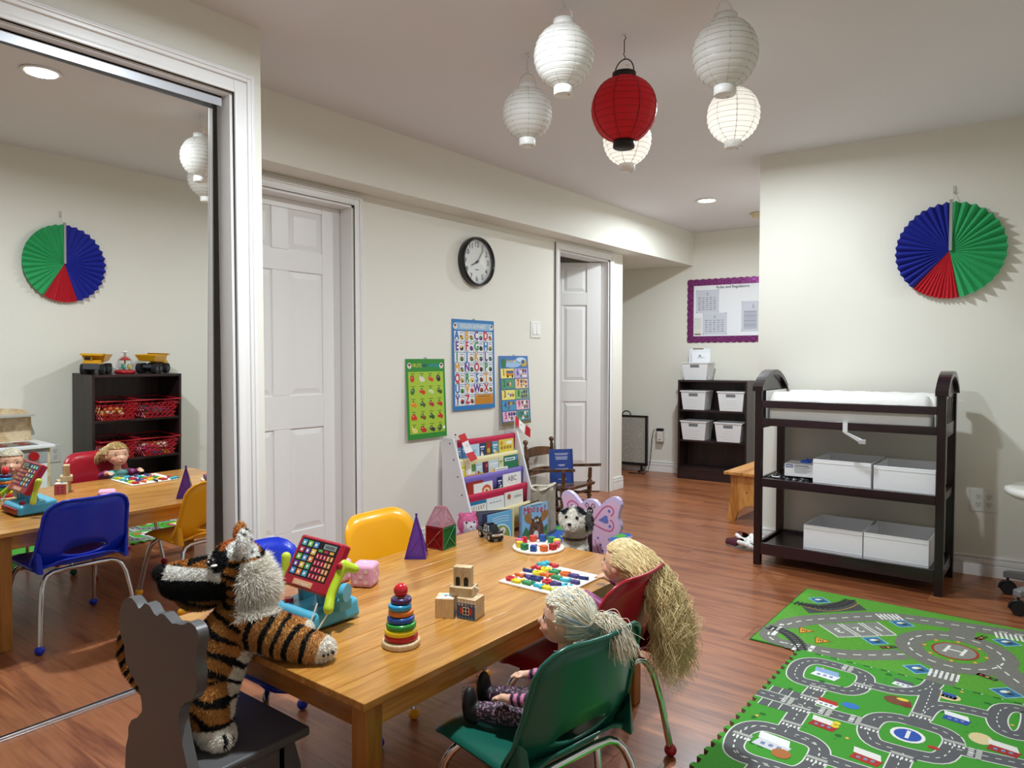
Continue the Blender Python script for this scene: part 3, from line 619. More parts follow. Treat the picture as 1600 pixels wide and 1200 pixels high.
MB(M=Matrix(((1,0,0,0),(0,0,-1,.716),(0,1,0,0),(0,0,0,1)))).prism(bk, 0, .022).build('back_panel', GREYW, t, bevel=.004, seg=3)
MB().box(-1.655, -1.322, .7162, .958, .262, .284).build('seat', GREYW, t, bevel=.006, seg=3)
for s in (-1.64, -1.36):
    MB(M=Matrix(((0,0,1,s),(1,0,0,0),(0,1,0,0),(0,0,0,1)))).prism([(.94, 0), (.948, .10), (.942, .20), (.925, .262), (.80, .262), (.85, .20), (.885, .10), (.89, 0)], 0, .022).build('leg', GREYW, t, bevel=.003)
MB().box(-1.64, -1.338, .885, .903, .20, .262).build('front_rail', GREYW, t, bevel=.003)

# ================================================================== CHANGING TABLE
CT = mat('#1d0d11', .28, coat=.25); CTX = DARKCT
x0, x1, y0, y1 = -1.309, -.428, 3.795, 4.205
t = thing('changing_table', 'dark brown wooden changing table with arched ends and open shelves', 'changing table', ((x0+x1)/2, (y0+y1)/2, 0)); hx, hy = (x1-x0)/2, (y1-y0)/2; L = .036
for s in (-1, 1):
    for q in (-1, 1): MB().box(s*(hx-L/2)-L/2, s*(hx-L/2)+L/2, q*(hy-L/2)-L/2, q*(hy-L/2)+L/2, 0, .935).build('leg', CT, t, bevel=.002)
    ar = lambda k, base, rise: base+rise*(1-(2*k-1)**2)
    a = MB(); n = 18; X0, X1 = s*(hx-L/2)-.027, s*(hx-L/2)+.027
    for i in range(n):
        k0, k1 = i/n, (i+1)/n; ya, yb = -hy-.012+(2*hy+.024)*k0, -hy-.012+(2*hy+.024)*k1; z0, z1 = ar(k0, .935, .088), ar(k1, .935, .088)
        a.hexa([(X0, ya, z0), (X1, ya, z0), (X1, yb, z1), (X0, yb, z1)], [(X0, ya, z0+.026), (X1, ya, z0+.026), (X1, yb, z1+.026), (X0, yb, z1+.026)])
    a.build('arched_cap', CT, t)
    a = MB(); Xa, Xb = s*(hx-L/2)-.008, s*(hx-L/2)+.008
    for i in range(n):
        k0, k1 = i/n, (i+1)/n; ya, yb = -hy+L+(2*hy-2*L)*k0, -hy+L+(2*hy-2*L)*k1; zt0, zt1 = ar(k0, .94, .08), ar(k1, .94, .08); zb0, zb1 = ar(k0, .875, .05), ar(k1, .875, .05)
        a.hexa([(Xa, ya, zb0), (Xb, ya, zb0), (Xb, yb, zb1), (Xa, yb, zb1)], [(Xa, ya, zt0), (Xb, ya, zt0), (Xb, yb, zt1), (Xa, yb, zt1)])
    a.build('arched_panel', CT, t)
    for k in range(6):
        y = -hy+L+.012+k*(2*hy-2*L-.024)/5; MB().box(Xa, Xb, y-.014, y+.014, .79, .925).build('slat', CT, t)
    MB().box(Xa-.004, Xb+.004, -hy+L, hy-L, .735, .80).build('end_rail', CT, t, bevel=.002)
    for z0, z1 in ((.43, .468), (.065, .12)): MB().box(s*(hx-L/2)-.009, s*(hx-L/2)+.009, -hy+L, hy-L, z0, z1).build('shelf_rail', CT, t, bevel=.002)
for q in (-1, 1):
    yq = q*(hy-.012)
    for nm, z0, z1 in (('guard_rail', .848, .886), ('deck_rail', .752, .792), ('shelf_rail', .425, .470), ('shelf_rail', .06, .122)):
        MB().box(-hx+L, hx-L, yq-.010, yq+.010, z0, z1).build(nm, CTX, t, bevel=.002)
for z in (.776, .452, .106): MB().box(-hx+L, hx-L, -hy+.024, hy-.024, z-.012, z).build('shelf', CTX, t, bevel=.001)
WV = mat('#eceae6', .32, coat=.15, bump=.3, bscale=28)
t = thing('changing_pad', 'white vinyl contoured changing pad on the dark changing table', 'pad', (-.868, 4.0, .7762))
rw = random.Random(11)
def padf(u, v):
    x = (u-.5)*.76; y = (v-.5)*.345; side = min(1, max(0, (abs(v-.5)-.16)/.2)); z = .118+.040*side*side-.006*(1-side)
    ex = min(1, (min(u, 1-u))/.05); ey = min(1, min(v, 1-v)/.07); z *= (1-(1-ex)**3*.35)*(1-(1-ey)**3*.30)
    z += .0015*math.sin(x*55+8*v)*math.sin(v*23+x*9)*(.4+side) + .0012*math.sin(x*150+24*v+5*math.sin(x*21))*side
    return (x*(1-.02*(1-ey)), y, z)
nU, nV = 70, 26; b = MB(); b.grid(padf, nU, nV)
P = [padf(i/nU, 0) for i in range(nU+1)]+[padf(1, j/nV) for j in range(1, nV+1)]+[padf(i/nU, 1) for i in range(nU-1, -1, -1)]+[padf(0, j/nV) for j in range(nV-1, 0, -1)]
K = len(P); V = P+[(x, y, .004) for x, y, z in P]; b.add(V, [(i, K+i, K+(i+1) % K, (i+1) % K) for i in range(K)], None, True); b.add([(x, y, .004) for x, y, z in P], [tuple(range(K))])
b.build('pad_cover', WV, t)
for s in (-1, 1): MB().box(s*.392-.004, s*.392+.004, -.165, .165, .004, .16).build('end_board', mat('#ecebe7', .4), t, bevel=.002)
for s in (-1, 1): MB().box(s*.36-.012, s*.36+.012, -.17, -.12, 0, .004).build('rubber_foot', mat('#d5d3cc', .3), t)
t = thing('safety_strap', 'white webbing strap with clear buckle hanging from the changing table deck', 'strap', (-.858, 3.7955, .7765))
MB().box(-.011, .011, -.0035, -.0015, -.034, .022).box(-.011, .011, -.0035, .05, .0, .0016, M=T(z=.0155)).build('webbing', mat('#e6e6e6', .7, bump=.2, bscale=800), t)
MB().hexa([(-.008, -.004, -.036), (.012, -.004, -.036), (.075, -.002, -.066), (.062, -.002, -.078)], [(-.008, .0, -.034), (.012, .0, -.034), (.075, .002, -.062), (.062, .002, -.074)]).build('strap_tail', mat('#d8d8d8', .7), t)
MB().box(.062, .095, -.006, .003, -.088, -.064).build('buckle', mat('#cfcfcf', .2, alpha=.75), t, bevel=.003)
def fabric_box(label, x0, x1, z, h, y0=3.846, d=.31, tilt=0):
    t = thing('fabric_box', label, 'storage box', ((x0+x1)/2, y0+d/2, z), tilt, 'white fabric boxes on the changing table'); w = (x1-x0)/2; m = mat('#f8f8fb', .75, bump=.25, bscale=60); e = .006
    d2 = d/2
    for nm, bb in (('front_panel', (-w, w, -d2, -d2+e)), ('back_panel', (-w, w, d2-e, d2)), ('side_panel', (-w, -w+e, -d2+e, d2-e)), ('side_panel', (w-e, w, -d2+e, d2-e))):
        o = MB().grid(lambda u, v: (0, 0, 0), 1, 1) if False else MB().box(bb[0], bb[1], bb[2], bb[3], .001, h); o.build(nm, m, t, bevel=.002, seg=2)
    MB().box(-w+e, w-e, -d2+e, d2-e, .001, .006).build('base', m, t)
    for zz in (h-.018, .018): MB().box(-w+.002, w-.002, -d2-.0012, -d2, zz-.0012, zz+.0012).build('stitch_line', mat('#dcdcda', .7), t)
fabric_box('white fabric box on the middle shelf, left one', -1.022, -.748, .4522, .138, d=.325)
fabric_box('white fabric box on the middle shelf at right, pulled slightly forward', -.735, -.470, .4522, .132, 3.838, d=.325)
fabric_box('white fabric box on the bottom shelf, left one', -1.065, -.782, .1062, .135, 3.85, d=.32)
fabric_box('white fabric box on the bottom shelf at right', -.776, -.492, .1062, .138, 3.846, d=.32)
t = thing('glove_box', 'white and blue cardboard box of disposable gloves on the shelf', 'box', (-1.085, 3.955, .486), R(4)); 
MB('#f0f1f2').box(-.092, .062, -.085, .06, 0, .066).build('carton', PRINT, t, bevel=.001)
p = MB(M=Matrix(((1,0,0,0),(0,0,-1,-.0852),(0,1,0,0),(0,0,0,1)))); p.rect(-.085, .046, -.05, .062, '#3f5f9a', 1); p.rect(-.081, .051, -.054, .057, '#dfe6f2', 2)
for i in range(6): p.rect(-.045+i*.001, .05-i*.006, .045-(i % 3)*.012, .052-i*.006, '#8a93a5', 1)
p.rect(-.04, .056, .03, .060, '#6a7490', 2); p.build('front_print', PRINT, t)
p = MB(M=Matrix(((0,0,1,.0622),(1,0,0,0),(0,1,0,0),(0,0,0,1)))); p.rect(-.075, .046, -.03, .062, '#3f5f9a', 1)
for i in range(4): p.rect(-.075, .036-i*.008, -.01, .039-i*.008, '#8a93a5', 1)
p.build('side_print', PRINT, t)
blob('glove', [('e', (.0, -.01, .07), (.03, .016, .012)), ('l', [(.0, -.01, .075), (.01, -.008, .092)], [.008, .004]), ('l', [(.012, -.01, .074), (.03, -.005, .084)], [.008, .004])], lambda p: np.tile(L3('#2a55b5'), (len(p), 1)), mat(None, .45), t, .003, 2)
t = thing('wipes_bag', 'crumpled glossy black plastic bag under the glove box', 'bag', (-1.153, 3.97, .4524)); rb = random.Random(2)
def bagf(u, v):
    q = min(u, 1-u, v, 1-v); return ((u-.5)*.25, (v-.5)*.26, min(.026, q*.25)+.004*math.sin(u*37+v*11)*math.sin(v*29-u*7)*min(1, q*8)+.001)
MB().grid(bagf, 34, 30).add([(-.135, -.13, .001), (.135, -.13, .001), (.135, .13, .001), (-.135, .13, .001)], [(3, 2, 1, 0)]).build('bag_film', mat('#0c0c10', .18, coat=.4, bump=.5, bscale=40), t)
MB('#e79ac0').box(-.010, .010, -.001, .001, .0, .062, M=T(-.035, .02, .030, rx=.1)).build('pink_label', mat('#e79ac0', .5), t)
MB().box(-.02, .02, -.0012, .0012, 0, .006, M=T(-.06, -.118, .022, rx=-1.2)).build('white_label', mat('#dddddd', .5), t)
t = thing('wall_outlet', 'white double gang power outlet on the wall right of the changing table', 'outlet'); t.matrix_world = WR(-.314, yr(-.314), .386, RA)
def outlet_plate(t, w, gangs, dup_=True):
    MB().box(-w/2, w/2, -.057, .057, 0, .005).build('plate', mat('#e4e2dc', .4), t, bevel=.002)
    for u in gangs:
        for v in (-.02, .02):
            r = MB('#d9d7d0').cyl((u, v, .0045), (u, v, .0068), .0165, n=18).build('receptacle', mat('#dad8d2', .4), t)
            for q in (-.006, .006): MB('#222222').box(u+q-.001, u+q+.001, v-.001, v+.008, .0066, .0070).build('slot', BLACK, r)
            MB('#222222').cyl((u, v-.008, .0066), (u, v-.008, .0070), .0024, n=10).build('slot', BLACK, r)
outlet_plate(t, .118, (-.023, .023))

# ================================================================== DESK CHAIR (edge of frame)
t = thing('office_stool', 'white seated desk chair on a grey five spoke caster base at right edge', 'chair', (.03, 3.93, 0))
gm = mat('#8b8d92', .35, metal=.4)
for i, a in enumerate((152, 228, 292, 20, 88)):
    a = R(a); d = (math.cos(a), math.sin(a)); e = .265
    arm = MB(); pz = lambda r: .098+.035*(1-r/e); w = .020
    n = (-d[1], d[0]); V0 = [(d[0]*.03+n[0]*.026, d[1]*.03+n[1]*.026, .10), (d[0]*.03-n[0]*.026, d[1]*.03-n[1]*.026, .10), (d[0]*e-n[0]*w, d[1]*e-n[1]*w, .078), (d[0]*e+n[0]*w, d[1]*e+n[1]*w, .078)]
    arm.hexa(V0, [(x, y, z+(.05 if k < 2 else .03)) for k, (x, y, z) in enumerate(V0)]).build('spoke', gm, t, bevel=.006, seg=3)
    c = MB(); cx, cy = d[0]*(e-.012), d[1]*(e-.012)
    cs = MB().cyl((cx, cy, .05), (cx, cy, .08), .006, n=10).build('caster', BLACK, t)
    for s in (-1, 1): MB().cyl((cx-.011*s*.3, cy+s*.007, .0290), (cx-.011*s*.3, cy+s*.020, .0290), .0288, n=22).build('caster_wheel', mat('#1a1a1c', .4), cs, bevel=.003)
    h = [(cx+.031*math.cos(q), cy, .029+.031*math.sin(q)) for q in np.linspace(R(-10), R(190), 14)]
    MB().tube(h, .007, 8).build('caster_hood', mat('#1a1a1c', .4), cs)
MB().cyl((0, 0, .10), (0, 0, .30), .026, n=20).cyl((0, 0, .30), (0, 0, .478), .015, n=18).build('gas_column', gm, t)
b = MB(); b.lathe([(0, .478), (.16, .480), (.215, .490), (.238, .505), (.243, .520), (.236, .532), (.21, .536), (.12, .526), (0, .522)], 40); b.build('seat', mat('#eeece6', .25, coat=.2), t)
# ================================================================== PLAY MATS
RUGM = carpet('rug_print', .22); FOAMM = carpet('foam_print', .06)
def smooth_path(P, closed=False, it=2):
    for _ in range(it):
        Q = []; n = len(P)
        if not closed: Q.append(P[0])
        for i in range(n if closed else n-1):
            a, b = P[i], P[(i+1) % n]; Q += [(a[0]*.75+b[0]*.25, a[1]*.75+b[1]*.25), (a[0]*.25+b[0]*.75, a[1]*.25+b[1]*.75)]
        if not closed: Q.append(P[-1])
        P = Q
    return P
def dashes(p, P, step, ln, w, col, l, closed=False):
    P = list(P)+([P[0]] if closed else []); d = 0; nxt = step/2
    for a, b in zip(P[:-1], P[1:]):
        L = math.hypot(b[0]-a[0], b[1]-a[1])
        while L > 0 and nxt <= d+L:
            f = (nxt-d)/L; x, y = a[0]+(b[0]-a[0])*f, a[1]+(b[1]-a[1])*f; ux, uy = (b[0]-a[0])/L, (b[1]-a[1])/L
            p.band([(x-ux*ln/2, y-uy*ln/2), (x+ux*ln/2, y+uy*ln/2)], w, col, l); nxt += step
        d += L
t = thing('play_rug', 'green printed road rug with roundabout and letter H, behind the foam mat', 'rug')
RX0, RX1, RY0, RY1 = -.962, -.034, 2.757, 3.537
MB('#2f7d22').box(RX0, RX1, RY0, RY1, 0, .005).build('pile', mat('#2e6a22', .95), t, bevel=.002, seg=1)
p = MB(); Z5 = .0052; p.M = T(z=Z5); p.LZ = .00022; G = '#58a02f'; RD = '#77776f'
p.rect(RX0+.006, RY0+.006, RX1, RY1-.006, G, 0)
ru = smooth_path([(-.893, 2.986), (-.865, 3.06), (-.823, 3.119), (-.733, 3.213), (-.602, 3.352), (-.484, 3.392), (-.311, 3.425), (-.107, 3.461), (-.034, 3.466)])
rl = smooth_path([(-.827, 2.797), (-.737, 2.798), (-.64, 2.815), (-.548, 2.875), (-.454, 2.96)]); rf = smooth_path([(-.893, 2.986), (-.924, 2.928), (-.918, 2.829), (-.872, 2.792), (-.826, 2.797)])
rr = smooth_path([(-.177, 3.071), (-.13, 2.982), (-.087, 2.917), (-.04, 2.862)]); hub = (-.306, 3.111); rad = .165
ringp = [(hub[0]+rad*.92*math.cos(a), hub[1]+rad*math.sin(a)) for a in np.linspace(0, 2*PI, 40, endpoint=False)]
for P_, w, l, c in ((ru, .10, 1, 0), (rl, .09, 1, 0), (rf, .07, 1, 0), (rr, .11, 1, 0), ([(-.311, 3.425), (-.301, 3.27)], .09, 1, 0), ([(-.315, 2.95), (-.315, 2.762)], .085, 1, 0)): p.band(P_, w, RD, l+w*3, c)
p.band(ringp, .095, RD, 2, True)
for P_ in (ru, rl, rf, rr): dashes(p, P_, .055, .03, .007, '#e8e8e0', 3)
dashes(p, ringp, .055, .03, .007, '#e8e8e0', 3, True)
p.disc(*hub, .078, '#a33222', 3, .085, 32); p.disc(*hub, .069, '#8a8a82', 4, .076, 32); p.text('H', hub[0], hub[1], .115, '#ecece4', 6, 1.0, rot=R(-8))
for a in np.linspace(0, 2*PI, 8, endpoint=False): p.disc(hub[0]+.10*math.cos(a), hub[1]+.108*math.sin(a), .009, '#c9902f', 4); p.disc(hub[0]+.10*math.cos(a), hub[1]+.108*math.sin(a), .005, '#e9d36a', 5)
p.poly([(-.936, 3.302), (-.846, 3.332), (-.746, 3.495), (-.664, 3.385), (-.855, 3.189)], '#4a4b4a', 2)
rail = smooth_path([(-.945, 3.292), (-.833, 3.283), (-.772, 3.38), (-.752, 3.49)]); 
for o_ in (-.016, .016): p.band([(x+o_, y+o_*.4) for x, y in rail], .006, '#1d1d1e', 4)
dashes(p, rail, .018, .008, .055, '#2a2a2b', 3); p.band([(x+.04, y-.03) for x, y in rail], .004, '#c9a83a', 4)
rail = smooth_path([(-.942, 2.919), (-.872, 2.918), (-.802, 2.841), (-.764, 2.765)])
p.band(rail, .055, '#5a5b58', 2)
for o_ in (-.014, .014): p.band([(x+o_*.6, y+o_) for x, y in rail], .006, '#1d1d1e', 5)
dashes(p, rail, .02, .007, .05, '#2a2a2b', 4)
for x, y in ((-.905, 2.955), (-.9, 2.88), (-.79, 2.78), (-.74, 2.80)): p.rect(x-.008, y-.035, x+.008, y+.035, '#e8e8e0', 3)
p.poly([(-.784, 3.077), (-.6, 3.258), (-.509, 3.148), (-.687, 2.983)], '#85867f', 2)
for a, b in (((-.784, 3.077), (-.687, 2.983)), ((-.687, 2.983), (-.509, 3.148)), ((-.725, 3.135), (-.628, 3.038)), ((-.715, 3.145), (-.618, 3.048)), ((-.66, 3.198), (-.563, 3.098)), ((-.65, 3.208), (-.553, 3.108)), ((-.6, 3.258), (-.509, 3.148))): p.band([a, b], .006, '#e6e6de', 3)
for s_, (x, y) in (('3', (-.705, 3.06)), ('2', (-.643, 3.12)), ('1', (-.58, 3.18))): p.text(s_, x, y, .07, '#efefe8', 4, 1, rot=R(225))
for x, y in ((-.864, 3.393), (-.515, 3.3), (-.565, 3.034), (-.157, 3.332), (-.391, 2.85), (-.13, 2.825)):
    q = T(x, y, 0, rz=R(45)); pts = lambda h: [tuple((q @ Vector(v))[:2]) for v in ((-h, -h, 0), (h, -h, 0), (h, h, 0), (-h, h, 0))]
    p.poly(pts(.036), '#8fc3dc', 2); p.poly(pts(.031), '#2f6f9a', 3); p.disc(x-.006, y+.004, .016, '#e8efe8', 4, .009, rot=.8); p.disc(x+.01, y-.006, .012, '#1f2f3a', 5, .007, rot=.4); p.disc(x+.004, y+.012, .006, '#d8b04a', 5)
for x, y in ((-.811, 2.971), (-.731, 2.902)):
    p.poly([(x-.03, y+.03), (x+.035, y+.018), (x-.012, y-.04)], '#8a2f1a', 2); p.poly([(x-.024, y+.025), (x+.027, y+.015), (x-.011, y-.032)], '#e0a02f', 3)
    for k in range(3): p.rect(x-.012+k*.008, y-.006, x-.008+k*.008, y+.012, '#222222', 4)
for x, y, a in ((-.512, 2.998, 45), (-.24, 3.324, 70), (-.191, 2.924, -20)):
    q = T(x, y, 0, rz=R(a)); p.poly([tuple((q @ Vector(v))[:2]) for v in ((-.032, -.012, 0), (.032, -.012, 0), (.032, .012, 0), (-.032, .012, 0))], '#3a2a20', 2)
    for k, c in enumerate(('#c23a2a', '#d9b03a', '#3f8a3a')): v = q @ Vector((-.02+k*.02, 0, 0)); p.disc(v.x, v.y, .006, c, 3, n=10)
for x, y, a, n in ((-.574, 3.352, 35, 6), (-.158, 3.403, 10, 6), (-.315, 2.847, 0, 6)):
    q = T(x, y, 0, rz=R(a))
    for k in range(n): u = -.042+k*.0165; p.poly([tuple((q @ Vector(v))[:2]) for v in ((u, -.035, 0), (u+.009, -.035, 0), (u+.009, .035, 0), (u, .035, 0))], '#e9e9e2', 4)
p.disc(-.06, 3.25, .03, '#3f7fc0', 1, .035)
p.build('rug_print', RUGM, t)

t = thing('foam_mat', 'green jigsaw edged foam play mat printed with grey streets', 'mat'); FX0, FX1, FY0, FY1 = -.762, -.036, 1.26, 2.756
bd = [(FX1, FY0), (FX1, FY1)]; y = FY1; k = 0
edge = [(FX0, FY1)]
while y > FY0+.05:
    edge += [(FX0, y-.022), (FX0-.015, y-.026), (FX0-.018, y-.044), (FX0-.002, y-.048)]; y -= .049
edge += [(FX0, FY0)]
MB('#3f9a2c').prism(([(FX1, FY0), (FX1, FY1)]+edge), 0, .0115, '#429a2c', side='#7a6a52').build('foam_slab', FOAMM, t)
p = MB(); p.M = T(z=.0116); p.LZ = .00018; RG = '#5f6062'
NR = [0]
def road(P, closed=False, w=.052):
    NR[0] += 1; k = NR[0]*.06
    q = smooth_path(P, closed, 2); b = MB(M=T(z=.0116)); b.LZ = p.LZ; b.band(q, w+.008, '#e8e8e0', 1+k, closed); b.band(q, w, RG, 3+k, closed); dashes(b, q, .03, .014, .003, '#f0f0e6', 5+k, closed); b.build('printed_street', FOAMM, t)
loops = [[(-.723, 2.519), (-.733, 2.626), (-.699, 2.685), (-.638, 2.689), (-.595, 2.683), (-.542, 2.68), (-.513, 2.643), (-.514, 2.547), (-.539, 2.494), (-.591, 2.492), (-.64, 2.486), (-.695, 2.482)],
 [(-.727, 1.954), (-.735, 2.05), (-.705, 2.103), (-.644, 2.112), (-.599, 2.116), (-.554, 2.112), (-.520, 2.08), (-.514, 2.029), (-.516, 1.95), (-.545, 1.908), (-.60, 1.902), (-.64, 1.902), (-.696, 1.912)],
 [(-.442, 2.312), (-.432, 2.373), (-.392, 2.404), (-.344, 2.408), (-.311, 2.407), (-.252, 2.401), (-.226, 2.358), (-.23, 2.289), (-.247, 2.225), (-.304, 2.209), (-.353, 2.205), (-.41, 2.204), (-.437, 2.252)],
 [(-.131, 2.689), (-.08, 2.71), (-.058, 2.69), (-.056, 2.607), (-.063, 2.521), (-.1, 2.498), (-.131, 2.518), (-.146, 2.597)]]
for q in loops: road(q, True)
off = [[(x, y-.58) for x, y in q] for q in loops[:3:2]]
for q in off: road([(max(x, FX0+.03), max(y, FY0+.04)) for x, y in q], True)
for q in ([(-.627, 2.49), (-.63, 2.402), (-.632, 2.315), (-.627, 2.11)], [(-.775, 2.314), (-.695, 2.313), (-.642, 2.308), (-.604, 2.306), (-.522, 2.310), (-.442, 2.312)], [(-.505, 2.596), (-.462, 2.596), (-.426, 2.598), (-.371, 2.628), (-.337, 2.682), (-.327, 2.752)],
          [(-.327, 2.70), (-.325, 2.554), (-.328, 2.41)], [(-.325, 2.45), (-.317, 2.535), (-.295, 2.577), (-.231, 2.596), (-.15, 2.601)], [(-.332, 2.204), (-.334, 2.119), (-.336, 1.83)], [(-.226, 2.311), (-.156, 2.318), (-.04, 2.34)], [(-.514, 2.036), (-.458, 2.035), (-.34, 2.036)], [(-.627, 1.90), (-.63, 1.70)], [(-.74, 1.73), (-.45, 1.73), (-.05, 1.73)]): road(q)
for cx, cy in ((-.632, 2.313), (-.442, 2.312), (-.627, 2.112), (-.328, 2.407), (-.325, 2.20)): p.rect(cx-.028, cy-.028, cx+.028, cy+.028, RG, 6+cx)
for cx, cy, v in ((-.632, 2.36, 0), (-.632, 2.27, 0), (-.69, 2.313, 1), (-.575, 2.308, 1), (-.49, 2.312, 1), (-.627, 2.155, 0), (-.328, 2.45, 0), (-.334, 2.165, 0), (-.515, 2.56, 0), (-.595, 2.685, 1), (-.627, 2.447, 0), (-.185, 2.315, 1), (-.228, 2.33, 0), (-.437, 2.275, 0), (-.72, 2.0, 0), (-.515, 2.0, 0)):
    for k in range(5):
        o_ = -.022+k*.011; p.rect(cx+(o_ if not v else -.007), cy+(-.007 if not v else o_), cx+(o_+.006 if not v else .007), cy+(.007 if not v else o_+.006), '#eeeee6', 8)
    p.rect(cx+(-.028 if not v else .012), cy+(.012 if not v else -.028), cx+(.028 if not v else .026), cy+(.026 if not v else .028), '#b5b5ae', 7.5)
for x0, y0 in ((-.752, 2.345), (-.752, 2.235)):
    p.rect(x0, y0, x0+.098, y0+.045, RG, 2)
    for k in range(4): p.rect(x0+k*.032, y0, x0+k*.032+.003, y0+.045, '#e8e8e0', 3)
rd = random.Random(21)
def house(x, y, wall, roof, s=1): p.poly([(x-.034*s, y-.018*s), (x+.026*s, y-.026*s), (x+.034*s, y+.006*s), (x-.026*s, y+.014*s)], wall, 3); p.poly([(x-.030*s, y+.010*s), (x+.030*s, y+.002*s), (x+.024*s, y+.030*s), (x-.034*s, y+.036*s)], roof, 4); [p.rect(x-.02*s+k*.015*s, y-.012*s, x-.012*s+k*.015*s, y-.002*s, '#7f8fb0', 5) for k in range(3)]
house(-.633, 2.585, '#eceef2', '#8fb0d8', 1.35); house(-.575, 2.366, '#f0efe8', '#b5352a'); house(-.549, 2.225, '#a82f2a', '#ece8e0', 1.2); house(-.408, 2.108, '#b5352a', '#eceae4', 1.2); house(-.407, 2.668, '#f0f0ee', '#5a6068'); house(-.238, 2.509, '#2f4fa8', '#f0f0ee', 1.1); house(-.113, 2.39, '#a82f2a', '#ece8e0', 1.2); house(-.635, 2.02, '#d9dade', '#f2f2f0', 1.5); house(-.42, 1.83, '#e8e6de', '#3f5fa8', 1.2); house(-.14, 1.95, '#eceae4', '#b5352a', 1.2)
p.disc(-.60, 1.985, .026, '#b5703a', 6); p.disc(-.513, 2.399, .026, '#3a78c8', 3, .02); p.disc(-.402, 2.528, .04, '#7a4a30', 3, .032); p.disc(-.39, 2.545, .018, '#e8d24a', 4, .010); p.disc(-.375, 2.51, .016, '#8a2f2a', 4); p.disc(-.276, 2.66, .034, '#e2cf9a', 3, .028); house(-.275, 2.665, '#e8e4d8', '#3f5fa8', .7)
p.disc(-.34, 2.312, .046, '#eeeeea', 3); p.disc(-.34, 2.312, .036, '#2f55b0', 4); p.rect(-.345, 2.29, -.335, 2.34, '#eeeeea', 5); p.disc(-.27, 2.28, .016, '#b5352a', 4, .010)
p.disc(-.17, 2.42, .03, '#e2cf9a', 3, .036); p.disc(-.52, 2.235, .012, '#e8cf3a', 6); p.disc(-.52, 2.255, .012, '#e8cf3a', 6)
for i in range(150):
    x, y = rd.uniform(FX0+.02, FX1-.015), rd.uniform(FY0+.05, FY1-.02)
    if i % 3 == 0: p.disc(x, y, rd.uniform(.007, .012), '#1f6a24', 1.5, rd.uniform(.007, .011), 9)
    elif i % 3 == 1: p.disc(x, y, .005, '#2f8a2a', 1.5, .004, 7)
    else: p.disc(x, y, .0065, '#d98a2a', 1.4, n=8); p.disc(x, y, .0035, '#f2e27a', 1.6, n=8)
for k in range(13): x = FX0+.05+k*.055; p.rect(x, FY1-.012, x+.022, FY1-.007, '#1c2418', 3); p.rect(x+.022, FY1-.012, x+.028, FY1-.007, '#dfe8d8', 3)
p.build('mat_print', FOAMM, t)['kind'] = 'stuff'
t = thing('world_foam_mat', 'blue and green foam floor mat in front of the book rack', 'mat')
WX0, WX1, WY0, WY1 = -2.64, -2.11, 2.75, 3.925; e = [(WX0, WY0), (WX1, WY0)]; y = WY0
while y < WY1-.05: e += [(WX1, y+.02), (WX1+.016, y+.024), (WX1+.018, y+.044), (WX1+.002, y+.048)]; y += .05
e += [(WX1, WY1)]; x = WX1
while x > WX0+.05: e += [(x-.02, WY1), (x-.024, WY1+.014), (x-.044, WY1+.014), (x-.048, WY1)]; x -= .05
e += [(WX0, WY1)]
MB('#2b5fae').prism(e, 0, .011, '#2b5fae', side='#ececec').build('foam_slab', FOAMM, t)
p = MB(); p.M = T(z=.0111); p.LZ = .0002
for k_, (P_, c_) in enumerate((([(-2.62, 3.9), (-2.3, 3.92), (-2.12, 3.9), (-2.115, 3.82), (-2.2, 3.78), (-2.4, 3.85), (-2.6, 3.7)], '#4fa83a'), ([(-2.5, 3.5), (-2.3, 3.55), (-2.2, 3.45), (-2.35, 3.3), (-2.55, 3.35)], '#5a3f9a'), ([(-2.45, 3.15), (-2.2, 3.2), (-2.13, 3.05), (-2.3, 2.9), (-2.5, 2.98)], '#58b040'))):
    q_ = MB(M=T(z=.0111)); q_.LZ = .0002; q_.poly(smooth_path(P_, True), c_, 1); q_.build('printed_land', FOAMM, t)
for x_, y_, r_, c_, r2_ in ((-2.33, 3.44, .03, '#d88ab8', .02), (-2.25, 3.62, .03, '#e8e8ee', .014), (-2.42, 3.62, .026, '#e8c83a', .012), (-2.2, 3.75, .03, '#8fc0e8', .016)):
    q_ = MB(M=T(z=.0111)); q_.LZ = .0002; q_.disc(x_, y_, r_, c_, 2, r2_); q_.build('printed_figure', FOAMM, t)


# ================================================================== SLING BOOK RACK
RKW = mat('#eceaf0', .35); t = thing('book_rack', 'white panelled sling book rack with red, cream and purple fabric slings', 'bookshelf')
RK0, RK1 = 3.12, 3.74
def rfx(z): return -2.875+(.63-z)*.32
for y in (RK0, RK1):
    s = 1 if y == RK0 else -1
    o = MB(M=Matrix(((1,0,0,0),(0,0,1,y-.0075),(0,1,0,0),(0,0,0,1)))).prism([(-2.964, 0), (-2.964, .63), (-2.875, .63), (rfx(0), 0)][::-1], 0, .015).build('side_panel', RKW, t, bevel=.0015)
    for z in (.60, .505, .405, .30, .19, .085): MB().cyl((rfx(z)-.034, y-s*.0078, z), (rfx(z)-.034, y-s*.0095, z), .005, n=10).build('bolt', mat('#5a5b66', .3, metal=.8), o)
SL = [(.608, '#c01f48', .10), (.497, '#e6d9a8', .11), (.392, '#7a68b8', .12), (.288, '#c01f48', .12), (.172, '#e6d9a8', .14)]
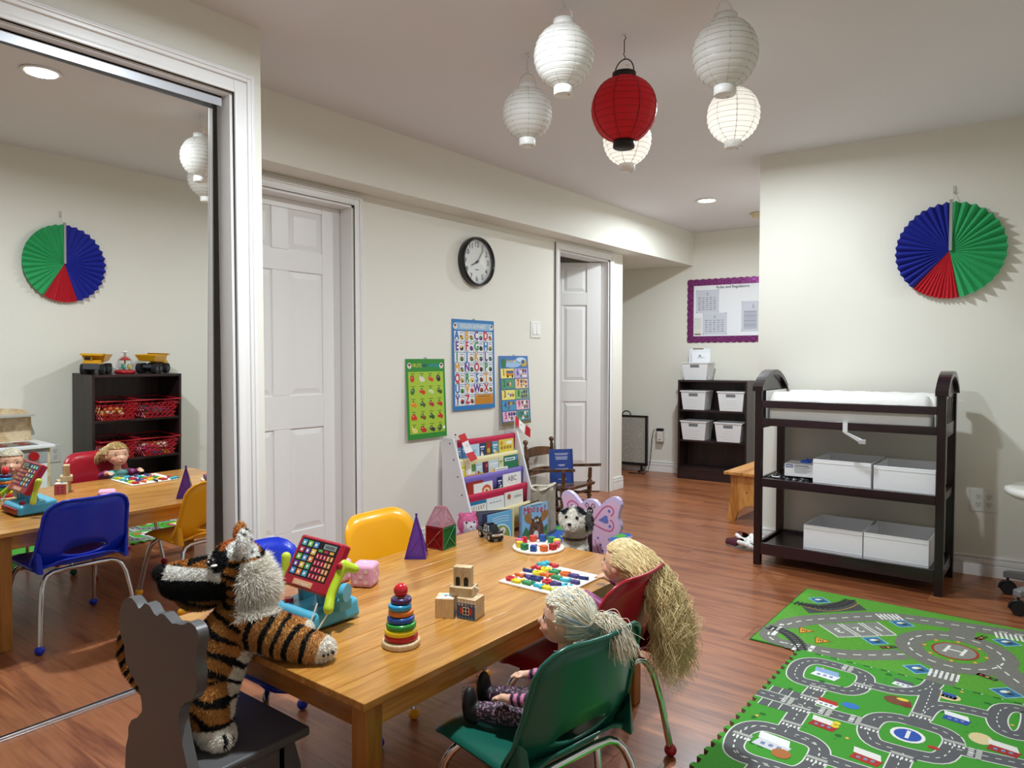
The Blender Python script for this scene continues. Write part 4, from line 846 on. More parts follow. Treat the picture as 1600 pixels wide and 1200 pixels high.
for z, c, h in SL:
    X = rfx(z)-.028; m = mat(c, .7, bump=.25, bscale=350); b = MB(); ya, yb = RK0+.009, RK1-.009
    prof = [(X-.012, z-.012), (X-.010, z+.002), (X, z+.007), (X+.010, z+.002), (X+.012, z-.012), (X+.010, z-.04), (X+.006, z-h)]
    V = []; n = 16
    for i in range(n+1):
        v = i/n; sag = .003*math.sin(PI*v)
        for x, zz in prof: V.append((x+sag, ya+(yb-ya)*v, zz-sag))
    K = len(prof); b.add(V, [(i*K+j, (i+1)*K+j, (i+1)*K+j+1, i*K+j+1) for i in range(n) for j in range(K-1)], None, True)
    o = b.build('fabric_sling', m, t); sd = o.modifiers.new('s', 'SOLIDIFY'); sd.thickness = .0012
    MB().cyl((X, RK0+.0076, z), (X, RK1-.0076, z), .006, n=10).build('dowel', mat('#d8c8a0', .5), o)
for z in (.05, .45): MB().box(-2.955, -2.94, RK0+.0076, RK1-.0076, z, z+.05).build('back_rail', RKW, t)
# books in the rack: row k leans on sling k and stands behind sling k+1
def book(label, row, y, w, up, col, draw=None, th=.006, dx=0, cat='book', grp='books in the sling rack', sp=None):
    z1 = SL[row+1][0]; X0 = rfx(SL[row][0])-.028; up = up+.022 if up > .03 else up; h = .075+up; lean = R(3)
    t = thing('picture_book', label, cat, (X0+.0245+dx*.4, y+w/2, z1-.075), group=grp)
    M = Matrix(((0, -math.sin(lean), math.cos(lean), 0), (1, 0, 0, 0), (0, math.cos(lean), math.sin(lean), 0), (0, 0, 0, 1)))   # u along +Y, v up the cover, n towards the room
    MB('#f2efe6', M=M).box(-w/2+.001, w/2-.001, .001, h-.002, -th+.001, -.001).build('pages', mat('#f2efe6', .7), t)
    MB(col, M=M).box(-w/2, w/2, 0, h, -.001, 0).box(-w/2, w/2, 0, h, -th, -th+.001).box(-w/2, -w/2+.001, 0, h, -th, 0).build('cover', mat(col, .4), t)
    p = MB(M=M); p.LZ = .0003
    if draw: draw(p, w, h)
    else:
        rr = random.Random(label); p.rect(-w/2+.006, h-.028, w/2-.008, h-.020, sp or '#f4f4f4', 1); p.disc(rr.uniform(-w/6, w/6), h*.5, w*.25, rr.choice(['#e8b84a', '#d8483a', '#f2f2ee', '#3f8ac0', '#7ab04a']), 1, h*.12); p.rect(-w/2+.01, h-.040, w/2-.02, h-.036, sp or '#f4f4f4', 1); p.disc(rr.uniform(-w/5, w/5), h*.62, w*.14, rr.choice(['#8a4a2a', '#f2c8a0', '#222222', '#e8e8e8']), 2, h*.06)
    p.build('cover_print', PRINT, t); return t
def ttl(s, col, size, v=.02, extra=None):
    def f(p, w, h):
        p.text(s, 0, h-v, size, col, 2)
        if extra: extra(p, w, h)
    return f
B0 = RK0+.012
book('light blue book at the left end of the top sling', 0, B0, .058, .052, '#7fb2dc'); book('mid blue book with white title, second in the top sling', 0, B0+.062, .068, .062, '#4a86c0')
book('pale blue and white book lettered BC in the top sling', 0, B0+.133, .094, .060, '#b9d6e8', ttl('BC', '#2f5a9a', .03, .045)); book('navy blue book in the top sling beside the brown one', 0, B0+.230, .056, .060, '#25406e')
book('brown book with red circles in the top sling', 0, B0+.290, .05, .066, '#6a5638', lambda p, w, h: (p.disc(0, h-.025, .016, '#b5352a', 1), p.disc(0, h-.058, .016, '#c8a23a', 1)))
book('teal blue book beside the yellow one in the top sling', 0, B0+.352, .062, .060, '#5a9ab8'); 
book('wide yellow picture book at right of the top sling', 0, B0+.420, .155, .064, '#e6d05a', lambda p, w, h: ([p.rect(-.06+k*.03, h-.064, -.038+k*.03, h-.044, '#a8842f', 2) for k in range(4)], p.disc(.03, h-.024, .034, '#f2efe0', 1, .012), p.disc(-.05, h-.024, .014, '#c8922a', 1)))
book('yellow book at the left of the second sling', 1, B0+.005, .05, .048, '#e0c838'); book('cream book with green corner in the second sling', 1, B0+.058, .088, .050, '#e2dcc0', lambda p, w, h: (p.rect(.01, h-.045, w/2, h, '#5f8a4a', 1), p.disc(-.01, h-.04, .016, '#f4f4f0', 2)))
book('pale blue book in the second sling beside the maroon one', 1, B0+.150, .065, .050, '#b8cfd8'); book('maroon and navy book in the second sling', 1, B0+.218, .05, .052, '#6a1f35', lambda p, w, h: (p.rect(-w/2, 0, -.01, h, '#2a2a4a', 1), p.disc(.01, h-.025, .012, '#c8485a', 2)))
book('light grey-blue animal book in the second sling', 1, B0+.272, .10, .055, '#c5d8dc'); book('cream book with green leaves in the second sling', 1, B0+.376, .048, .060, '#dbd8b0', sp='#7a9a3a')
book('dark green book with white title in the second sling', 1, B0+.428, .148, .066, '#2f7a55', lambda p, w, h: (p.rect(-w/2+.01, h-.035, w/2-.03, h-.014, '#e8eeea', 1), p.rect(-.055, h-.029, .03, h-.021, '#4a78a8', 2), p.disc(.055, h-.02, .012, '#4a86c8', 2, .016)))
book('orange book lying sideways in front in the second sling', 1, B0+.06, .16, .010, '#d8862a', lambda p, w, h: [p.rect(-.06+k*.034, h-.019, -.034+k*.034, h-.009, '#7a3a14', 2) for k in range(4)], .004, .0075)
book('white card with grey writing in the second sling', 1, B0+.33, .13, .022, '#f0f0ec', lambda p, w, h: (p.rect(-.05, h-.014, .05, h-.009, '#8a8a90', 1), p.rect(-.055, h-.03, .055, h-.018, '#c8c8cc', 1)), .002, .0085)
book('dark red storybook at the left of the third sling', 2, B0+.03, .15, .055, '#9a2420', lambda p, w, h: (p.rect(-w/2+.006, 0, w/2-.006, h-.006, '#a83226', 1), p.rect(-.02, h-.036, .055, h-.022, '#c8603f', 2)))
book('white book with a red picture in the third sling', 2, B0+.088, .18, .038, '#f0eeea', lambda p, w, h: (p.disc(.03, h-.05, .045, '#d8603a', 1, .034), p.disc(.03, h-.055, .03, '#f2d8b8', 2, .022), p.disc(.03, h-.06, .014, '#8a2a20', 3)), .006, .0072)
book('narrow navy book in the third sling', 2, B0+.320, .05, .050, '#1f2f6a'); book('white book titled ABC in the third sling', 2, B0+.375, .19, .060, '#f2f0ee', ttl('ABC', '#5a3038', .048, .035), sp=None)
book('blue and white book titled DESERT in the lowest sling', 3, B0+.02, .15, .058, '#2f7aa8', lambda p, w, h: (p.rect(-w/2, 0, w/2, h-.022, '#f0ede4', 1), [p.text(c, -w/2+.014+i*.022, h-.045, .034, '#202024' if i % 2 else '#a02a2a', 2, .8) for i, c in enumerate('DESERT')]))
book('white picture book with small grey title in the lowest sling', 3, B0+.175, .17, .056, '#eef0f0', lambda p, w, h: [p.rect(-.055+k*.03, h-.033, -.034+k*.03, h-.028, '#8a9098', 2) for k in range(4)]); book('white book of colours at right of the lowest sling', 3, B0+.352, .19, .066, '#f0eee8', lambda p, w, h: (p.disc(-.05, h-.03, .018, '#b56a4a', 1), p.text('colors', .04, h-.035, .03, '#6a6a70', 2)))
# little paper flags on sticks
def flag(label, base, top, M, w=.16, h=.075, seg=14, wave=.012, droop=0):
    t = thing('hand_flag', label, 'flag', base, group='small flags on the book rack'); d = Vector(top)-Vector(base)
    MB().cyl((0, 0, 0), tuple(d), .0032, n=8).build('stick', mat('#f0f0f0', .4), t); MB().ell(tuple(d), .0052).build('tip', BLACK, t)
    c = MB(); 
    for i in range(seg):
        u0, u1 = i/seg, (i+1)/seg; col = '#c8232c' if (u1 <= .29 or u0 >= .70) else '#f2f0f0'
        f = lambda u, v: M @ Vector((u*w, v*h, wave*math.sin(u*7+v*1.5)*u))
        c.add([f(u0, 0), f(u1, 0), f(u1, 1), f(u0, 1)], [(0, 1, 2, 3)], col, True)
    c.build('cloth', mat(None, .55), t)
    leaf = [(0, -.9), (.08, -.45), (.5, -.5), (.42, -.3), (.9, .1), (.7, .2), (.75, .5), (.45, .42), (.2, .15), (.3, .7), (.15, .6), (0, 1), (-.15, .6), (-.3, .7), (-.2, .15), (-.45, .42), (-.75, .5), (-.7, .2), (-.9, .1), (-.42, -.3), (-.5, -.5), (-.08, -.45)]
    l = MB('#c8232c')
    for off in (.0012, -.0012): l.add([M @ Vector((w*.5+x*h*.33, h*.5+y*h*.33, wave*math.sin((.5+x*h*.33/w)*7+(.5+y*.33)*1.5)*(.5+x*h*.33/w)+off)) for x, y in leaf], [tuple(range(len(leaf)))])
    l.build('maple_leaf', mat('#c8232c', .55), t)
flag('small red and white maple leaf flag drooping over the left rack panel', (rfx(.56)-.004, 3.138, .50), (rfx(.64)+.004, 3.134, .652), Matrix.Translation((0, 0, 0)) @ Matrix(((.32, .12, .9, .0), (.26, .96, -.1, 0), (-.91, .22, -.2, .148), (0, 0, 0, 1))), w=.17, h=.055)
flag('small red and white maple leaf flag standing at the right rack panel', (rfx(.60)-.02, 3.722, .615), (rfx(.60)-.006, 3.716, .742), Matrix.Translation((.003, 0, .062)) @ Matrix(((.25, -.15, .9, .0), (.72, .25, -.3, 0), (-.64, .95, .1, 0), (0, 0, 0, 1))), w=.16, h=.06)
# books and plush on the floor in front of the rack
t = thing('moose_book', 'standing open picture book titled Moose with a brown moose on its cover', 'book', (-2.46, 3.25, .0112), R(-8))
MC = WL(0, 0, 0); bw, bh = .215, .243
MB('#8fbfe0', M=MC).box(0, bw, 0, bh, -.003, 0).build('front_cover', mat('#8fbfe0', .35), t, bevel=.001)
p = MB(M=MC); p.LZ = .0004; p.rect(.002, .0, bw-.002, .085, '#6a9a3f', 1); p.poly([(.002, .08), (.03, .12), (.06, .085), (.1, .10), (.15, .08), (bw-.002, .11), (bw-.002, .07), (.002, .06)], '#4a7a4a', 2)
p.disc(.118, .075, .062, '#6a4a30', 3, .085, 24); p.disc(.118, .128, .030, '#6f4e34', 4, .042); p.disc(.118, .10, .028, '#8a6a4a', 4, .05)
for s in (-1, 1): p.disc(.118+s*.062, .155, .040, '#a8763f', 3, .020, rot=s*.5); p.disc(.118+s*.088, .173, .012, '#a8763f', 4, .022); p.disc(.118+s*.07, .180, .009, '#a8763f', 4, .02); p.disc(.118+s*.050, .178, .008, '#a8763f', 4, .018); p.disc(.118+s*.03, .150, .014, '#5a3f28', 5, .006, rot=s*.6); p.disc(.118+s*.010, .143, .008, '#f4f4f0', 6); p.disc(.118+s*.009, .142, .003, '#111111', 7)
p.disc(.112, .055, .022, '#f0ece0', 5, .03); p.disc(.112, .03, .028, '#c8784a', 5, .014)
for i, c in enumerate('Moose!'): p.text(c, .030+i*.032, .212+.005*math.sin(i), .062, '#d8281f', 8, .95)
p.rect(.07, .232, .16, .236, '#5a6a80', 3); p.build('cover_print', PRINT, t)
MB('#2f3038', M=MC).box(-.001, bw, 0, bh, -.0035, -.0005, M=T(z=-.012, ry=R(14))).build('back_cover', mat('#2f3038', .4), t)
for k in range(6): MB('#efe9da', M=MC).box(0, bw-.004-k*.004, .003, bh-.004, -.0008, 0, M=T(z=-.004-k*.0012, ry=R(2+k*2))).build('page', mat('#e3d8c0', .7), t)
MB('#a03a30', M=MC).box(-.014, -.001, 0, bh, -.013, -.001).build('spine', mat('#7a9ab8', .4), t)
p = MB(M=Matrix(((0,0,0,0),(0,0,-1,-.0142),(0,1,0,0),(0,0,0,1)))); p = MB(M=WR(-.007, -.0145, .12)); p.text('Moose!', 0, 0, .022, '#c8281f', 1, rot=R(-90)); p.build('spine_print', PRINT, t)
t = thing('board_book', 'light blue board book standing open with fanned pages', 'book', (-2.50, 2.985, .0112), R(-3)); bw, bh = .225, .232
MB('#7fb6d8', M=MC).box(0, bw, 0, bh, -.004, 0).build('front_cover', mat('#6fb0d8', .35), t, bevel=.002)
p = MB(M=MC); p.LZ = .0004; p.rect(bw-.016, 0, bw, bh, '#e8cf7a', 1); p.disc(.11, .09, .085, '#dcecf4', 1, .075, 28); p.disc(.11, .09, .077, '#8a9a4a', 2, .067, 28); p.disc(.125, .125, .026, '#f2d8d0', 3, .02); p.disc(.075, .105, .02, '#e8c04a', 3); p.disc(.15, .07, .022, '#c8922a', 3, .016); p.disc(.08, .065, .022, '#f0d070', 3, .016); p.disc(.125, .125, .008, '#333333', 4, .004)
for k in range(3): p.band([(.04+.14*i/10, .175+k*.014+.006*math.sin(PI*i/10)) for i in range(11)], .003, '#e8f2f8', 2)
p.build('cover_print', PRINT, t)
for k in range(5): MB('#5a5f78', M=MC).box(0, bw-.006, .002, bh-.002, -.002, 0, M=T(bw-.002, 0, -.005-k*.003, ry=R(180-4-k*7))).build('page', mat(['#3a4a68', '#4a3f58', '#5a6a80', '#6a5a60', '#4a6068'][k], .4), t)
t = thing('cloth_book', 'beige and grey cloth bag standing behind the moose book', 'bag', (-2.56, 3.60, .0112))
def bagg(u, v): a = u*2*PI; r = 1-.25*v; return (.045*math.cos(a)*r+.012*v*math.sin(5*a), .13*math.sin(a)*(1-.1*v), .30*v*(1-.03*math.sin(3*a)))
o = MB().grid(bagg, 36, 10).build('bag_body', mat('#a59a86', .8, vary=.35, bump=.3, bscale=60), t); o.modifiers.new('s', 'SOLIDIFY').thickness = .003
MB().tube([(.04*math.cos(a), .115*math.sin(a), .298+.01*math.sin(2*a)) for a in np.linspace(0, 2*PI, 24, endpoint=False)], .008, 6, closed=True).build('bag_rim', mat('#d8d0be', .8), t)
def solid(*cols): return lambda p: np.tile(L3(cols[0]), (len(p), 1))
t = thing('pink_plush', 'pink and white plush animal sitting in front of the rack', 'plush toy', (-2.60, 2.93, .0112), R(60))
def pk(p): c = np.tile(L3('#e07aa8'), (len(p), 1)); w = (p[:, 1] < -.02) & (np.abs(p[:, 0]) < .035) & (p[:, 2] < .205); c[w] = L3('#efe6ea'); return c
o = blob('body', [('e', (0, 0, .075), (.062, .055, .075)), ('e', (0, -.008, .185), (.056, .052, .058)), ('e', (-.038, .0, .235), (.014, .008, .016)), ('e', (.038, .0, .235), (.014, .008, .016)), ('e', (0, -.05, .172), (.028, .02, .02)), ('l', [(-.05, -.02, .12), (-.045, -.07, .10)], [.02, .016]), ('l', [(.05, -.02, .12), (.045, -.07, .10)], [.02, .016]), ('l', [(-.03, -.03, .02), (-.04, -.09, .02)], [.022, .02]), ('l', [(.03, -.03, .02), (.04, -.09, .02)], [.022, .02])], pk, FURM, t, .005, 4)
fur('pile', o, 9000, .008, pk, t, width=.0012)
for s in (-1, 1): MB().ell((s*.022, -.052, .20), .006).build('eye', mat('#141414', .1), t)
MB('#4a3a3a').ell((0, -.068, .18), (.007, .005, .005)).build('nose', mat('#8a4a5a', .4), t)

# ================================================================== ROCKING CHAIR
t = thing('rocking_chair', 'small turned brown wooden rocking chair beside the open door', 'chair', (-2.70, 4.03, 0), R(90))   # local front is -Y -> +X
def spindle(p0, p1, r, beads, name, parent, m=WALNUT):
    P = []; Rr = []; n = 26; a, b = Vector(p0), Vector(p1)
    for i in range(n+1):
        k = i/n; rr = r*(1-.10*math.cos(2*PI*k))
        for bd in beads:
            if abs(k-bd) < .03: rr = r*1.35
            elif abs(k-bd) < .055: rr = r*.72
        P.append(tuple(a.lerp(b, k))); Rr.append(rr)
    return MB().tube(P, Rr, 12).build(name, m, parent)
for s in (-1, 1):
    po = spindle((s*.155, .155, .05), (s*.155, .205, .505), .0135, (.3, .62, .82), 'back_post', t); MB().lathe([(.006, 0), (.010, .004), (.008, .010), (.016, .018), (.019, .028), (.016, .038), (.006, .045), (0, .046)], 16, M=T(s*.155, .206, .505)).build('finial', WALNUT, po)
    spindle((s*.165, -.105, .06), (s*.165, -.115, .355), .0145, (.35, .68), 'front_leg', t)
    MB().prism([(-.014, -.20), (.014, -.20), (.02, -.17), (.014, .17), (-.014, .17), (-.02, -.17)], 0, .018, M=T(s*.165, .0, .352, rx=R(-6))).build('armrest', WALNUT, t, bevel=.004)
    arc = [(s*.16, y, .016+.42*(y*y)*.9) for y in np.linspace(-.26, .33, 20)]
    b = MB()
    for (xa, ya, za), (xb, yb, zb) in zip(arc[:-1], arc[1:]): b.hexa([(xa-.011, ya, za-.016), (xa+.011, ya, za-.016), (xb+.011, yb, zb-.016), (xb-.011, yb, zb-.016)], [(xa-.011, ya, za+.02), (xa+.011, ya, za+.02), (xb+.011, yb, zb+.02), (xb-.011, yb, zb+.02)])
    b.build('rocker', WALNUT, t)
    for z in (.12, .18): MB().cyl((s*.158, -.108, z), (s*.155, .165, z-.01), .007, n=10).build('stretcher', WALNUT, t)
for z, y in ((.13, -.108), (.20, -.110)): MB().cyl((-.165, y, z), (.165, y, z), .008, n=10).build('stretcher', WALNUT, t)
MB().hexa([(-.17, -.15, .240), (.17, -.15, .240), (.15, .165, .208), (-.15, .165, .208)], [(-.175, -.155, .262), (.175, -.155, .262), (.152, .168, .228), (-.152, .168, .228)]).build('seat', WALNUT, t, bevel=.005)
for z0, z1, sg in ((.425, .475, .018), (.30, .335, .014)):
    b = MB(); n = 12
    for i in range(n):
        xa, xb = -.15+.30*i/n, -.15+.30*(i+1)/n; f = lambda x: sg*(1-(x/.15)**2); yy = lambda z: .165+(z-.05)*.11
        b.hexa([(xa, yy(z0)+f(xa)-.006, z0), (xb, yy(z0)+f(xb)-.006, z0), (xb, yy(z0)+f(xb)+.006, z0), (xa, yy(z0)+f(xa)+.006, z0)], [(xa, yy(z1)+f(xa)-.006, z1+f(xa)*.8), (xb, yy(z1)+f(xb)-.006, z1+f(xb)*.8), (xb, yy(z1)+f(xb)+.006, z1+f(xb)*.8), (xa, yy(z1)+f(xa)+.006, z1+f(xa)*.8)])
    b.build('back_slat', WALNUT, t)
t = thing('blue_book', 'dark blue hardcover book upright on the rocking chair seat', 'book'); bw, bh = .165, .235
t.matrix_world = Matrix.Translation((-2.70, 4.02, .254)) @ Matrix.Rotation(R(-40), 4, 'Z') @ Matrix.Rotation(R(-8), 4, 'Y') @ WL(0, 0, 0)
MB('#2a4592').box(-bw/2, bw/2, 0, bh, 0, .003).box(-bw/2, bw/2, 0, bh, -.018, -.015).box(bw/2-.003, bw/2, 0, bh, -.018, .003).build('cover', mat('#2a4796', .35, coat=.2), t, bevel=.001)
MB('#eeeeea').box(-bw/2+.003, bw/2-.003, .003, bh-.003, -.015, 0).build('pages', mat('#ecebe4', .7), t)
p = MB(M=T(z=.003)); 
for k, (v, w_) in enumerate(((.205, .10), (.197, .085), (.182, .09), (.174, .08), (.166, .085), (.128, .05), (.122, .035), (.10, .09), (.092, .11), (.084, .10), (.03, .06))): p.rect(-w_/2, v-.002, w_/2, v+.002, '#c9cfe2', 1)
p.rect(bw/2-.014, 0, bw/2-.009, bh, '#1a2c60', 1); p.build('cover_print', PRINT, t)

# ================================================================== BUTTERFLY CHAIR
t = thing('butterfly_chair', 'lilac and pink painted butterfly child chair behind the table', 'chair')
right = [(-1.438, .564), (-1.423, .562), (-1.41, .553), (-1.402, .542), (-1.392, .55), (-1.367, .574), (-1.346, .585), (-1.328, .586), (-1.313, .576), (-1.307, .558), (-1.315, .533), (-1.319, .509), (-1.31, .489), (-1.307, .468), (-1.318, .446), (-1.339, .434), (-1.366, .419), (-1.363, .407), (-1.348, .393), (-1.333, .374), (-1.322, .345), (-1.33, .315), (-1.36, .30), (-1.385, .285), (-1.39, .25)]
cxb = -1.442; ol = right+[(2*cxb-x, z) for x, z in right[::-1]]
BM = Matrix(((1,0,0,0),(0,0,-1,2.362),(0,1,0,0),(0,0,0,1))); LIL = mat('#c9b7dc', .35, coat=.1)
o = MB(M=BM).prism([(x, z) for x, z in ol][::-1], 0, .02).build('wing_back', LIL, t, bevel=.004, seg=3)
p = MB(M=Matrix(((1,0,0,0),(0,0,-1,2.3417),(0,1,0,0),(0,0,0,1)))); p.LZ = .0003
inn = [((x-cxb)*.86+cxb+(.012 if x > cxb+.02 else -.012 if x < cxb-.02 else 0), (z-.47)*.86+.47) for x, z in ol]
p.poly(inn, '#dcb4cf', 1)
for s in (1, -1):
    mx = lambda P: [(x if s > 0 else 2*cxb-x, z) for x, z in P]
    p.band(smooth_path(mx([(-1.426, .483), (-1.398, .522), (-1.379, .543), (-1.358, .55), (-1.34, .541), (-1.337, .525), (-1.35, .511)])), .005, '#c9558a', 3); p.band(smooth_path(mx([(-1.424, .47), (-1.397, .46), (-1.367, .452), (-1.348, .453), (-1.337, .469), (-1.34, .49), (-1.353, .496)])), .005, '#c9558a', 3)
    for (x, z), r in (((-1.358, .529), .006), ((-1.354, .471), .006), ((-1.406, .419), .005), ((-1.394, .394), .005), ((-1.385, .372), .005), ((-1.37, .352), .005)): p.disc(x if s > 0 else 2*cxb-x, z, r, '#6a72b8', 3)
    h = [(-1.405, .488), (-1.385, .503), (-1.372, .511), (-1.364, .509), (-1.364, .50), (-1.36, .492), (-1.362, .482), (-1.372, .479)]; p.poly(mx(h), '#6a72b8', 3)
    p.band(smooth_path(mx([(-1.42, .41), (-1.405, .37), (-1.385, .335), (-1.36, .335), (-1.352, .36), (-1.365, .375)])), .004, '#c9558a', 3)
p.disc(cxb, .519, .014, '#2a1a22', 4, .016); p.poly([(cxb-.006, .51), (cxb+.006, .51), (cxb+.011, .45), (cxb+.010, .36), (cxb, .32), (cxb-.010, .36), (cxb-.011, .45)], '#2a1a22', 4)
for s in (-1, 1): p.band([(cxb+s*.005, .533), (cxb+s*.008, .545), (cxb+s*.017, .549), (cxb+s*.022, .540), (cxb+s*.017, .532), (cxb+s*.012, .536)], .003, '#2a1a22', 4); p.disc(cxb+s*.005, .521, .003, '#f4f4f4', 5)
p.build('wing_print', PRINT, o)
MB().box(-1.575, -1.31, 2.095, 2.3414, .245, .263).build('seat', mat('#d8b0cc', .35), t, bevel=.004)
for x in (-1.555, -1.33):
    for y in (2.125, 2.345): MB().box(x-.014, x+.014, y-.014, y+.014, 0, .245).build('leg', LIL, t, bevel=.003)
for y in (2.125, 2.345): MB().box(-1.541, -1.344, y-.008, y+.008, .20, .245).build('rail', LIL, t)

# ================================================================== FAR HALLWAY: bookcase, bins, heater, board, bench
def bookcase(name, label, M, w, h, d, shelves, kick=.1):
    t = thing(name, label, 'bookcase'); t.matrix_world = M; e = .017       # local: x across, y depth (front at 0), z up
    for s in (0, 1): MB().box(s*(w-e), s*(w-e)+e, 0, d, 0, h).build('side_panel', ESPR, t, bevel=.001, seg=1)
    MB().box(e+.0002, w-e-.0002, 0, d, h-e, h).build('top', ESPRX, t, bevel=.001, seg=1)
    for z in shelves: MB().box(e+.0002, w-e-.0002, .006, d-.008, z-e, z).build('shelf', ESPRX, t, bevel=.001, seg=1)
    MB().box(e+.0002, w-e-.0002, d-.007, d-.002, .01, h-e).build('back_board', ESPR, t)
    MB().box(e+.0002, w-e-.0002, .004, .018, 0, shelves[-1]-e).build('kick_board', ESPRX, t)
    return t
BCY = 6.135
bc = bookcase('bookcase', 'dark brown bookcase with white bins in the far hallway', Matrix.Translation((-2.822, 6.112, 0)) @ Matrix.Rotation(R(3.5), 4, 'Z'), .632, .912, .235, [.640, .363, .108])
BM4 = Matrix.Translation((-2.822, 6.112, 0)) @ Matrix.Rotation(R(3.5), 4, 'Z')
WBIN = mat('#e6e7ea', .4, bump=.02)
def bin_(label, x, z, w=.236, h=.175, d=.21, y=-.01):
    t = thing('storage_bin', label, 'storage bin', group='white plastic bins on the hallway bookcase'); t.matrix_world = BM4 @ Matrix.Translation((x+w/2, y+d/2, z)); W2, D2 = w/2, d/2; b0, b1 = .84, 1.0; e = .003
    V = lambda s, zz, k=0: [(-W2*s+k, -D2*s+k, zz), (W2*s-k, -D2*s+k, zz), (W2*s-k, D2*s-k, zz), (-W2*s+k, D2*s-k, zz)]
    b = MB(); o_, i_ = V(b0, .001)+V(b1, h), V(b0, .005, e)+V(b1, h, e)
    b.add(o_, [(0, 3, 2, 1), (0, 1, 5, 4), (1, 2, 6, 5), (2, 3, 7, 6), (3, 0, 4, 7)]); b.add(i_, [(0, 1, 2, 3), (4, 5, 1, 0), (5, 6, 2, 1), (6, 7, 3, 2), (7, 4, 0, 3)])
    b.add(V(1.0, h, e)+V(1.045, h)+V(1.045, h-.010)+V(1.0, h-.010), [(i, (i+1) % 4, 4+(i+1) % 4, 4+i) for i in range(4)]+[(4+i, 4+(i+1) % 4, 8+(i+1) % 4, 8+i) for i in range(4)]+[(8+i, 8+(i+1) % 4, 12+(i+1) % 4, 12+i) for i in range(4)])
    b.build('bin_body', WBIN, t)
    sl = (1-b0)*D2/h; fy = lambda zz: -D2*(b0+(b1-b0)*zz/h)
    hz = h*.80; MB('#8a8c90').hexa([(-.042, fy(hz-.016)-.0004, hz-.016), (.042, fy(hz-.016)-.0004, hz-.016), (.042, fy(hz-.016)+.002, hz-.016), (-.042, fy(hz-.016)+.002, hz-.016)], [(-.042, fy(hz+.012)-.0004, hz+.012), (.042, fy(hz+.012)-.0004, hz+.012), (.042, fy(hz+.012)+.002, hz+.012), (-.042, fy(hz+.012)+.002, hz+.012)]).build('handle_hole', mat('#77797e', .6), t)
    for k in range(5): zz = h*(.16+.10*k); MB().box(-.05, .05, fy(zz)-.0016, fy(zz), zz, zz+.004).build('ridge', WBIN, t)
    return t
bin_('white bin at left on the upper shelf of the hallway bookcase', .030, .6402, .236); bin_('white bin at right on the upper shelf of the hallway bookcase', .372, .6402, .236)
bin_('white bin at left on the lower shelf of the hallway bookcase', .031, .3632, .240); bin_('white bin at right on the lower shelf of the hallway bookcase', .348, .3632, .242)
tb = bin_('white bin of papers on top of the hallway bookcase', .03, .9122, .244, .162, .2, .01)
t = thing('paper_stack', 'white binder and papers standing in the top bin', 'papers'); t.matrix_world = BM4 @ Matrix.Translation((.055, .10, .9175))
MB('#eef0f2').box(0, .20, 0, .012, 0, .285, M=T(-.02, .05, rx=R(-6))).build('binder', mat('#eceff2', .4), t, bevel=.006, seg=3)
MB('#8a6a3a').box(.03, .13, .0, .014, .278, .288, M=T(-.01, .05, rx=R(-6))).build('clip', mat('#7a5a36', .5), t)
MB('#f4f4f6').box(.02, .195, 0, .001, 0, .262, M=T(0, .028, rx=R(-4))).build('page', mat('#eef1f6', .6), t)
MB('#f4f4f6').box(.03, .205, 0, .001, 0, .245, M=T(0, .010, rx=R(-3))).build('page', mat('#f4f5f8', .6), t)
p = MB(M=Matrix.Translation((0, .0095, 0)) @ Matrix.Rotation(R(-3), 4, 'X') @ Matrix(((1,0,0,0),(0,0,-1,0),(0,1,0,0),(0,0,0,1)))); p.poly([(.105, .235), (.11, .222), (.125, .205), (.118, .205), (.108, .215), (.098, .205), (.09, .205), (.103, .222)], '#5a5f70', 1); p.rect(.085, .197, .155, .200, '#7a8090', 1); p.build('page_print', PRINT, t)

t = thing('panel_heater', 'grey patterned panel heater with black frame and handle in the alcove', 'heater'); t.matrix_world = Matrix.Translation((-3.36, 6.235, 0)) @ Matrix.Rotation(FA, 4, 'Z')
def heat_mat():
    m, nt, b = _new('heater_fabric'); N = nt.nodes; L = nt.links; tc = N.new('ShaderNodeTexCoord'); v = N.new('ShaderNodeTexVoronoi'); v.inputs['Scale'].default_value = 45; v.feature = 'DISTANCE_TO_EDGE'
    L.new(tc.outputs['Object'], v.inputs['Vector']); rp = N.new('ShaderNodeValToRGB'); rp.color_ramp.elements[0].color = (*lin('#c2beb4'), 1); rp.color_ramp.elements[1].color = (*lin('#9a978f'), 1); rp.color_ramp.elements[1].position = .08
    L.new(v.outputs[0], rp.inputs[0]); L.new(rp.outputs[0], b.inputs['Base Color']); b.inputs['Roughness'].default_value = .6; return m
MB().box(-.175, .142, -.012, .012, .085, .535).build('panel', heat_mat(), t, bevel=.004)
MB().box(.1422, .160, -.02, .02, .06, .55).box(-.193, -.1752, -.02, .02, .06, .55).box(-.193, .16, -.02, .02, .5352, .55).box(-.193, .16, -.02, .02, .06, .0848).build('frame', BLACK, t, bevel=.002)
MB().tube([(-.06+.045*math.cos(a), 0, .549+.042*math.sin(a)) for a in np.linspace(0, PI, 11)], .006, 8).build('handle', BLACK, t)
for x in (-.13, .10): MB().box(x-.012, x+.012, -.07, .05, 0, .018).box(x-.01, x+.01, -.008, .008, .018, .06).build('foot', BLACK, t, bevel=.003)
t = thing('wall_outlet', 'white outlet with plug-in adapter beside the hallway bookcase', 'outlet'); t.matrix_world = WR(-3.085, yf(-3.085), .385, FA)
outlet_plate(t, .07, (0,))
t = thing('plug_adapter', 'beige plug-in unit with black plug in the hallway outlet', 'adapter'); t.matrix_world = WR(-3.085, yf(-3.085), .385, FA)
MB().box(-.042, .022, -.085, .018, .0072, .055).build('housing', mat('#dedad2', .4), t, bevel=.006)
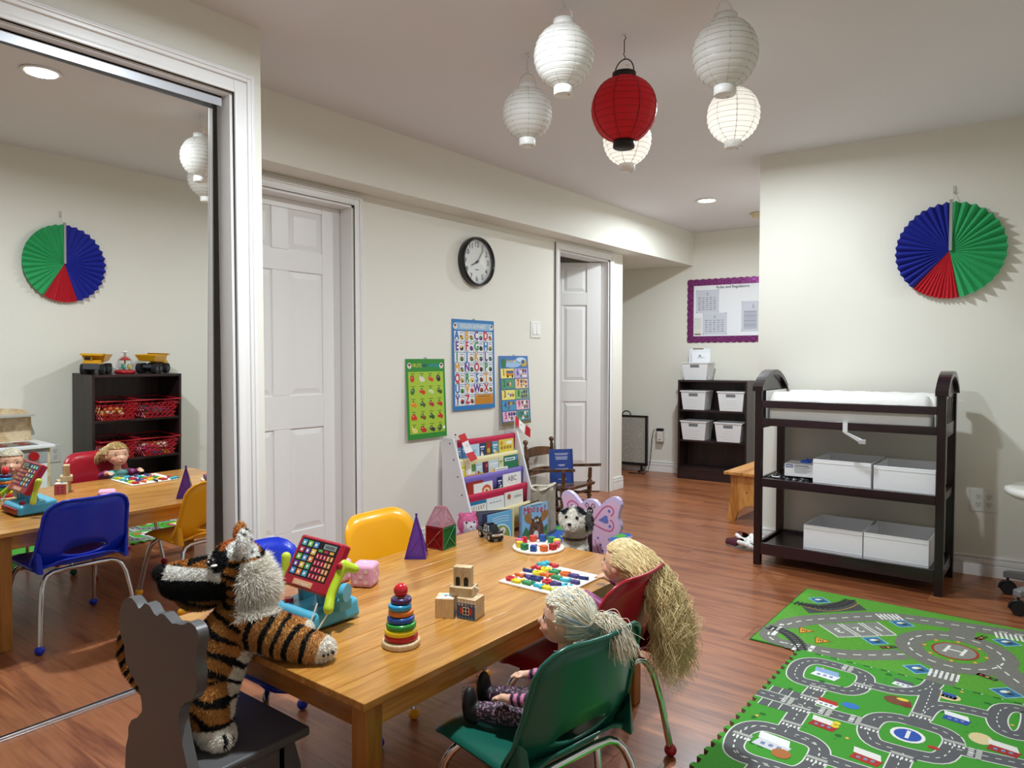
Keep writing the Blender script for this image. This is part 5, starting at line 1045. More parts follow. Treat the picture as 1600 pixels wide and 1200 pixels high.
MB().box(-.05, .018, .019, .045, .0072, .05).build('black_plug', BLACK, t, bevel=.005); MB().cyl((-.01, -.06, .055), (-.01, -.06, .057), .006, n=12).build('button', mat('#5a4a40', .5), t)
t = thing('power_cord', 'thin black cord looping from outlet to floor by the heater', 'cord')
MB().tube(smooth_path3 if False else [(-3.142, 6.295, .418), (-3.158, 6.29, .412), (-3.165, 6.29, .37), (-3.172, 6.285, .28), (-3.176, 6.28, .18), (-3.174, 6.26, .1), (-3.17, 6.22, .02), (-3.175, 6.15, .0045), (-3.22, 6.10, .0045), (-3.30, 6.06, .0045), (-3.33, 6.08, .0045), (-3.27, 6.11, .0075), (-3.20, 6.10, .0075), (-3.18, 6.11, .0045), (-3.15, 6.10, .0045)], .0038, 6).build('cable', BLACK, t, sub=1)
t = thing('bulletin_board', 'white notice board with purple scalloped border headed Rules and Regulations', 'notice board'); t.matrix_world = WR(-2.50, yf(-2.50), 1.556, FA); bw, bh = .34, .285
MB('#edeef2').box(-bw, bw+.12, -bh, bh, 0, .004).build('board', mat('#edeef2', .5), t)
def foil():
    m, nt, b = _new('purple_foil'); N = nt.nodes; L = nt.links; no = N.new('ShaderNodeTexNoise'); no.inputs['Scale'].default_value = 26; no.inputs['Detail'].default_value = 5
    rp = N.new('ShaderNodeValToRGB'); e = rp.color_ramp.elements; e[0].position = .35; e[0].color = (*lin('#3a1a4a'), 1); e[1].position = .7; e[1].color = (*lin('#b878d8'), 1); q = e.new(.52); q.color = (*lin('#8a2f6a'), 1)
    L.new(no.outputs[0], rp.inputs[0]); L.new(rp.outputs[0], b.inputs['Base Color']); b.inputs['Metallic'].default_value = .6; b.inputs['Roughness'].default_value = .28
    bp = N.new('ShaderNodeBump'); bp.inputs['Strength'].default_value = .4; L.new(no.outputs[0], bp.inputs['Height']); L.new(bp.outputs[0], b.inputs['Normal']); return m
FO = foil()
def scallop(L_, n): 
    pts = [(0, -.048)]; 
    for i in range(n*6+1): a = i/(n*6); pts.append((a*L_, .006+.008*abs(math.sin(PI*n*a))))
    pts.append((L_, -.048)); return pts
for M_, L_, n in ((T(-bw-.01, bh, .004), 2*bw+.13, 14), (T(-bw-.0, -bh-.01, .0046, rz=PI/2), 2*bh+.02, 10), (T(bw+.12, -bh, .0042, rz=PI), 2*bw+.13, 14)):
    MB(M=M_).prism([(x, y) for x, y in scallop(L_, n)][::-1], 0, .003).build('scalloped_border', FO, t)
p = MB(M=T(z=.0042)); p.LZ = .0005; p.text('Rules and Regulations', .07, bh-.070, .036, '#1c1c20', 2, .95, bold=.012)
def sheet(u0, v0, u1, v1, rows, head=True, cols=5):
    p.rect(u0, v0, u1, v1, '#cfd1dc', 1); w = u1-u0; h = v1-v0
    if head: p.poly([(u0+w*.5, v1-h*.08), (u0+w*.53, v1-h*.2), (u0+w*.47, v1-h*.2)], '#8a8c98', 2); p.rect(u0+w*.42, v1-h*.235, u0+w*.58, v1-h*.22, '#9a9ca8', 2)
    for r in range(rows):
        v = v1-h*(.34+.6*r/rows)
        for c in range(cols): p.rect(u0+w*(.1+.82*c/cols), v-.004, u0+w*(.1+.82*c/cols)+w*.55/cols, v+.004, '#a3a5b2' if (r+c) % 3 else '#8d8f9e', 2)
    for uu in (u0+.006, u1-.006):
        for vv in (v0+.006, v1-.006): p.disc(uu, vv, .0035, '#5a5b66', 3, n=8)
sheet(-bw+.07, -.02, -.055, .195, 7); sheet(-bw+.135, -.225, .02, -.022, 6); sheet(.15, -.20, .36, .075, 12, True, 1)
p.rect(-bw+.05, -.225, -bw+.125, -.06, '#e4e5e0', 1); p.disc(-bw+.088, -.205, .03, '#e8e2d0', 2, .018); p.rect(-bw+.058, -.224, -bw+.118, -.214, '#6a4a3a', 3)
for k in range(5): p.rect(-bw+.058, -.08-k*.02, -bw+.118, -.077-k*.02, '#b8bab8', 2)
p.build('notices_print', PRINT, t)
t = thing('wooden_bench', 'small light pine bench with arched leg in the hallway', 'bench', (-1.645, 5.08, 0))
for k in range(3): MB().box(-.185+k*.1235, -.185+k*.1235+.1205, -.38, .38, .318, .338).build('top_board', wood('bench_board%d' % k, '#a8692a', '#c98a42', '#d79f58', 1, .4, .1, 2, 9, 2, .4) if k == 0 else bpy.data.materials['bench_board0'], t, bevel=.003)
for y in (-.34, .31):
    lg = [(-.155, .318), (-.15, .22), (-.165, .08), (-.178, 0), (-.12, 0), (-.10, .06), (-.05, .105), (0, .118), (.05, .105), (.10, .06), (.12, 0), (.178, 0), (.165, .08), (.15, .22), (.155, .318)]
    MB(M=Matrix(((1,0,0,0),(0,0,-1,y+.028),(0,1,0,0),(0,0,0,1)))).prism(lg[::-1], 0, .022).build('leg_panel', ORPINE, t, bevel=.002)
MB().box(-.011, .011, -.312, .3, .25, .318).build('stretcher', ORPINE, t)
MB().cyl((-.04, -.3345, .20), (-.04, -.3338, .20), .006, n=10).build('knot', mat('#6a3a18', .5), t)
def slipper(label, loc, rz):
    t = thing('slipper', label, 'slipper', loc, rz, 'plaid slippers on the floor'); out = [(.045*math.cos(a)*(1+.12*math.sin(a)), .105*math.sin(a)) for a in np.linspace(0, 2*PI, 30, endpoint=False)]
    MB('#8a8078').prism(out, 0, .012).build('sole', mat('#8d857c', .8), t, bevel=.003)
    def up(u, v): a = PI*u; y = .01+.092*v; r = .046*math.sqrt(max(0, 1-(y/.112)**2)); return (r*math.cos(a), y, .011+.042*math.sin(a)*(1-.35*v*v))
    def pl(p): c = np.tile(L3('#5a1a28'), (len(p), 1)); k = (np.mod(p[:, 0], .02) < .005) | (np.mod(p[:, 1], .02) < .005); c[k] = L3('#1c1820'); return c
    b = MB(); b.grid(up, 14, 10, '#5a1a28').build('upper', mat('#4e1826', .85, vary=.4), t)
    for i in range(26): pass
    rim = [('e', (.043*math.cos(a), .012-.10*max(0, math.sin(a))*.95 if False else -.012+.0*a-.085*math.sin(a)*(1 if math.sin(a) > 0 else -.2), .03+.012*math.cos(2*a)), (.014, .016, .013)) for a in np.linspace(0, 2*PI, 22, endpoint=False)]
    blob('fleece_lining', rim, solid('#efece8'), FURM, t, .004, 2)
    return t
slipper('plaid burgundy slipper with white fleece nearest the changing table leg', (-1.475, 4.085, 0), R(75)); slipper('second plaid slipper with white fleece, behind the first by the wall corner', (-1.515, 4.225, 0), R(35))
# ================================================================== TOYS ON THE TABLE
ZT = TZ+.0002
# stacking ring tower
t = thing('stacking_tower', 'rainbow wooden ring stacking tower with red ball on top', 'toy', (-1.195, 1.116, ZT))
MB().lathe([(.0, 0), (.042, 0), (.044, .002), (.044, .012), (.042, .014), (0, .014)], 40).build('base', BEECH, t)
z = .0142; rr = random.Random(8)
for c, r in (('#c01824', .0385), ('#e8c818', .0370), ('#2f8f35', .0345), ('#1f4fa0', .0315), ('#e0782a', .0290), ('#2f9ac8', .0265), ('#46285e', .0240)):
    h = .0135; MB().lathe([(.009, 0), (r-.003, 0), (r, .003), (r, h-.003), (r-.003, h), (.009, h), (.009, 0)], 36, M=T(rr.uniform(-.002, .002), rr.uniform(-.002, .002), z, rx=rr.uniform(-.03, .03))).build('ring', mat(c, .25, coat=.2), t); z += h+.0004
MB().cyl((0, 0, .014), (0, 0, z+.004), .006, n=14).build('peg', BEECH, t); MB().ell((0, 0, z+.0155), .0165, n=24, m=16).build('ball', mat('#c8202a', .2, coat=.3), t)
# wooden house blocks
def frm(x, y, z, a): return Matrix.Translation((x, y, z)) @ Matrix.Rotation(a, 4, 'Z')
FRONT = lambda d: Matrix(((1,0,0,0),(0,0,-1,-d),(0,1,0,0),(0,0,0,1))); LEFT = lambda d: Matrix(((0,0,-1,-d),(-1,0,0,0),(0,1,0,0),(0,0,0,1))); RIGHT = lambda d: Matrix(((0,0,1,d),(1,0,0,0),(0,1,0,0),(0,0,0,1))); BACK = lambda d: Matrix(((-1,0,0,0),(0,0,1,d),(0,1,0,0),(0,0,0,1))); TOP = lambda d: T(z=d)
BG = 'wooden house blocks on the table'
def block(name, label, x, y, z, a, hx, hy, h): 
    t = thing(name, label, 'toy block', (x, y, z), a, BG); MB().box(-hx, hx, -hy, hy, 0, h).build('wood_body', BEECH, t, bevel=.0012); return t
t = block('toy_block', 'plain beech block with pale printed top, left of the blue one', -1.2425, 1.318, ZT, R(32), .024, .024, .05)
p = MB(M=TOP(.0502)); p.poly([(-.022, -.02), (.022, -.02), (.012, .0), (.0, .006), (-.012, .0)], '#e8ecec', 1); p.poly([(-.018, .0), (.018, .0), (.01, .018), (-.01, .018)], '#b8d0d0', 1); p.disc(0, -.006, .003, '#c83a2a', 2); p.build('top_print', PRINT, t)
p = MB(M=RIGHT(.0241)); p.rect(-.023, .001, .023, .049, '#17171a', 1); p.build('side_print', PRINT, t)
p = MB(M=LEFT(.0241)); p.rect(-.022, .002, .022, .048, '#c0566a', 1); [p.rect(u, v, u+.006, v+.004, '#2a1a20', 2) for u in (-.012, .006) for v in (.008, .02, .032)]; p.build('back_print', PRINT, t)
t = block('toy_block', 'blue printed house block with red shutters and white window', -1.1865, 1.350, ZT, R(13), .026, .026, .052)
p = MB(M=FRONT(.0261)); p.LZ = .0003; p.rect(-.0255, .0005, .0255, .04, '#33507f', 1)
for k in range(6): u = -.022+k*.009; p.rect(u, .034, u+.0055, .048, '#e6e6e6', 1); p.rect(u, .040, u+.0055, .0415, '#33507f', 2); p.poly([(u, .002), (u+.003, .008), (u+.006, .002)], '#7f9fd0', 2)
p.rect(-.017, .014, .017, .03, '#c8302a', 2); p.rect(-.009, .012, .009, .032, '#f0f0ee', 3); [p.rect(u, v, u+.0065, v+.0075, '#1f2026', 4) for u in (-.0075, .001) for v in (.0135, .0225)]; p.build('front_print', PRINT, t)
p = MB(M=RIGHT(.0261)); [p.rect(u, .016, u+.009, .034, '#b0b8b0', 1) for u in (-.014, .004)]; p.build('side_print', PRINT, t)
p = MB(M=BACK(.0261)); p.rect(-.025, .001, .025, .051, '#2f6a55', 1); p.band([(-.018, .008), (.018, .044)], .003, '#e8d8a0', 2); p.band([(-.018, .044), (.018, .008)], .003, '#e8d8a0', 3); p.build('back_print', PRINT, t)
t = block('toy_block', 'flat pale wooden block lying across the two cubes', -1.2125, 1.352, ZT+.0525, R(22), .031, .024, .023)
MB('#c8b890').tube([(.031, .0, .006), (.038, .0, .008), (.040, .0, .014), (.036, .0, .019), (.031, 0, .019)], .0022, 6).build('ring_handle', mat('#d8cdb0', .4), t)
t = block('toy_block', 'upright thin block with two black arches on top of the stack', -1.2135, 1.352, ZT+.0759, R(24), .0235, .0125, .049)
p = MB(M=FRONT(.0126))
for u in (-.011, .011): p.poly([(u-.006, .001), (u+.006, .001), (u+.006, .018)]+[(u+.006*math.cos(a), .018+.006*math.sin(a)) for a in np.linspace(0, PI, 8)]+[(u-.006, .018)], '#17171b', 1)
for u, v in ((-.003, .035), (.004, .031), (.01, .036)): p.disc(u, v, .0012, '#4a4038', 1, n=7)
p.build('front_print', PRINT, t)
p = MB(M=BACK(.0126)); p.rect(-.0225, .001, .0225, .048, '#d08a98', 1); [p.rect(u, .026, u+.005, .034, '#3a1a28', 2) for u in (-.016, -.0025, .011)]; p.rect(-.0225, .001, .0225, .012, '#e0b04a', 2); p.build('back_print', PRINT, t)
# toy cash register
t = thing('toy_cash_register', 'toy cash register with red key screen, blue base and green scanner', 'toy', (-1.49, 1.10, ZT))
BLU = mat('#4fa8c4', .3, coat=.15); RED = mat('#a81c30', .28, coat=.15); LIME = mat('#b4cc2a', .3, coat=.15)
b = MB(); b.hexa([(-.088, -.075, .004), (.088, -.075, .004), (.088, .075, .004), (-.088, .075, .004)], [(-.082, -.068, .042), (.082, -.068, .042), (.082, .07, .055), (-.082, .07, .055)]).build('base', BLU, t, bevel=.012, seg=4)
for x in (-.06, .06):
    for y in (-.05, .05): MB().cyl((x, y, 0), (x, y, .012), .010, n=12).build('foot', mat('#2a4a58', .6), t)
MB().box(-.07, .07, -.0765, -.068, .008, .030).build('drawer', RED, t, bevel=.002); MB().cyl((-.05, -.045, .042), (-.05, -.045, .054), .011, n=16).build('button', RED, t, bevel=.002)
for x in (-.045, .03): MB().hexa([(x, -.02, .04), (x+.022, -.02, .04), (x+.022, .02, .045), (x, .02, .045)], [(x+.002, -.028, .095), (x+.018, -.028, .095), (x+.018, .0, .11), (x+.002, .0, .11)]).build('stand_strut', BLU, t, bevel=.003)
SCM = Matrix.Translation((.008, -.05, .088)) @ Matrix.Rotation(R(-31), 4, 'X') @ Matrix(((1,0,0,0),(0,0,-1,0),(0,1,0,0),(0,0,0,1)))   # u, v on the screen, n towards the viewer
sc = MB(M=SCM).box(-.088, .088, 0, .132, -.026, 0).build('screen_case', RED, t, bevel=.007, seg=3)
p = MB(M=SCM @ T(z=.0002)); p.LZ = .0004; p.rect(-.074, .028, .074, .124, '#141216', 1); p.rect(.018, .107, .066, .120, '#8a9490', 2); p.rect(.024, .110, .060, .117, '#59635f', 3)
kc = ['#4aa06a', '#4a8ac0', '#c03a4a', '#e07a3a', '#6a3f90', '#38a0b8', '#d8b040', '#7ab84a']; rr = random.Random(14)
for r in range(5):
    for c in range(3): u, v = -.070+c*.024, .031+r*.0185; p.rect(u, v, u+.0185, v+.0145, kc[(r*3+c*2+1) % 8], 2); p.disc(u+.009, v+.007, .0045, '#f0e8e0', 3, .004, 8)
for r in range(4):
    for c in range(5): u, v = .004+c*.0138, .031+r*.0165; p.rect(u, v, u+.0095, v+.012, '#c83048' if c < 3 else '#d88a48', 2); p.rect(u+.0035, v+.003, u+.006, v+.009, '#f2d8d8', 3)
for i in range(3): p.rect(.004+i*.022, .098-.0005, .004+i*.022+.016, .104, ['#6aa050', '#b0304a', '#d8a048'][i], 2)
p.build('key_print', PRINT, sc)
MB(M=SCM).box(-.042, .034, .007, .021, 0, .002).build('name_plate', mat('#d8a070', .4), t, bevel=.004); p = MB(M=SCM @ T(z=.0021)); p.text('Cash Register', -.004, .014, .011, '#f4e8d8', 1, .9); p.build('name_print', PRINT, t)
s = blob('scanner', [('l', [(.118, -.052, .063), (.104, -.035, .085), (.096, -.01, .118), (.092, .012, .148)], [.013, .012, .0125, .017]), ('l', [(.092, .012, .148), (.112, .034, .138)], [.017, .011])], solid('#b4cc2a'), mat(None, .28, coat=.2), t, .003, 4)
MB().ell((.100, -.004, .152), (.009, .007, .009)).build('scanner_button', RED, t); MB().cyl((.119, -.055, .052), (.119, -.054, .06), .004, n=8).build('cord_stub', LIME, t)
for x in (.070, .112): MB().cyl((x, -.005, .09), (x+.012, .0, .09), .022, n=20).build('scanner_cradle', BLU, t, bevel=.004)
MB().box(.066, .12, -.02, .02, .045, .075).build('cradle_arm', BLU, t, bevel=.005)
h = blob('handset', [('l', [(-.112, -.01, .14), (-.106, -.02, .10), (-.112, -.03, .06)], [.013, .009, .012])], solid('#c4d43a'), mat(None, .3), t, .003, 3)
MB().tube(smooth_path([(0, 0), (1, 1)], it=1) and [(.119, -.055, .054), (.116, -.068, .035), (.108, -.082, .012), (.098, -.086, .0035), (.086, -.086, .0035), (.080, -.080, .02), (.082, -.066, .05), (.080, -.055, .07)], .0022, 7).build('cord', mat('#eceade', .4), t, sub=1)
# foam dice
def die(label, x, y, a, n):
    t = thing('foam_die', label, 'die', (x, y, ZT), a, 'pink foam dice'); m = mat('#e3a6c0', .75); MB().box(-.034, .034, -.034, .034, 0, .066).build('foam_cube', m, t, bevel=.012, seg=4)
    for M_, k in ((FRONT(.0342), n), (RIGHT(.0342), 5), (LEFT(.0342), 3), (BACK(.0342), 4), (TOP(.0662), 1)):
        o = 0 if M_ == TOP(.0662) else .033
        pts = {1: [(0, 0)], 3: [(-1, -1), (0, 0), (1, 1)], 4: [(-1, -1), (1, 1), (-1, 1), (1, -1)], 5: [(-1, -1), (1, 1), (-1, 1), (1, -1), (0, 0)], 2: [(-1, -1), (1, 1)]}[k]
        for u, v in pts: p = MB(M=M_); p.disc(u*.0155, v*.0155+o, .0062, '#ecd0c8', 1, n=14); p.build('pip', mat(None, .7), t)
die('pink foam die with five pips, nearest the register scanner', -1.598, 1.352, R(28), 5); die('second pink foam die, behind the first beside the yellow chair', -1.690, 1.322, R(8), 4)
# purple pyramid and tile house
def tile_mat(name, col, rough=.08):
    m, nt, b = _new(name); N = nt.nodes; L = nt.links; b.inputs['Base Color'].default_value = (*lin(col), 1); b.inputs['Roughness'].default_value = rough; b.inputs['Transmission Weight'].default_value = .75; b.inputs['IOR'].default_value = 1.2; return m
PUR = tile_mat('purple_tile', '#9a66cc'); PURF = mat('#5a2c96', .12, coat=.3, trans=.5)
def tri_tile(t, A, B, C, m, fm, name='tile', th=.005):
    A, B, C = Vector(A), Vector(B), Vector(C); n = (B-A).cross(C-A).normalized()*th; g = (A+B+C)/3
    q = lambda k: [A.lerp(g, k), B.lerp(g, k), C.lerp(g, k)]
    V = q(.22)+[v-n for v in q(.22)]; b = MB(); b.add(V, [(0, 1, 2), (5, 4, 3), (0, 3, 4, 1), (1, 4, 5, 2), (2, 5, 3, 0)]); w = b.build(name+'_window', m, t)
    f = MB(); O, I = q(.01), q(.22)
    for i in range(3): j = (i+1) % 3; f.hexa([O[i]-n, O[j]-n, I[j]-n, I[i]-n], [O[i], O[j], I[j], I[i]])
    f.tube([I[0], g, (I[1]+I[2])/2], th*.35, 6); f.build(name+'_frame', fm, t)
t = thing('magnet_pyramid', 'tall translucent purple magnetic tile pyramid', 'toy', (-1.692, 1.652, ZT), R(38)); w = .036; ap = (0, 0, .146); cs = [(-w, -w, 0), (w, -w, 0), (w, w, 0), (-w, w, 0)]
for i in range(4): tri_tile(t, cs[i], cs[(i+1) % 4], ap, PUR, PURF)
t = thing('magnet_tile_house', 'translucent red and green magnetic tile house with clear pink roof', 'toy', (-1.712, 1.790, ZT), R(6)); w = .038; H = .078
def sq_tile(t, P, m, fm, name='wall', th=.005):
    P = [Vector(p_) for p_ in P]; g = sum(P, Vector())/4; n = (P[1]-P[0]).cross(P[3]-P[0]).normalized()*th; q = lambda k: [p_.lerp(g, k) for p_ in P]; I, O = q(.16), q(.006)
    b = MB(); b.hexa([v-n*.8 for v in I], [v-n*.2 for v in I]); b.build(name+'_window', m, t); f = MB()
    for i in range(4): j = (i+1) % 4; f.hexa([O[i]-n, O[j]-n, I[j]-n, I[i]-n], [O[i], O[j], I[j], I[i]])
    f.tube([I[0], I[2]], th*.3, 6); f.tube([I[1], g], th*.3, 6); f.build(name+'_frame', fm, t)
RT, RTF = tile_mat('red_tile', '#c02030'), mat('#8a0f1c', .15, coat=.3, trans=.3); GT, GTF = tile_mat('green_tile', '#2fa860'), mat('#1a7a42', .15, coat=.3, trans=.3); KT, KTF = tile_mat('pink_clear_tile', '#eac0cc'), mat('#d0909c', .12, coat=.3, trans=.5)
A = [(-w, -w), (w, -w), (w, w), (-w, w)]
for i, (m, f) in enumerate(((RT, RTF), (GT, GTF), (RT, RTF), (GT, GTF))): a, b_ = A[i], A[(i+1) % 4]; sq_tile(t, [(*a, 0), (*b_, 0), (*b_, H), (*a, H)], m, f)
sq_tile(t, [(-w, -w, H+.001), (w, -w, H+.001), (w*.45, -w*.2, H+.066), (-w*.45, -w*.2, H+.066)], KT, KTF, 'roof'); sq_tile(t, [(w, w, H+.001), (-w, w, H+.001), (-w*.45, w*.2, H+.066), (w*.45, w*.2, H+.066)], KT, KTF, 'roof')
for s in (-1, 1): sq_tile(t, [(s*w, -s*w, H+.001), (s*w, s*w, H+.001), (s*w*.5, s*w*.25, H+.064), (s*w*.5, -s*w*.25, H+.064)], KT, KTF, 'roof')
# police pickup
t = thing('toy_police_truck', 'black and white toy police pickup truck near the table corner', 'toy car', (-1.648, 1.986, ZT), R(-24)); K = mat('#0d0e10', .15, coat=.6); GLS = mat('#1b2226', .05, coat=.5)
b = MB(); b.box(-.058, .056, -.0235, .0235, .014, .032).hexa([(-.022, -.0225, .032), (.030, -.0225, .032), (.030, .0225, .032), (-.022, .0225, .032)], [(-.018, -.018, .054), (.012, -.018, .054), (.012, .018, .054), (-.018, .018, .054)]); b.box(.026, .057, -.022, .022, .031, .036)
b.box(-.058, -.024, -.0235, -.020, .031, .040).box(-.058, -.024, .020, .0235, .031, .040).box(-.058, -.055, -.0235, .0235, .031, .040).build('body', K, t, bevel=.002)
for s in (-1, 1):
    MB('#eceff0').hexa([(-.012, s*.0238, .018), (.014, s*.0238, .018), (.014, s*.0232, .033), (-.012, s*.0232, .033)], [(-.012, s*.0232, .033), (.014, s*.0232, .033), (.008, s*.0195, .051), (-.010, s*.0195, .051)]).build('white_door', mat('#eceff0', .25), t)
    MB().hexa([(-.008, s*.0236, .036), (.008, s*.0236, .036), (.006, s*.0210, .049), (-.007, s*.0210, .049)], [(-.008, s*.0226, .036), (.008, s*.0226, .036), (.006, s*.0200, .049), (-.007, s*.0200, .049)]).build('side_window', GLS, t)
    for x in (-.038, .036):
        wv = MB().cyl((x, s*.014, .0135), (x, s*.0255, .0135), .0133, n=20).build('wheel', mat('#151516', .6), t, bevel=.002); MB().cyl((x, s*.0252, .0135), (x, s*.0262, .0135), .0075, n=14).build('wheel_rim', CHROME, wv)
    MB().box(.0562, .0575, s*.017-.005, s*.017+.005, .022, .029).build('headlight', mat('#dfe4e8', .1), t)
MB().hexa([(.013, -.0165, .053), (.013, .0165, .053), (.0305, .020, .034), (.0305, -.020, .034)], [(.0145, -.0165, .054), (.0145, .0165, .054), (.032, .020, .035), (.032, -.020, .035)]).build('windscreen', GLS, t)
MB().box(.0565, .0585, -.012, .012, .019, .030).build('grille', CHROME, t, bevel=.001); MB().box(-.012, .002, -.013, .013, .0542, .0582).build('light_bar', mat('#25304a', .15), t, bevel=.001); MB().box(.053, .060, -.023, .023, .010, .017).build('bumper', K, t, bevel=.002)
p = MB(M=FRONT(.0241)); p.rect(-.008, .022, -.002, .030, '#3a3a3e', 1); p.rect(.002, .022, .008, .030, '#3a3a3e', 1); p.build('door_lettering', PRINT, t)
# clock puzzle with shape blocks
CX, CY = -1.432, 1.985
t = thing('clock_puzzle_board', 'round white wooden clock puzzle board near the far table edge', 'puzzle', (CX, CY, ZT), R(-20))
MB().lathe([(0, 0), (.088, 0), (.09, .002), (.09, .0065), (.0885, .008), (0, .008)], 48).build('board', mat('#eee6d8', .45), t)
p = MB(M=T(z=.0081)); p.disc(0, 0, .044, '#f4f2ec', 1, n=32); p.band([(-.028, .006), (.030, -.006)], .005, '#c8383a', 2); p.band([(0, 0), (.008, .02)], .004, '#3a5fa8', 2); p.disc(0, 0, .004, '#c8a23a', 3)
for i in range(12): p.text(str(i+1), .042*math.sin(2*PI*(i+1)/12), .042*math.cos(2*PI*(i+1)/12), .010, '#4a4a50', 2)
p.build('dial_print', PRINT, t)
bc_ = ['#1f4a9a', '#2f8050', '#e6cf3a', '#d85a78', '#c02830', '#e0703a', '#1f4a9a', '#2f8050', '#e6cf3a', '#d85a80', '#c02830', '#d84a3a']; nm = ['blue', 'green', 'yellow', 'pink', 'red', 'orange', 'dark blue', 'dark green', 'bright yellow', 'rose pink', 'crimson', 'orange-red']
hr = ['twelve', 'one', 'two', 'three', 'four', 'five', 'six', 'seven', 'eight', 'nine', 'ten', 'eleven']
for i in range(12):
    a = R(112-i*30); x, y = CX+.068*math.cos(a), CY+.068*math.sin(a); n = [4, 6, 5, 3, 4, 6, 4, 4, 4, 8, 3, 6][i]; zz = ZT+.0082; hh = .020 if i else .024
    t = thing('puzzle_block', '%s wooden shape block at %s position on the round clock puzzle' % (nm[i], hr[i]), 'puzzle piece', (x, y, zz), a, 'shape blocks on the clock puzzle'); m = mat(bc_[i], .4)
    MB().lathe([(0, 0), (.0145, 0), (.0145, hh), (0, hh)], n, smooth=False, M=T(rz=PI/n)).build('block', m, t, bevel=.0015)
    MB().cyl((0, -.0, hh*.5), (0, -.0146 if n > 4 else -.0108, hh*.5), .0018, n=8).build('bead_hole', BLACK, t)
# alphabet puzzle
AX0, AX1, AY0, AY1 = -1.303, -1.086, 1.606, 1.834
t = thing('alphabet_puzzle_board', 'square white alphabet puzzle board on the table', 'puzzle', ((AX0+AX1)/2, (AY0+AY1)/2, ZT)); hx, hy = (AX1-AX0)/2, (AY1-AY0)/2
MB().box(-hx, hx, -hy, hy, 0, .006).build('board', mat('#efeae0', .45), t, bevel=.0015)
_L3D = {}
def letter_mesh(ch):
    cu = bpy.data.curves.new('t', 'FONT'); cu.body = ch; cu.size = .037; cu.extrude = .0034; cu.bevel_depth = .0012; cu.bevel_resolution = 1; cu.offset = .0012; cu.resolution_u = 3; cu.align_x = 'CENTER'; cu.align_y = 'CENTER'
    ob = bpy.data.objects.new('t', cu); COL.objects.link(ob); bpy.context.view_layer.update(); me = bpy.data.meshes.new_from_object(ob.evaluated_get(bpy.context.evaluated_depsgraph_get())); bpy.data.objects.remove(ob); return me
LCOL = [('red', '#c22430'), ('orange', '#e06a2a'), ('dark blue', '#22306f'), ('green', '#2f8a55'), ('yellow', '#e2cf2a'), ('purple', '#4a3a7a'), ('light blue', '#3fb4c8'), ('lime', '#b8c838')]
order = [0, 4, 3, 6, 4, 7, 1, 5, 2, 0, 5, 6, 2, 4, 1, 3, 6, 5, 0, 4, 3, 1, 5, 2, 0, 6]; rl = random.Random(6); seen = {}
for i in range(26):
    r, c = divmod(i, 6) if i < 24 else (4, 1+(i-24)*3)
    x = AX0+.022+c*.0345 if i < 24 else AX0+.05+(i-24)*.10; y = AY0+.024+r*.047
    ch = chr(65+(i*7+3) % 26); cn, cc = LCOL[order[i]]; me = letter_mesh(ch); me.materials.clear(); me.materials.append(mat(cc, .35)); o = bpy.data.objects.new('puzzle_letter', me); COL.objects.link(o)
    if i == 25: x, y = AX0+.018, AY1-.018
    o.location = (x+rl.uniform(-.002, .002), y+rl.uniform(-.003, .003), ZT+.006+.0047); o.rotation_euler = (0, 0, R(90)+rl.uniform(-.25, .25)+(PI if i % 3 == 0 else 0))
    tag(o, '%s wooden letter %s lying on the white alphabet puzzle' % (cn, ch), 'puzzle piece', 'letters on the alphabet puzzle')
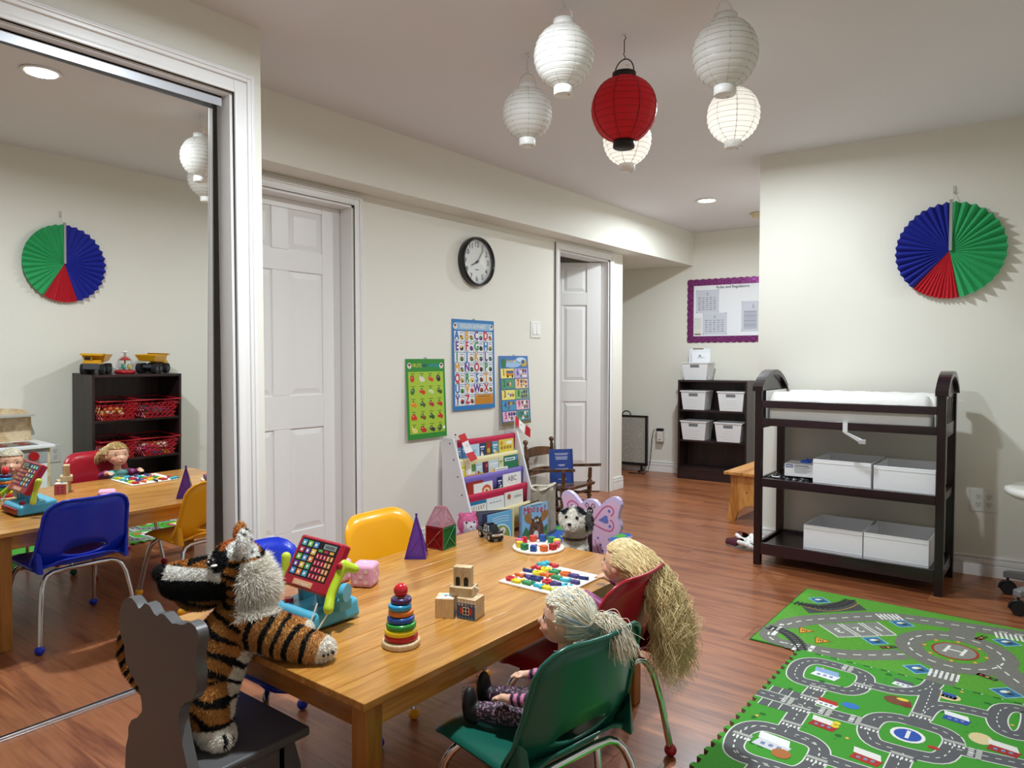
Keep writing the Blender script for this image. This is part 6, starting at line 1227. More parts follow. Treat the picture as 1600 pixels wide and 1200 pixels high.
# ================================================================== PLUSH TIGER
def nz(p, f, ph=0.):
    return (np.sin(p[:, 0]*f+ph+1.7*np.sin(p[:, 1]*f*.7+ph))+np.sin(p[:, 1]*f*1.1+2.1+ph+1.3*np.sin(p[:, 2]*f*.8))+np.sin(p[:, 2]*f*.9+.7+1.5*np.sin(p[:, 0]*f*.6+ph)))/3
OR = Vector((-1.45, .80, .2842)); ORn = np.array(OR)
t = thing('plush_tiger', 'orange striped plush tiger standing on the grey chair, paws on the table', 'plush toy', OR)
HC_ = np.array([-1.470, .872, .632]); hf = np.array([-.707, -.707, 0]); hs = np.array([.707, -.707, 0.])
def rel(P): return tuple(np.array(P)-ORn)
def tiger(q):
    p = q+ORn; c = np.tile(L3('#bb8140'), (len(p), 1)); K = L3('#0b0a0b'); Wh = L3('#ece6da'); Or2 = L3('#c98a48')
    ax = np.array([.02, .10, .165]); ax /= np.linalg.norm(ax); o = p-np.array([-1.455, .805, .43]); s = o@ax; n1 = nz(p, 70); n2 = nz(p, 33, 1.)
    c[n2 > .45] = Or2
    fr = o@np.array([.42, .62, -.66]); tor = (p[:, 2] < .60)
    st = np.sin(2*PI*s/.034+1.6*n1+o@np.array([22., -8, 0])); c[(st > .42) & tor] = K
    wb = (o-np.outer(s, ax))@np.array([.62, .52, -.58]) > .036; wb &= (p[:, 2] > .32) & (p[:, 2] < .56) & (p[:, 1] < .90); c[wb & (st < .75)] = Wh
    for (A, B, hand) in (((-1.395, .862, .525), (-1.272, .945, .476), 1), ((-1.475, .895, .53), (-1.388, .978, .476), 1)):      # arms
        A, B = np.array(A), np.array(B); d = (B-A)/np.linalg.norm(B-A); k = (p-A)@d; L_ = np.linalg.norm(B-A); rad = np.linalg.norm(p-A-np.outer(k, d), axis=1); m = (k > -.005) & (rad < .047) & (k < L_+.05)
        sa = np.sin(2*PI*k/.030+1.2*n1); c[m] = L3('#c08a4a'); c[m & (sa > .35)] = K; pw = m & (k > L_-.022); c[pw] = L3('#cf9a5c'); c[m & (k > L_+.004)] = Wh
    m = p[:, 2] < .335; c[m & (p[:, 1] > .70) & (p[:, 0] > -1.56)] = Wh
    for tx, ty in ((-1.366, .776), (-1.360, .795), (-1.47, .852)): c[(np.abs(p[:, 0]-tx) < .006) & (np.abs(p[:, 1]-ty) < .004) & (p[:, 2] < .325) & (p[:, 2] > .295)] = K
    th = (p[:, 2] > .335) & (p[:, 2] < .43) & (p[:, 1] < .80) & (p[:, 0] > -1.56); sl = np.sin(2*PI*(p[:, 2]*.8+p[:, 0]*.7)/.032+1.5*n1); c[th] = L3('#bb8140'); c[th & (sl > .3)] = K
    tl = (p[:, 0] < -1.56) & (p[:, 2] < .52); c[tl] = L3('#bb8140'); c[tl & (np.sin(2*PI*(p[:, 0]+p[:, 1]*.6-p[:, 2]*1.1)/.036+.8*n1) > .15)] = K
    h = p-HC_; a = h@hf; u = h[:, 2]; sd = h@hs; hd = (np.linalg.norm(h*np.array([1, 1, 1.0]), axis=1) < .098) | ((a > .03) & (u > -.075)); hd &= p[:, 2] > .545
    c[hd] = L3('#b4752f'); sh = np.sin(2*PI*(u*1.3-a*.35)/.030+1.6*n1); c[hd & (sh > .35)] = K
    c[hd & (a > .006) & (u < -.004)] = K; c[hd & (a > .0) & (u < -.056) & (sh < .3)] = L3('#9a6a34')
    c[hd & (a > .018) & (a < .150) & (u > -.008) & (u < .016) & (sd > .0)] = L3('#f2efe8')
    c[hd & (a > .04) & (u > .018)] = L3('#b4752f'); c[hd & (a > .055) & (u > .018) & (n1 > .1)] = K; c[(a > .150) & (p[:, 2] > .55)] = K
    e = np.sqrt((a-.030)**2+((u-.038)*1.0)**2); c[hd & (e < .027) & (sd > .0)] = K; c[hd & (e > .018) & (e < .026) & (a > .040) & (sd > 0)] = L3('#cfcac2')
    c[hd & (u > .052) & (a < .03)] = L3('#b8682a')
    rf = (a < -.022) & (u < .03) & (p[:, 2] > .545) & (np.linalg.norm(p-np.array([-1.425, .880, .600]), axis=1) < .088); c[rf] = Wh
    E1 = np.array([-1.428, .866, .697]); er = np.linalg.norm(p-E1, axis=1) < .042; c[er & (p[:, 2] > .668)] = L3('#e6e4de'); c[er & (p[:, 2] > .668) & (nz(p, 260) > .36)] = L3('#3a3a3c')
    return c
pr_ = [('l', [rel(v) for v in ((-1.463, .785, .375), (-1.455, .803, .43), (-1.447, .838, .50), (-1.437, .868, .54))], [.066, .063, .060, .054]),
 ('e', rel(HC_), (.070, .066, .066)), ('l', [rel(v) for v in ((-1.508, .834, .612), (-1.562, .783, .612))], [.053, .040]), ('e', rel((-1.588, .758, .630)), (.018, .018, .016)), ('e', rel((-1.525, .815, .574)), (.050, .042, .026), (0, 0, R(45))),
 ('e', rel((-1.428, .866, .697)), (.036, .012, .036), (0, 0, R(-45))), ('e', rel((-1.510, .905, .702)), (.028, .010, .028), (0, 0, R(-45))), ('e', rel((-1.424, .880, .602)), (.050, .055, .056)), ('e', rel((-1.498, .910, .606)), (.045, .045, .05)),
 ('l', [rel(v) for v in ((-1.400, .858, .528), (-1.345, .898, .498), (-1.285, .938, .478))], [.047, .039, .033]), ('e', rel((-1.272, .946, .4775)), (.036, .030, .0265), (0, 0, R(35))),
 ('l', [rel(v) for v in ((-1.475, .890, .53), (-1.435, .935, .498), (-1.395, .97, .479))], [.038, .032, .028]), ('e', rel((-1.388, .978, .4775)), (.030, .032, .0265)),
 ('l', [rel(v) for v in ((-1.432, .780, .380), (-1.415, .778, .335), (-1.412, .777, .312))], [.052, .040, .030]), ('e', rel((-1.398, .784, .3105)), (.040, .032, .0255), (0, 0, R(-20))),
 ('l', [rel(v) for v in ((-1.500, .790, .375), (-1.505, .80, .312))], [.048, .028]), ('e', rel((-1.500, .825, .3100)), (.030, .042, .025)),
 ('l', [rel(v) for v in ((-1.52, .768, .37), (-1.60, .765, .355), (-1.665, .757, .362), (-1.702, .745, .392), (-1.714, .738, .43), (-1.704, .738, .47))], [.028, .026, .0245, .024, .023, .020])]
tg = blob('body', pr_, tiger, FURM, t, .0042, 4)
def tl_(q): p = q+ORn; h = p-HC_; a = h@hf; rf = (a < -.022) & (h[:, 2] < .03) & (p[:, 2] > .545) & (np.linalg.norm(p-np.array([-1.425, .880, .600]), axis=1) < .088); return np.where(rf, 3.0, 1.0)
fur('fur', tg, 90000, .0075, tiger, t, (0, 0, -.35), .0008, tl_)
ev = HC_+hf*.036+hs*.064+np.array([0, 0, .036])
MB().ell(rel(ev), (.0125, .0125, .010)).build('eye', mat('#0c0c0c', .08, coat=.5), t); MB().ell(rel(ev+hs*.0075-hf*.006+np.array([0, 0, -.005])), (.0075, .0075, .0032)).build('eye_white', mat('#f4f4f4', .2), t); MB().ell(rel(ev+hs*.011+hf*.004+np.array([0, 0, .004])), .0022).build('eye_glint', mat('#ffffff', .1), t)
MB().ell(rel((-1.594, .754, .632)), (.012, .012, .009)).build('nose', mat('#141012', .35), t)
for k in range(3): MB().ell(rel((-1.240+.002*k, .944+.011*(k-1), .474)), (.004, .003, .004)).build('claw_mark', mat('#1a1a1a', .5), t)

# ================================================================== PLUSH PUPPY on the butterfly chair
t = thing('plush_puppy', 'white and grey plush puppy with brown collar on the butterfly chair', 'plush toy', (-1.435, 2.225, .2634), R(18))
def pup(p):
    c = np.tile(L3('#f0ebe2'), (len(p), 1)); n = nz(p, 90); G = L3('#56585c'); K = L3('#17181a')
    bk = (p[:, 1] > .012) | (p[:, 0] > .045); c[bk & (n > -.15)] = G; c[bk & (n > .3)] = L3('#2a2b2e')
    top = (p[:, 2] > .268); c[top & (n > .0)] = K; c[top & (n <= .0) & (n > -.3)] = L3('#9a9a98')
    c[(p[:, 2] > .21) & (p[:, 0] > .042)] = L3('#6a6a68'); c[(p[:, 2] > .21) & (p[:, 0] > .042) & (n > .2)] = L3('#222326'); return c
o = blob('body', [('e', (0, .01, .075), (.058, .052, .075)), ('e', (0, .0, .14), (.046, .042, .05)), ('l', [(0, 0, .16), (0, -.006, .20)], [.038, .038]), ('e', (0, -.012, .245), (.050, .046, .048)), ('e', (0, -.055, .236), (.026, .026, .020)), ('e', (-.046, .006, .245), (.014, .022, .034)), ('e', (.048, .006, .235), (.016, .024, .040)),
  ('l', [(-.03, -.035, .13), (-.03, -.055, .02)], [.022, .018]), ('l', [(.03, -.035, .13), (.03, -.055, .02)], [.022, .018]), ('e', (-.05, -.01, .03), (.024, .05, .03)), ('e', (.05, -.01, .03), (.024, .05, .03)), ('l', [(.02, .055, .02), (.06, .07, .02)], [.014, .010])], pup, FURM, t, .0045, 4)
fur('fur', o, 26000, .010, pup, t, (0, 0, -.45), .0009)
MB().tube([(.0425*math.cos(a), -.004+.0425*math.sin(a), .178) for a in np.linspace(0, 2*PI, 26, endpoint=False)], .0048, 8, closed=True).build('collar', mat('#4a2c1c', .45), t)
for s in (-1, 1): MB().ell((s*.020, -.052, .262), .0062).build('eye', mat('#0d0d0d', .1), t)
MB().ell((0, -.082, .243), (.008, .006, .006)).build('nose', mat('#141414', .3), t)

# ================================================================== DOLLS
def hand(cx, cy, cz, dx, dy, side):
    """palm, four unequal fingers and a thumb; d is the pointing direction"""
    d = Vector((dx, dy, -.12)).normalized(); w = Vector((0, 0, 1)).cross(d).normalized(); c = Vector((cx, cy, cz)); P = [('l', [tuple(c-d*.008), tuple(c+d*.008)], [.0085, .0092])]
    for k, ln in zip((-1.5, -.5, .5, 1.5), (.013, .017, .018, .015)):
        b = c+d*.012+w*k*.0054; P.append(('l', [tuple(b), tuple(b+d*ln*.6+w*k*.0006), tuple(b+d*ln+Vector((0, 0, -.004)))], [.0033, .0030, .0026]))
    th = c+w*side*.008+d*.001; P.append(('l', [tuple(th), tuple(th+w*side*.007+d*.006), tuple(th+w*side*.008+d*.013)], [.0038, .0034, .0028])); return P
SKIN = '#e0b093'
def doll(label, loc, rz, shirt, sleeve, legs, shoes, tilt=0., hy=0., up=False):
    t = thing('doll', label, 'doll', loc, rz)
    prims = [('e', (0, .0, .036), (.050, .040, .036)), ('e', (0, .004, .10), (.046, .034, .066)), ('e', (0, .006, .148), (.054, .028, .022)), ('l', [(0, .006, .155), (0, .004, .190)], [.019, .017])]
    for s in (-1, 1):
        if up: prims += [('l', [(s*.054, .004, .150), (s*.086, -.012, .146), (s*.082, -.062, .166)], [.021, .017, .0135]), ('l', [(s*.082, -.062, .166), (s*.079, -.078, .170)], [.0125, .0105])]+hand(s*.078, -.087, .172, -s*.15, -1, -s)
        else: prims += [('l', [(s*.056, .004, .150), (s*.076, -.022, .092), (s*.066, -.088, .080)], [.021, .017, .0135]), ('l', [(s*.066, -.088, .080), (s*.062, -.104, .078)], [.0125, .0105])]+hand(s*.061, -.113, .078, -s*.15, -1, -s)
        prims += [('l', [(s*.028, -.012, .034), (s*.036, -.105, .033), (s*.040, -.188, .028)], [.031, .026, .020]), ('e', (s*.041, -.204, .040), (.021, .017, .040)), ('e', (s*.041, -.192, .018), (.018, .016, .018))]
    def cf(p):
        c = np.tile(L3(SKIN), (len(p), 1)); z, y, x = p[:, 2], p[:, 1], np.abs(p[:, 0])
        body = (z < .168) & (z > .045) & (y > -.07) & (x < .06) & (y < .06) | ((z < .162) & (x > .045) & (z > .05) & (y > -.035)); c[body] = shirt(p[body])
        arm = ((x > .044) & (z > .058) & (y > -.100) & (y < .04) & (z < .168)) if not up else ((x > .046) & (z > .10) & (y > -.068)); c[arm] = sleeve(p[arm])
        lg = (z < .066) & ~((x > .050) & (z > .058)); c[lg] = legs(p[lg]); sh = (y < -.182) & (x < .066) & (z < .085); c[sh] = shoes(p[sh])
        hnd = (y < -.100) & (not up) & (z > .058) & (z < .10) & (x > .045) & (y > -.16) & (z > .0585); c[hnd] = L3(SKIN); return c
    blob('body', prims, cf, mat(None, .5), t, .0028, 3)
    Hm = Matrix.Translation((0, .002+hy, .186)) @ Matrix.Rotation(tilt, 4, 'X')
    def hc(p):
        c = np.tile(L3(SKIN), (len(p), 1)); ck = ((np.abs(p[:, 0])-.028)**2+(p[:, 2]-.040)**2 < .013**2) & (p[:, 1] < -.03); c[ck] = L3('#dfa088'); lp = ((p[:, 0]/.0135)**2+((p[:, 2]-.0255)/.0045)**2 < 1) & (p[:, 1] < -.04); c[lp] = L3('#c4676a'); return c
    hd = blob('head', [('e', (0, .004, .066), (.052, .056, .056)), ('e', (0, -.016, .040), (.041, .040, .036)), ('e', (0, -.030, .020), (.020, .018, .014)), ('e', (-.023, -.030, .040), (.016, .016, .015)), ('e', (.023, -.030, .040), (.016, .016, .015)), ('l', [(0, -.048, .056), (0, -.058, .042)], [.005, .0068]), ('e', (0, -.053, .0265), (.012, .006, .006)), ('e', (-.051, .002, .052), (.007, .012, .014)), ('e', (.051, .002, .052), (.007, .012, .014))], hc, mat(None, .42), t, .0022, 3); hd.matrix_local = Hm
    for s in (-1, 1):
        e = MB().ell((s*.0195, -.0412, .059), (.0092, .0048, .0064)).build('eye', mat('#f0f0ee', .15), hd); MB().ell((s*.0195, -.0440, .0588), (.0054, .0026, .0056)).build('iris', mat('#3a2a22', .1, coat=.5), hd)
        MB().tube([(s*.0195+.0105*math.cos(a), -.0436-.002*math.sin(a), .0595+.0066*math.sin(a)) for a in np.linspace(.05, PI-.05, 9)], .0014, 5).build('eyelash', mat('#2a1a14', .6), hd)
        MB().tube([(s*(.010+.020*k), -.0495+.007*k*k, .0735+.0035*math.sin(PI*k)) for k in np.linspace(0, 1, 7)], .0009, 5).build('eyebrow', mat('#a8845a', .7), hd)
    return t, hd
def flat(c): return lambda p: np.tile(L3(c), (len(p), 1))
def stripes(c1, c2, w, ax=1):
    def f(p): c = np.tile(L3(c1), (len(p), 1)); c[np.mod(p[:, ax]+.3*p[:, 2], w) < w*.5] = L3(c2); return c
    return f
def stripez(p): c = np.tile(L3('#c4719c'), (len(p), 1)); c[np.mod(p[:, 2]+.1*p[:, 1], .016) < .008] = L3('#1b1518'); return c
def damask(p): c = np.tile(L3('#2a1622'), (len(p), 1)); n = nz(p, 420); c[np.abs(n) < .10] = L3('#a8829c'); return c
def scalp(hd, col, cover): 
    """hair cap just above the skull"""
    V = []; n = 26
    b = MB(col); pts = lambda th, ph: (.0555*math.sin(th)*math.cos(ph), .004+.0600*math.sin(th)*math.sin(ph), .066+.0600*math.cos(th)); F = []
    for i in range(14):
        for j in range(n): ph = 2*PI*j/n; fm = R(62) if math.sin(ph) < -.35 else (R(92) if math.sin(ph) < .1 else R(125)); V.append(pts(fm*i/13, ph))
    for i in range(13):
        for j in range(n): F.append((i*n+j, i*n+(j+1) % n, (i+1)*n+(j+1) % n, (i+1)*n+j))
    return b.add(V, F, None, True).build('hair_cap', mat(col, .5), hd)
def scalp_roots(n):
    ph = RNG.uniform(0, 2*PI, n); sn = np.sin(ph); mx = np.where(sn < -.35, R(61), np.where(sn < .1, R(90), R(122))); return ph, np.arccos(1-RNG.random(n)*(1-np.cos(mx)))
# --- long haired blonde on the red chair
shirtA = lambda p: np.where(((p[:, 0]/.022)**2+((p[:, 2]-.10)/.024)**2 < 1)[:, None] & (p[:, 1] < 0)[:, None], L3('#e4eeee'), L3('#79c4c0'))
t, hd = doll('doll with very long wavy blonde hair and aqua top on the red chair', (-.952, 1.705, .3050), R(-86), shirtA, flat('#8a3a6e'), flat('#4a3a6a'), flat('#c8b8c0'), R(-6), 0, True)
scalp(hd, '#d9bd80', 0)
n, k = 2000, 26; ph, th = scalp_roots(n); s0 = np.stack([.057*np.sin(th)*np.cos(ph), .004+.062*np.sin(th)*np.sin(ph), .066+.062*np.cos(th)], 1)
P = np.zeros((n, k, 3)); u = np.linspace(0, 1, k)[None, :, None]; sx = np.sign(s0[:, :1]); endx = s0[:, 0]*1.25+RNG.normal(0, .012, n)+.012; endy = .175+RNG.uniform(-.045, .045, n); endz = RNG.uniform(-.20, -.06, n)
mid = np.stack([s0[:, 0]*1.15+.006, np.maximum(.105+RNG.normal(0, .016, n), .085), .075+.5*(s0[:, 2]-.066)], 1); m2 = np.stack([s0[:, 0]*1.2+.010, .165+RNG.normal(0, .022, n), -.02+RNG.normal(0, .02, n)], 1); end = np.stack([endx, endy, endz], 1)
side = RNG.random(n) < .10      # some locks fall in front of the shoulder
A0, A1, A2, A3 = s0[:, None], mid[:, None], m2[:, None], end[:, None]; P = (1-u)**3*A0+3*(1-u)**2*u*A1+3*(1-u)*u*u*A2+u**3*A3
am = (u[..., 0]**.7*.014); f1 = RNG.uniform(3, 6, (n, 1)); p1 = RNG.uniform(0, 6.28, (n, 1)); P[..., 0] += am*np.sin(f1*u[..., 0]*6.28+p1); P[..., 2] += am*.7*np.cos(f1*u[..., 0]*6.28+p1); P[..., 1] += am*.9*np.cos(f1*u[..., 0]*6.28+p1*1.7)
cl = L3('#f0d69e')*RNG.uniform(.72, 1.25, (n, 1)); strands('long_hair', P, .0012, cl, hd)
# --- platinum ponytail doll on the green chair
t, hd = doll('platinum ponytail doll in pink and black stripes on the green chair', (-.842, 1.262, .3050), R(-72), stripez, stripes('#c4719c', '#1b1518', .018), damask, flat('#141215'), R(-4), 0)
for s in (-1, 1):
    for q in range(3): MB().tube([(s*.041-.008, -.2205+.001*q, .052+q*.010), (s*.041, -.2225+.001*q, .056+q*.010), (s*.041+.008, -.2205+.001*q, .052+q*.010)], .0009, 5).build('shoelace', mat('#8a8488', .6), t)
blob('black_skirt', [('e', (0, -.012, .056), (.056, .044, .020)), ('e', (0, -.045, .056), (.046, .024, .014))], solid('#141214'), mat(None, .8), t, .0035, 3)
scalp(hd, '#efe4cc', 0)
n, k = 1700, 18; ph, th = scalp_roots(n); s0 = np.stack([.057*np.sin(th)*np.cos(ph), .004+.062*np.sin(th)*np.sin(ph), .066+.062*np.cos(th)], 1); u = np.linspace(0, 1, k)[None, :, None]
knot = np.where(RNG.random(n)[:, None] < .5, np.array([[.030, .062, .062]]), np.array([[-.036, .052, .060]])); m1 = (s0+knot)/2; m1 -= np.array([0, .004, .066]); m1 = m1/np.linalg.norm(m1, axis=1)[:, None]*.070+np.array([0, .004, .066])
P = (1-u)**2*s0[:, None]+2*(1-u)*u*m1[:, None]+u*u*(knot+RNG.normal(0, .005, (n, 3)))[:, None]; bl = RNG.random((n, 1)) < .08
cl = np.where(bl, L3('#9cc0d8'), L3('#fbf0d8'))*RNG.uniform(.8, 1.15, (n, 1)); strands('swept_hair', P, .0012, cl, hd)
for nm, kn, e0, e1, blue in (('ponytail', (.030, .064, .064), (.050, .105, .125), (.055, .140, .040), .03), ('ponytail', (-.036, .054, .058), (-.075, .070, .03), (-.070, .012, -.048), .25)):
    n = 480; kn_ = np.array(kn)+RNG.normal(0, .004, (n, 3)); a1 = np.array(e0)+RNG.normal(0, .012, (n, 3)); a2 = np.array(e1)+RNG.normal(0, .013, (n, 3)); P = (1-u)**2*kn_[:, None]+2*(1-u)*u*a1[:, None]+u*u*a2[:, None]
    f1 = RNG.uniform(1, 2.2, (n, 1)); p1 = RNG.uniform(0, 6.28, (n, 1)); P[..., 0] += u[..., 0]*.008*np.sin(f1*u[..., 0]*6.28+p1); P[..., 2] += u[..., 0]*.008*np.cos(f1*u[..., 0]*6.28+p1)
    bl = RNG.random((n, 1)) < blue; cl = np.where(bl, L3('#9cc0d8'), L3('#fbf0d8'))*RNG.uniform(.8, 1.15, (n, 1)); strands(nm, P, .0011, cl, hd)
    MB().tube([tuple(np.array(kn)+np.array([.011*math.cos(a), 0, .011*math.sin(a)])) for a in np.linspace(0, 2*PI, 14, endpoint=False)], .003, 6, closed=True).build('hair_tie', mat('#8fb4d0', .6), hd)
# ================================================================== NEAR WALL (seen in the mirror): toy shelf, baskets, trucks, kitchen
NB = Matrix.Translation((-.008, 2.587, 0)) @ Matrix.Rotation(R(-90), 4, 'Z')       # local x -> -Y, local y (depth) -> +X
bookcase('bookcase', 'dark brown toy shelf with red baskets, reflected in the mirror', NB, .587, .912, .275, [.618, .36, .09])
BR = mat('#b01c28', .35)
def basket(label, y0, y1, z, x0=-.048, d=.30, h=.125, fill=None):
    t = thing('plastic_basket', label, 'basket', ((x0+x0+d)/2, (y0+y1)/2, z), group='red lattice baskets on the toy shelf'); w = (y1-y0)/2; dd = d/2; b0 = .78
    V = lambda s, zz: [(-dd*s, -w*s, zz), (dd*s, -w*s, zz), (dd*s, w*s, zz), (-dd*s, w*s, zz)]
    bt, tp = V(b0, .002), V(1, h)
    MB().add(V(b0, 0)+V(b0, .004), [(0, 3, 2, 1), (4, 5, 6, 7), (0, 1, 5, 4), (1, 2, 6, 5), (2, 3, 7, 6), (3, 0, 4, 7)]).build('base', BR, t)
    rim = MB(); rim.tube([(x*1.03, y*1.03, h) for x, y, _ in tp], .0055, 6, closed=True, smooth=False); rim.tube(V(.955, h*.80), .0035, 5, closed=True); rim.build('rim', BR, t)
    for k in range(4):
        a0, a1, c1, c0 = [Vector(q) for q in (bt[k], bt[(k+1) % 4], tp[(k+1) % 4], tp[k])]; L_ = (a1-a0).length; n = max(4, int(L_/.033)); lat = MB()
        S = lambda u, v: tuple(a0.lerp(a1, u).lerp(c0.lerp(c1, u), v))
        for i in range(-4, n+1):
            for sg in (1, -1):
                pts = []
                for q in range(7):
                    v = q/6*.82; u = (i/n+v*3.2/n) if sg > 0 else (1-i/n-v*3.2/n)
                    if 0 <= u <= 1: pts.append(S(u, v))
                if len(pts) > 1: lat.tube(pts, .0034, 4, smooth=False)
        for v in (.27, .55):
            lat.tube([S(0, v), S(1, v)], .0025, 4, smooth=False)
        lat.build('lattice_side', BR, t)
    if fill:
        rf_ = random.Random(label)
        for i in range(fill[1]):
            x, y, r = rf_.uniform(-dd*.6, dd*.6), rf_.uniform(-w*.62, w*.62), rf_.uniform(.014, .022); s_ = MB(); c = rf_.choice(fill[0])
            s_.box(-r*1.5, r*1.5, -r, r, 0, r*1.2, M=T(x, y, .006+r*(i % 3)*.9, rz=rf_.uniform(0, 3), rx=rf_.uniform(-.3, .3))).build('loose_toy', mat(c, .5), t, bevel=.003)
    return t
basket('red basket of yellow beads at left on the upper toy shelf', 2.030, 2.285, .6182, fill=(['#e0b04a', '#d8d060', '#e07a3a', '#e8d8a0'], 16))
basket('red basket of dark toys at right on the upper toy shelf', 2.302, 2.556, .6182, fill=(['#6a5a3a', '#3a3a4a', '#8a3060', '#4a4a50'], 16))
basket('red basket of white blocks at left on the lower toy shelf', 2.030, 2.280, .3602, fill=(['#e8e4d8', '#d8b88a', '#c8c4bc'], 16))
basket('red basket of mixed figures at right on the lower toy shelf', 2.300, 2.556, .3602, fill=(['#d04a8a', '#e0c040', '#3a60b0', '#c83a4a', '#e8d8c0'], 16))
YEL = mat('#e0a418', .35, coat=.1); DG = mat('#4a4d54', .5); TYR = mat('#17181a', .75)
def dump(label, loc, rz):
    t = thing('toy_dump_truck', label, 'toy truck', loc, rz, 'yellow dump trucks on the toy shelf')      # local front is -Y
    MB().box(-.034, .034, -.095, .085, .038, .058).build('chassis', DG, t, bevel=.003); MB().box(-.046, .046, -.118, -.085, .034, .072).build('front_bumper', DG, t, bevel=.003)
    b = MB(); b.box(-.05, .05, -.112, -.055, .066, .085).box(.002, .046, -.098, -.055, .085, .118).hexa([(-.048, -.112, .085), (-.002, -.112, .085), (-.002, -.06, .085), (-.048, -.06, .085)], [(-.048, -.108, .092), (-.002, -.108, .092), (-.002, -.06, .095), (-.048, -.06, .095)]); b.build('cab', YEL, t, bevel=.003)
    MB().box(.006, .042, -.0985, -.096, .092, .112).build('cab_window', mat('#2a2522', .3), t)
    bed = MB(); bed.add([(-.05, -.05, .075), (.05, -.05, .075), (.05, .10, .085), (-.05, .10, .085), (-.068, -.062, .125), (.068, -.062, .125), (.068, .125, .125), (-.068, .125, .125), (-.06, -.115, .122), (.06, -.115, .122), (-.06, -.115, .13), (.06, -.115, .13), (-.068, -.062, .133), (.068, -.062, .133)],
        [(0, 3, 2, 1), (0, 1, 5, 4), (1, 2, 6, 5), (3, 0, 4, 7), (2, 3, 7, 6), (4, 5, 9, 8), (8, 9, 11, 10), (12, 13, 11, 10), (4, 12, 10, 8), (5, 9, 11, 13)]); o = bed.build('dump_bed', YEL, t); o.modifiers.new('s', 'SOLIDIFY').thickness = .004
    for s in (-1, 1):
        for y in (-.075, .035, .088):
            w_ = MB().cyl((s*.036, y, .0342), (s*.066, y, .0342), .034, n=22).build('wheel', TYR, t, bevel=.005); MB().cyl((s*.065, y, .0342), (s*.0672, y, .0342), .014, n=12).build('wheel_hub', DG, w_)
    return t
dump('yellow dump truck at left on top of the toy shelf', (.105, 2.075, .9122), R(-52)); dump('yellow dump truck at right on top of the toy shelf, seen from behind', (.115, 2.455, .9122), R(142))
t = thing('spinning_dome_toy', 'clear domed spinning top toy with red base between the trucks', 'toy', (.115, 2.262, .9122))
MB().lathe([(0, 0), (.058, 0), (.064, .008), (.062, .018), (.052, .024), (0, .024)], 32).build('base', mat('#b01c28', .3), t); MB().lathe([(.05, .024), (.052, .05), (.046, .085), (.03, .108), (.012, .116), (0, .117)], 32).build('dome', mat('#ffffff', .03, trans=1, alpha=.25), t)
MB().lathe([(.036, .088), (.02, .102), (.006, .112), (0, .112)], 20).build('carousel_roof', mat('#b83a3a', .4), t); MB().lathe([(0, .117), (.008, .117), (.006, .136), (.020, .140), (.020, .148), (0, .150)], 20).build('push_knob', mat('#eeeeee', .3), t)
for i in range(5): a = 2*PI*i/5; MB().ell((.030*math.cos(a), .030*math.sin(a), .045), (.011, .009, .018)).build('spinner_figure', mat(['#4aa088', '#3a6aa8', '#d8c04a', '#5ab0a0', '#c8c8d0'][i], .4), t)
MB().cyl((0, 0, .024), (0, 0, .1), .005, n=8).build('shaft', mat('#d8b84a', .4), t)
def critter(label, loc, rz, col, s=1):
    t = thing('toy_animal', label, 'toy animal', loc, rz, 'toy animals on the bottom of the toy shelf')
    blob('animal_body', [('e', (0, 0, .035*s), (.016*s, .034*s, .017*s)), ('l', [(0, -.03*s, .04*s), (0, -.045*s, .06*s)], [.012*s, .009*s]), ('e', (0, -.056*s, .064*s), (.009*s, .016*s, .010*s))]+[('l', [(x*s, y*s, .03*s), (x*s, y*s, .005*s)], [.007*s, .0055*s]) for x in (-.009, .009) for y in (-.02, .022)]+[('l', [(0, .032*s, .04*s), (0, .05*s, .025*s)], [.005*s, .003*s])], solid(col), mat(None, .5), t, .003, 2)
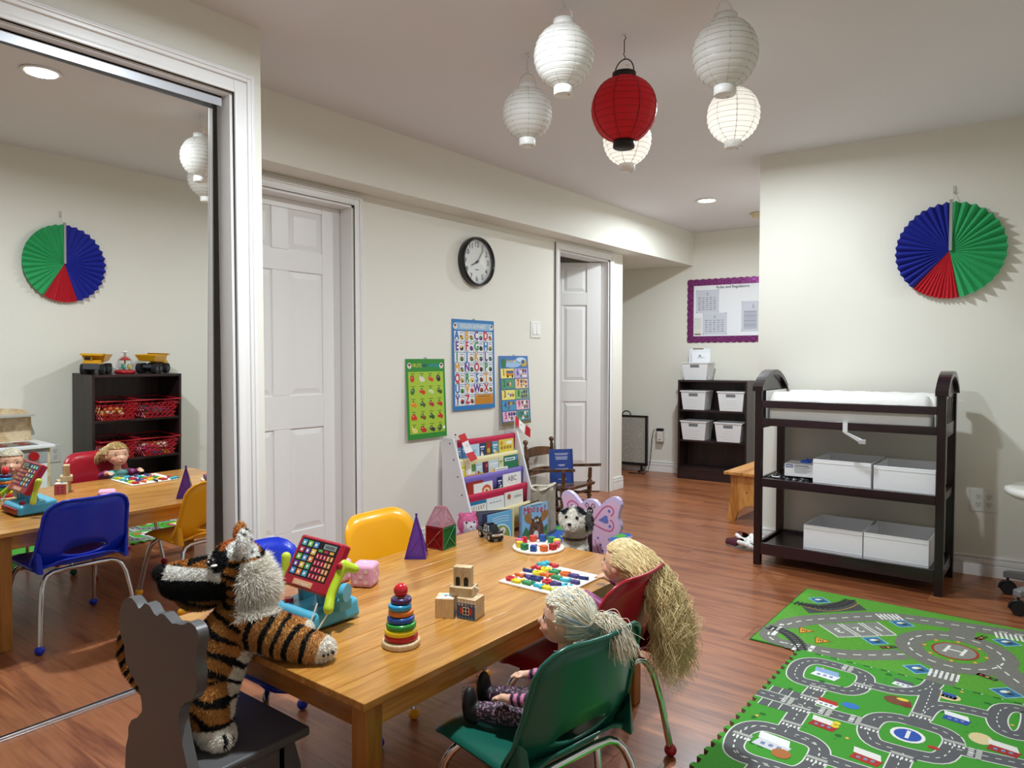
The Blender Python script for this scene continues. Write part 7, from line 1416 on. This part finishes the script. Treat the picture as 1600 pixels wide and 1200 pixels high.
critter('tan toy animal figure on the toy shelf bottom', (.06, 2.30, .0904), R(60), '#a8763a', 1.3); critter('grey toy animal figure on the toy shelf bottom', (.05, 2.40, .0904), R(-40), '#7a7a80', 1.3); critter('dark brown toy animal figure on the toy shelf bottom', (.05, 2.49, .0904), R(20), '#5a3a24', 1.3)
t = thing('play_kitchen', 'small birch play kitchen with white counter, reflected at the mirror left edge', 'toy kitchen', (.135, 1.47, 0))
for s in (-1, 1): MB().box(-.135, .13, s*.285-.008, s*.285+.008, 0, .478).build('side_panel', BIRCH, t, bevel=.002)
MB().box(-.155, .132, -.315, .315, .478, .498).build('counter', mat('#ececec', .35), t, bevel=.004)
MB(M=Matrix(((0,0,1,.115),(1,0,0,0),(0,1,0,0),(0,0,0,1)))).prism([(-.285, .4985), (.285, .4985), (.285, .64), (.27, .68), (.22, .695), (.1, .705), (-.1, .705), (-.22, .695), (-.27, .68), (-.285, .64)], 0, .016).build('back_board', BIRCH, t, bevel=.002)
MB().box(.03, .1148, -.275, .275, .655, .667).build('top_shelf', mat('#b9b6ae', .4), t)
MB().box(-.11, .05, .0, .24, .4982, .5005).build('cooktop', mat('#6a6a6a', .3), t, bevel=.001)
for x in (-.07, .01):
    for y in (.06, .18): MB().lathe([(.022, 0), (.032, 0), (.032, .0015), (.022, .0015)], 24, M=T(x, y, .5006)).build('burner', mat('#8a2a22', .4), t)
MB().box(-.138, -.13, -.277, .277, .39, .476).build('control_panel', mat('#a8a8aa', .35), t); MB().box(-.136, -.13, -.277, -.01, .02, .386).build('oven_door', mat('#efefef', .35), t, bevel=.002); MB().box(-.136, -.13, .01, .277, .02, .386).build('cupboard_door', mat('#efefef', .35), t, bevel=.002)
for y in (.2, .08): MB().cyl((-.138, y, .435), (-.160, y, .435), .026, n=20).build('red_knob', mat('#b01c20', .3), t, bevel=.003)
for y in (-.04, .04): MB().cyl((-.137, y, .30), (-.150, y, .30), .008, n=12).build('door_knob', mat('#9a9a9e', .3), t)
MB().box(-.128, .128, -.276, .276, .01, .02).build('bottom_board', BIRCH, t)
t = thing('wall_outlet', 'white single outlet between kitchen and toy shelf in the mirror', 'outlet'); t.matrix_world = WN(XN, 1.90, .393); outlet_plate(t, .07, (0,))
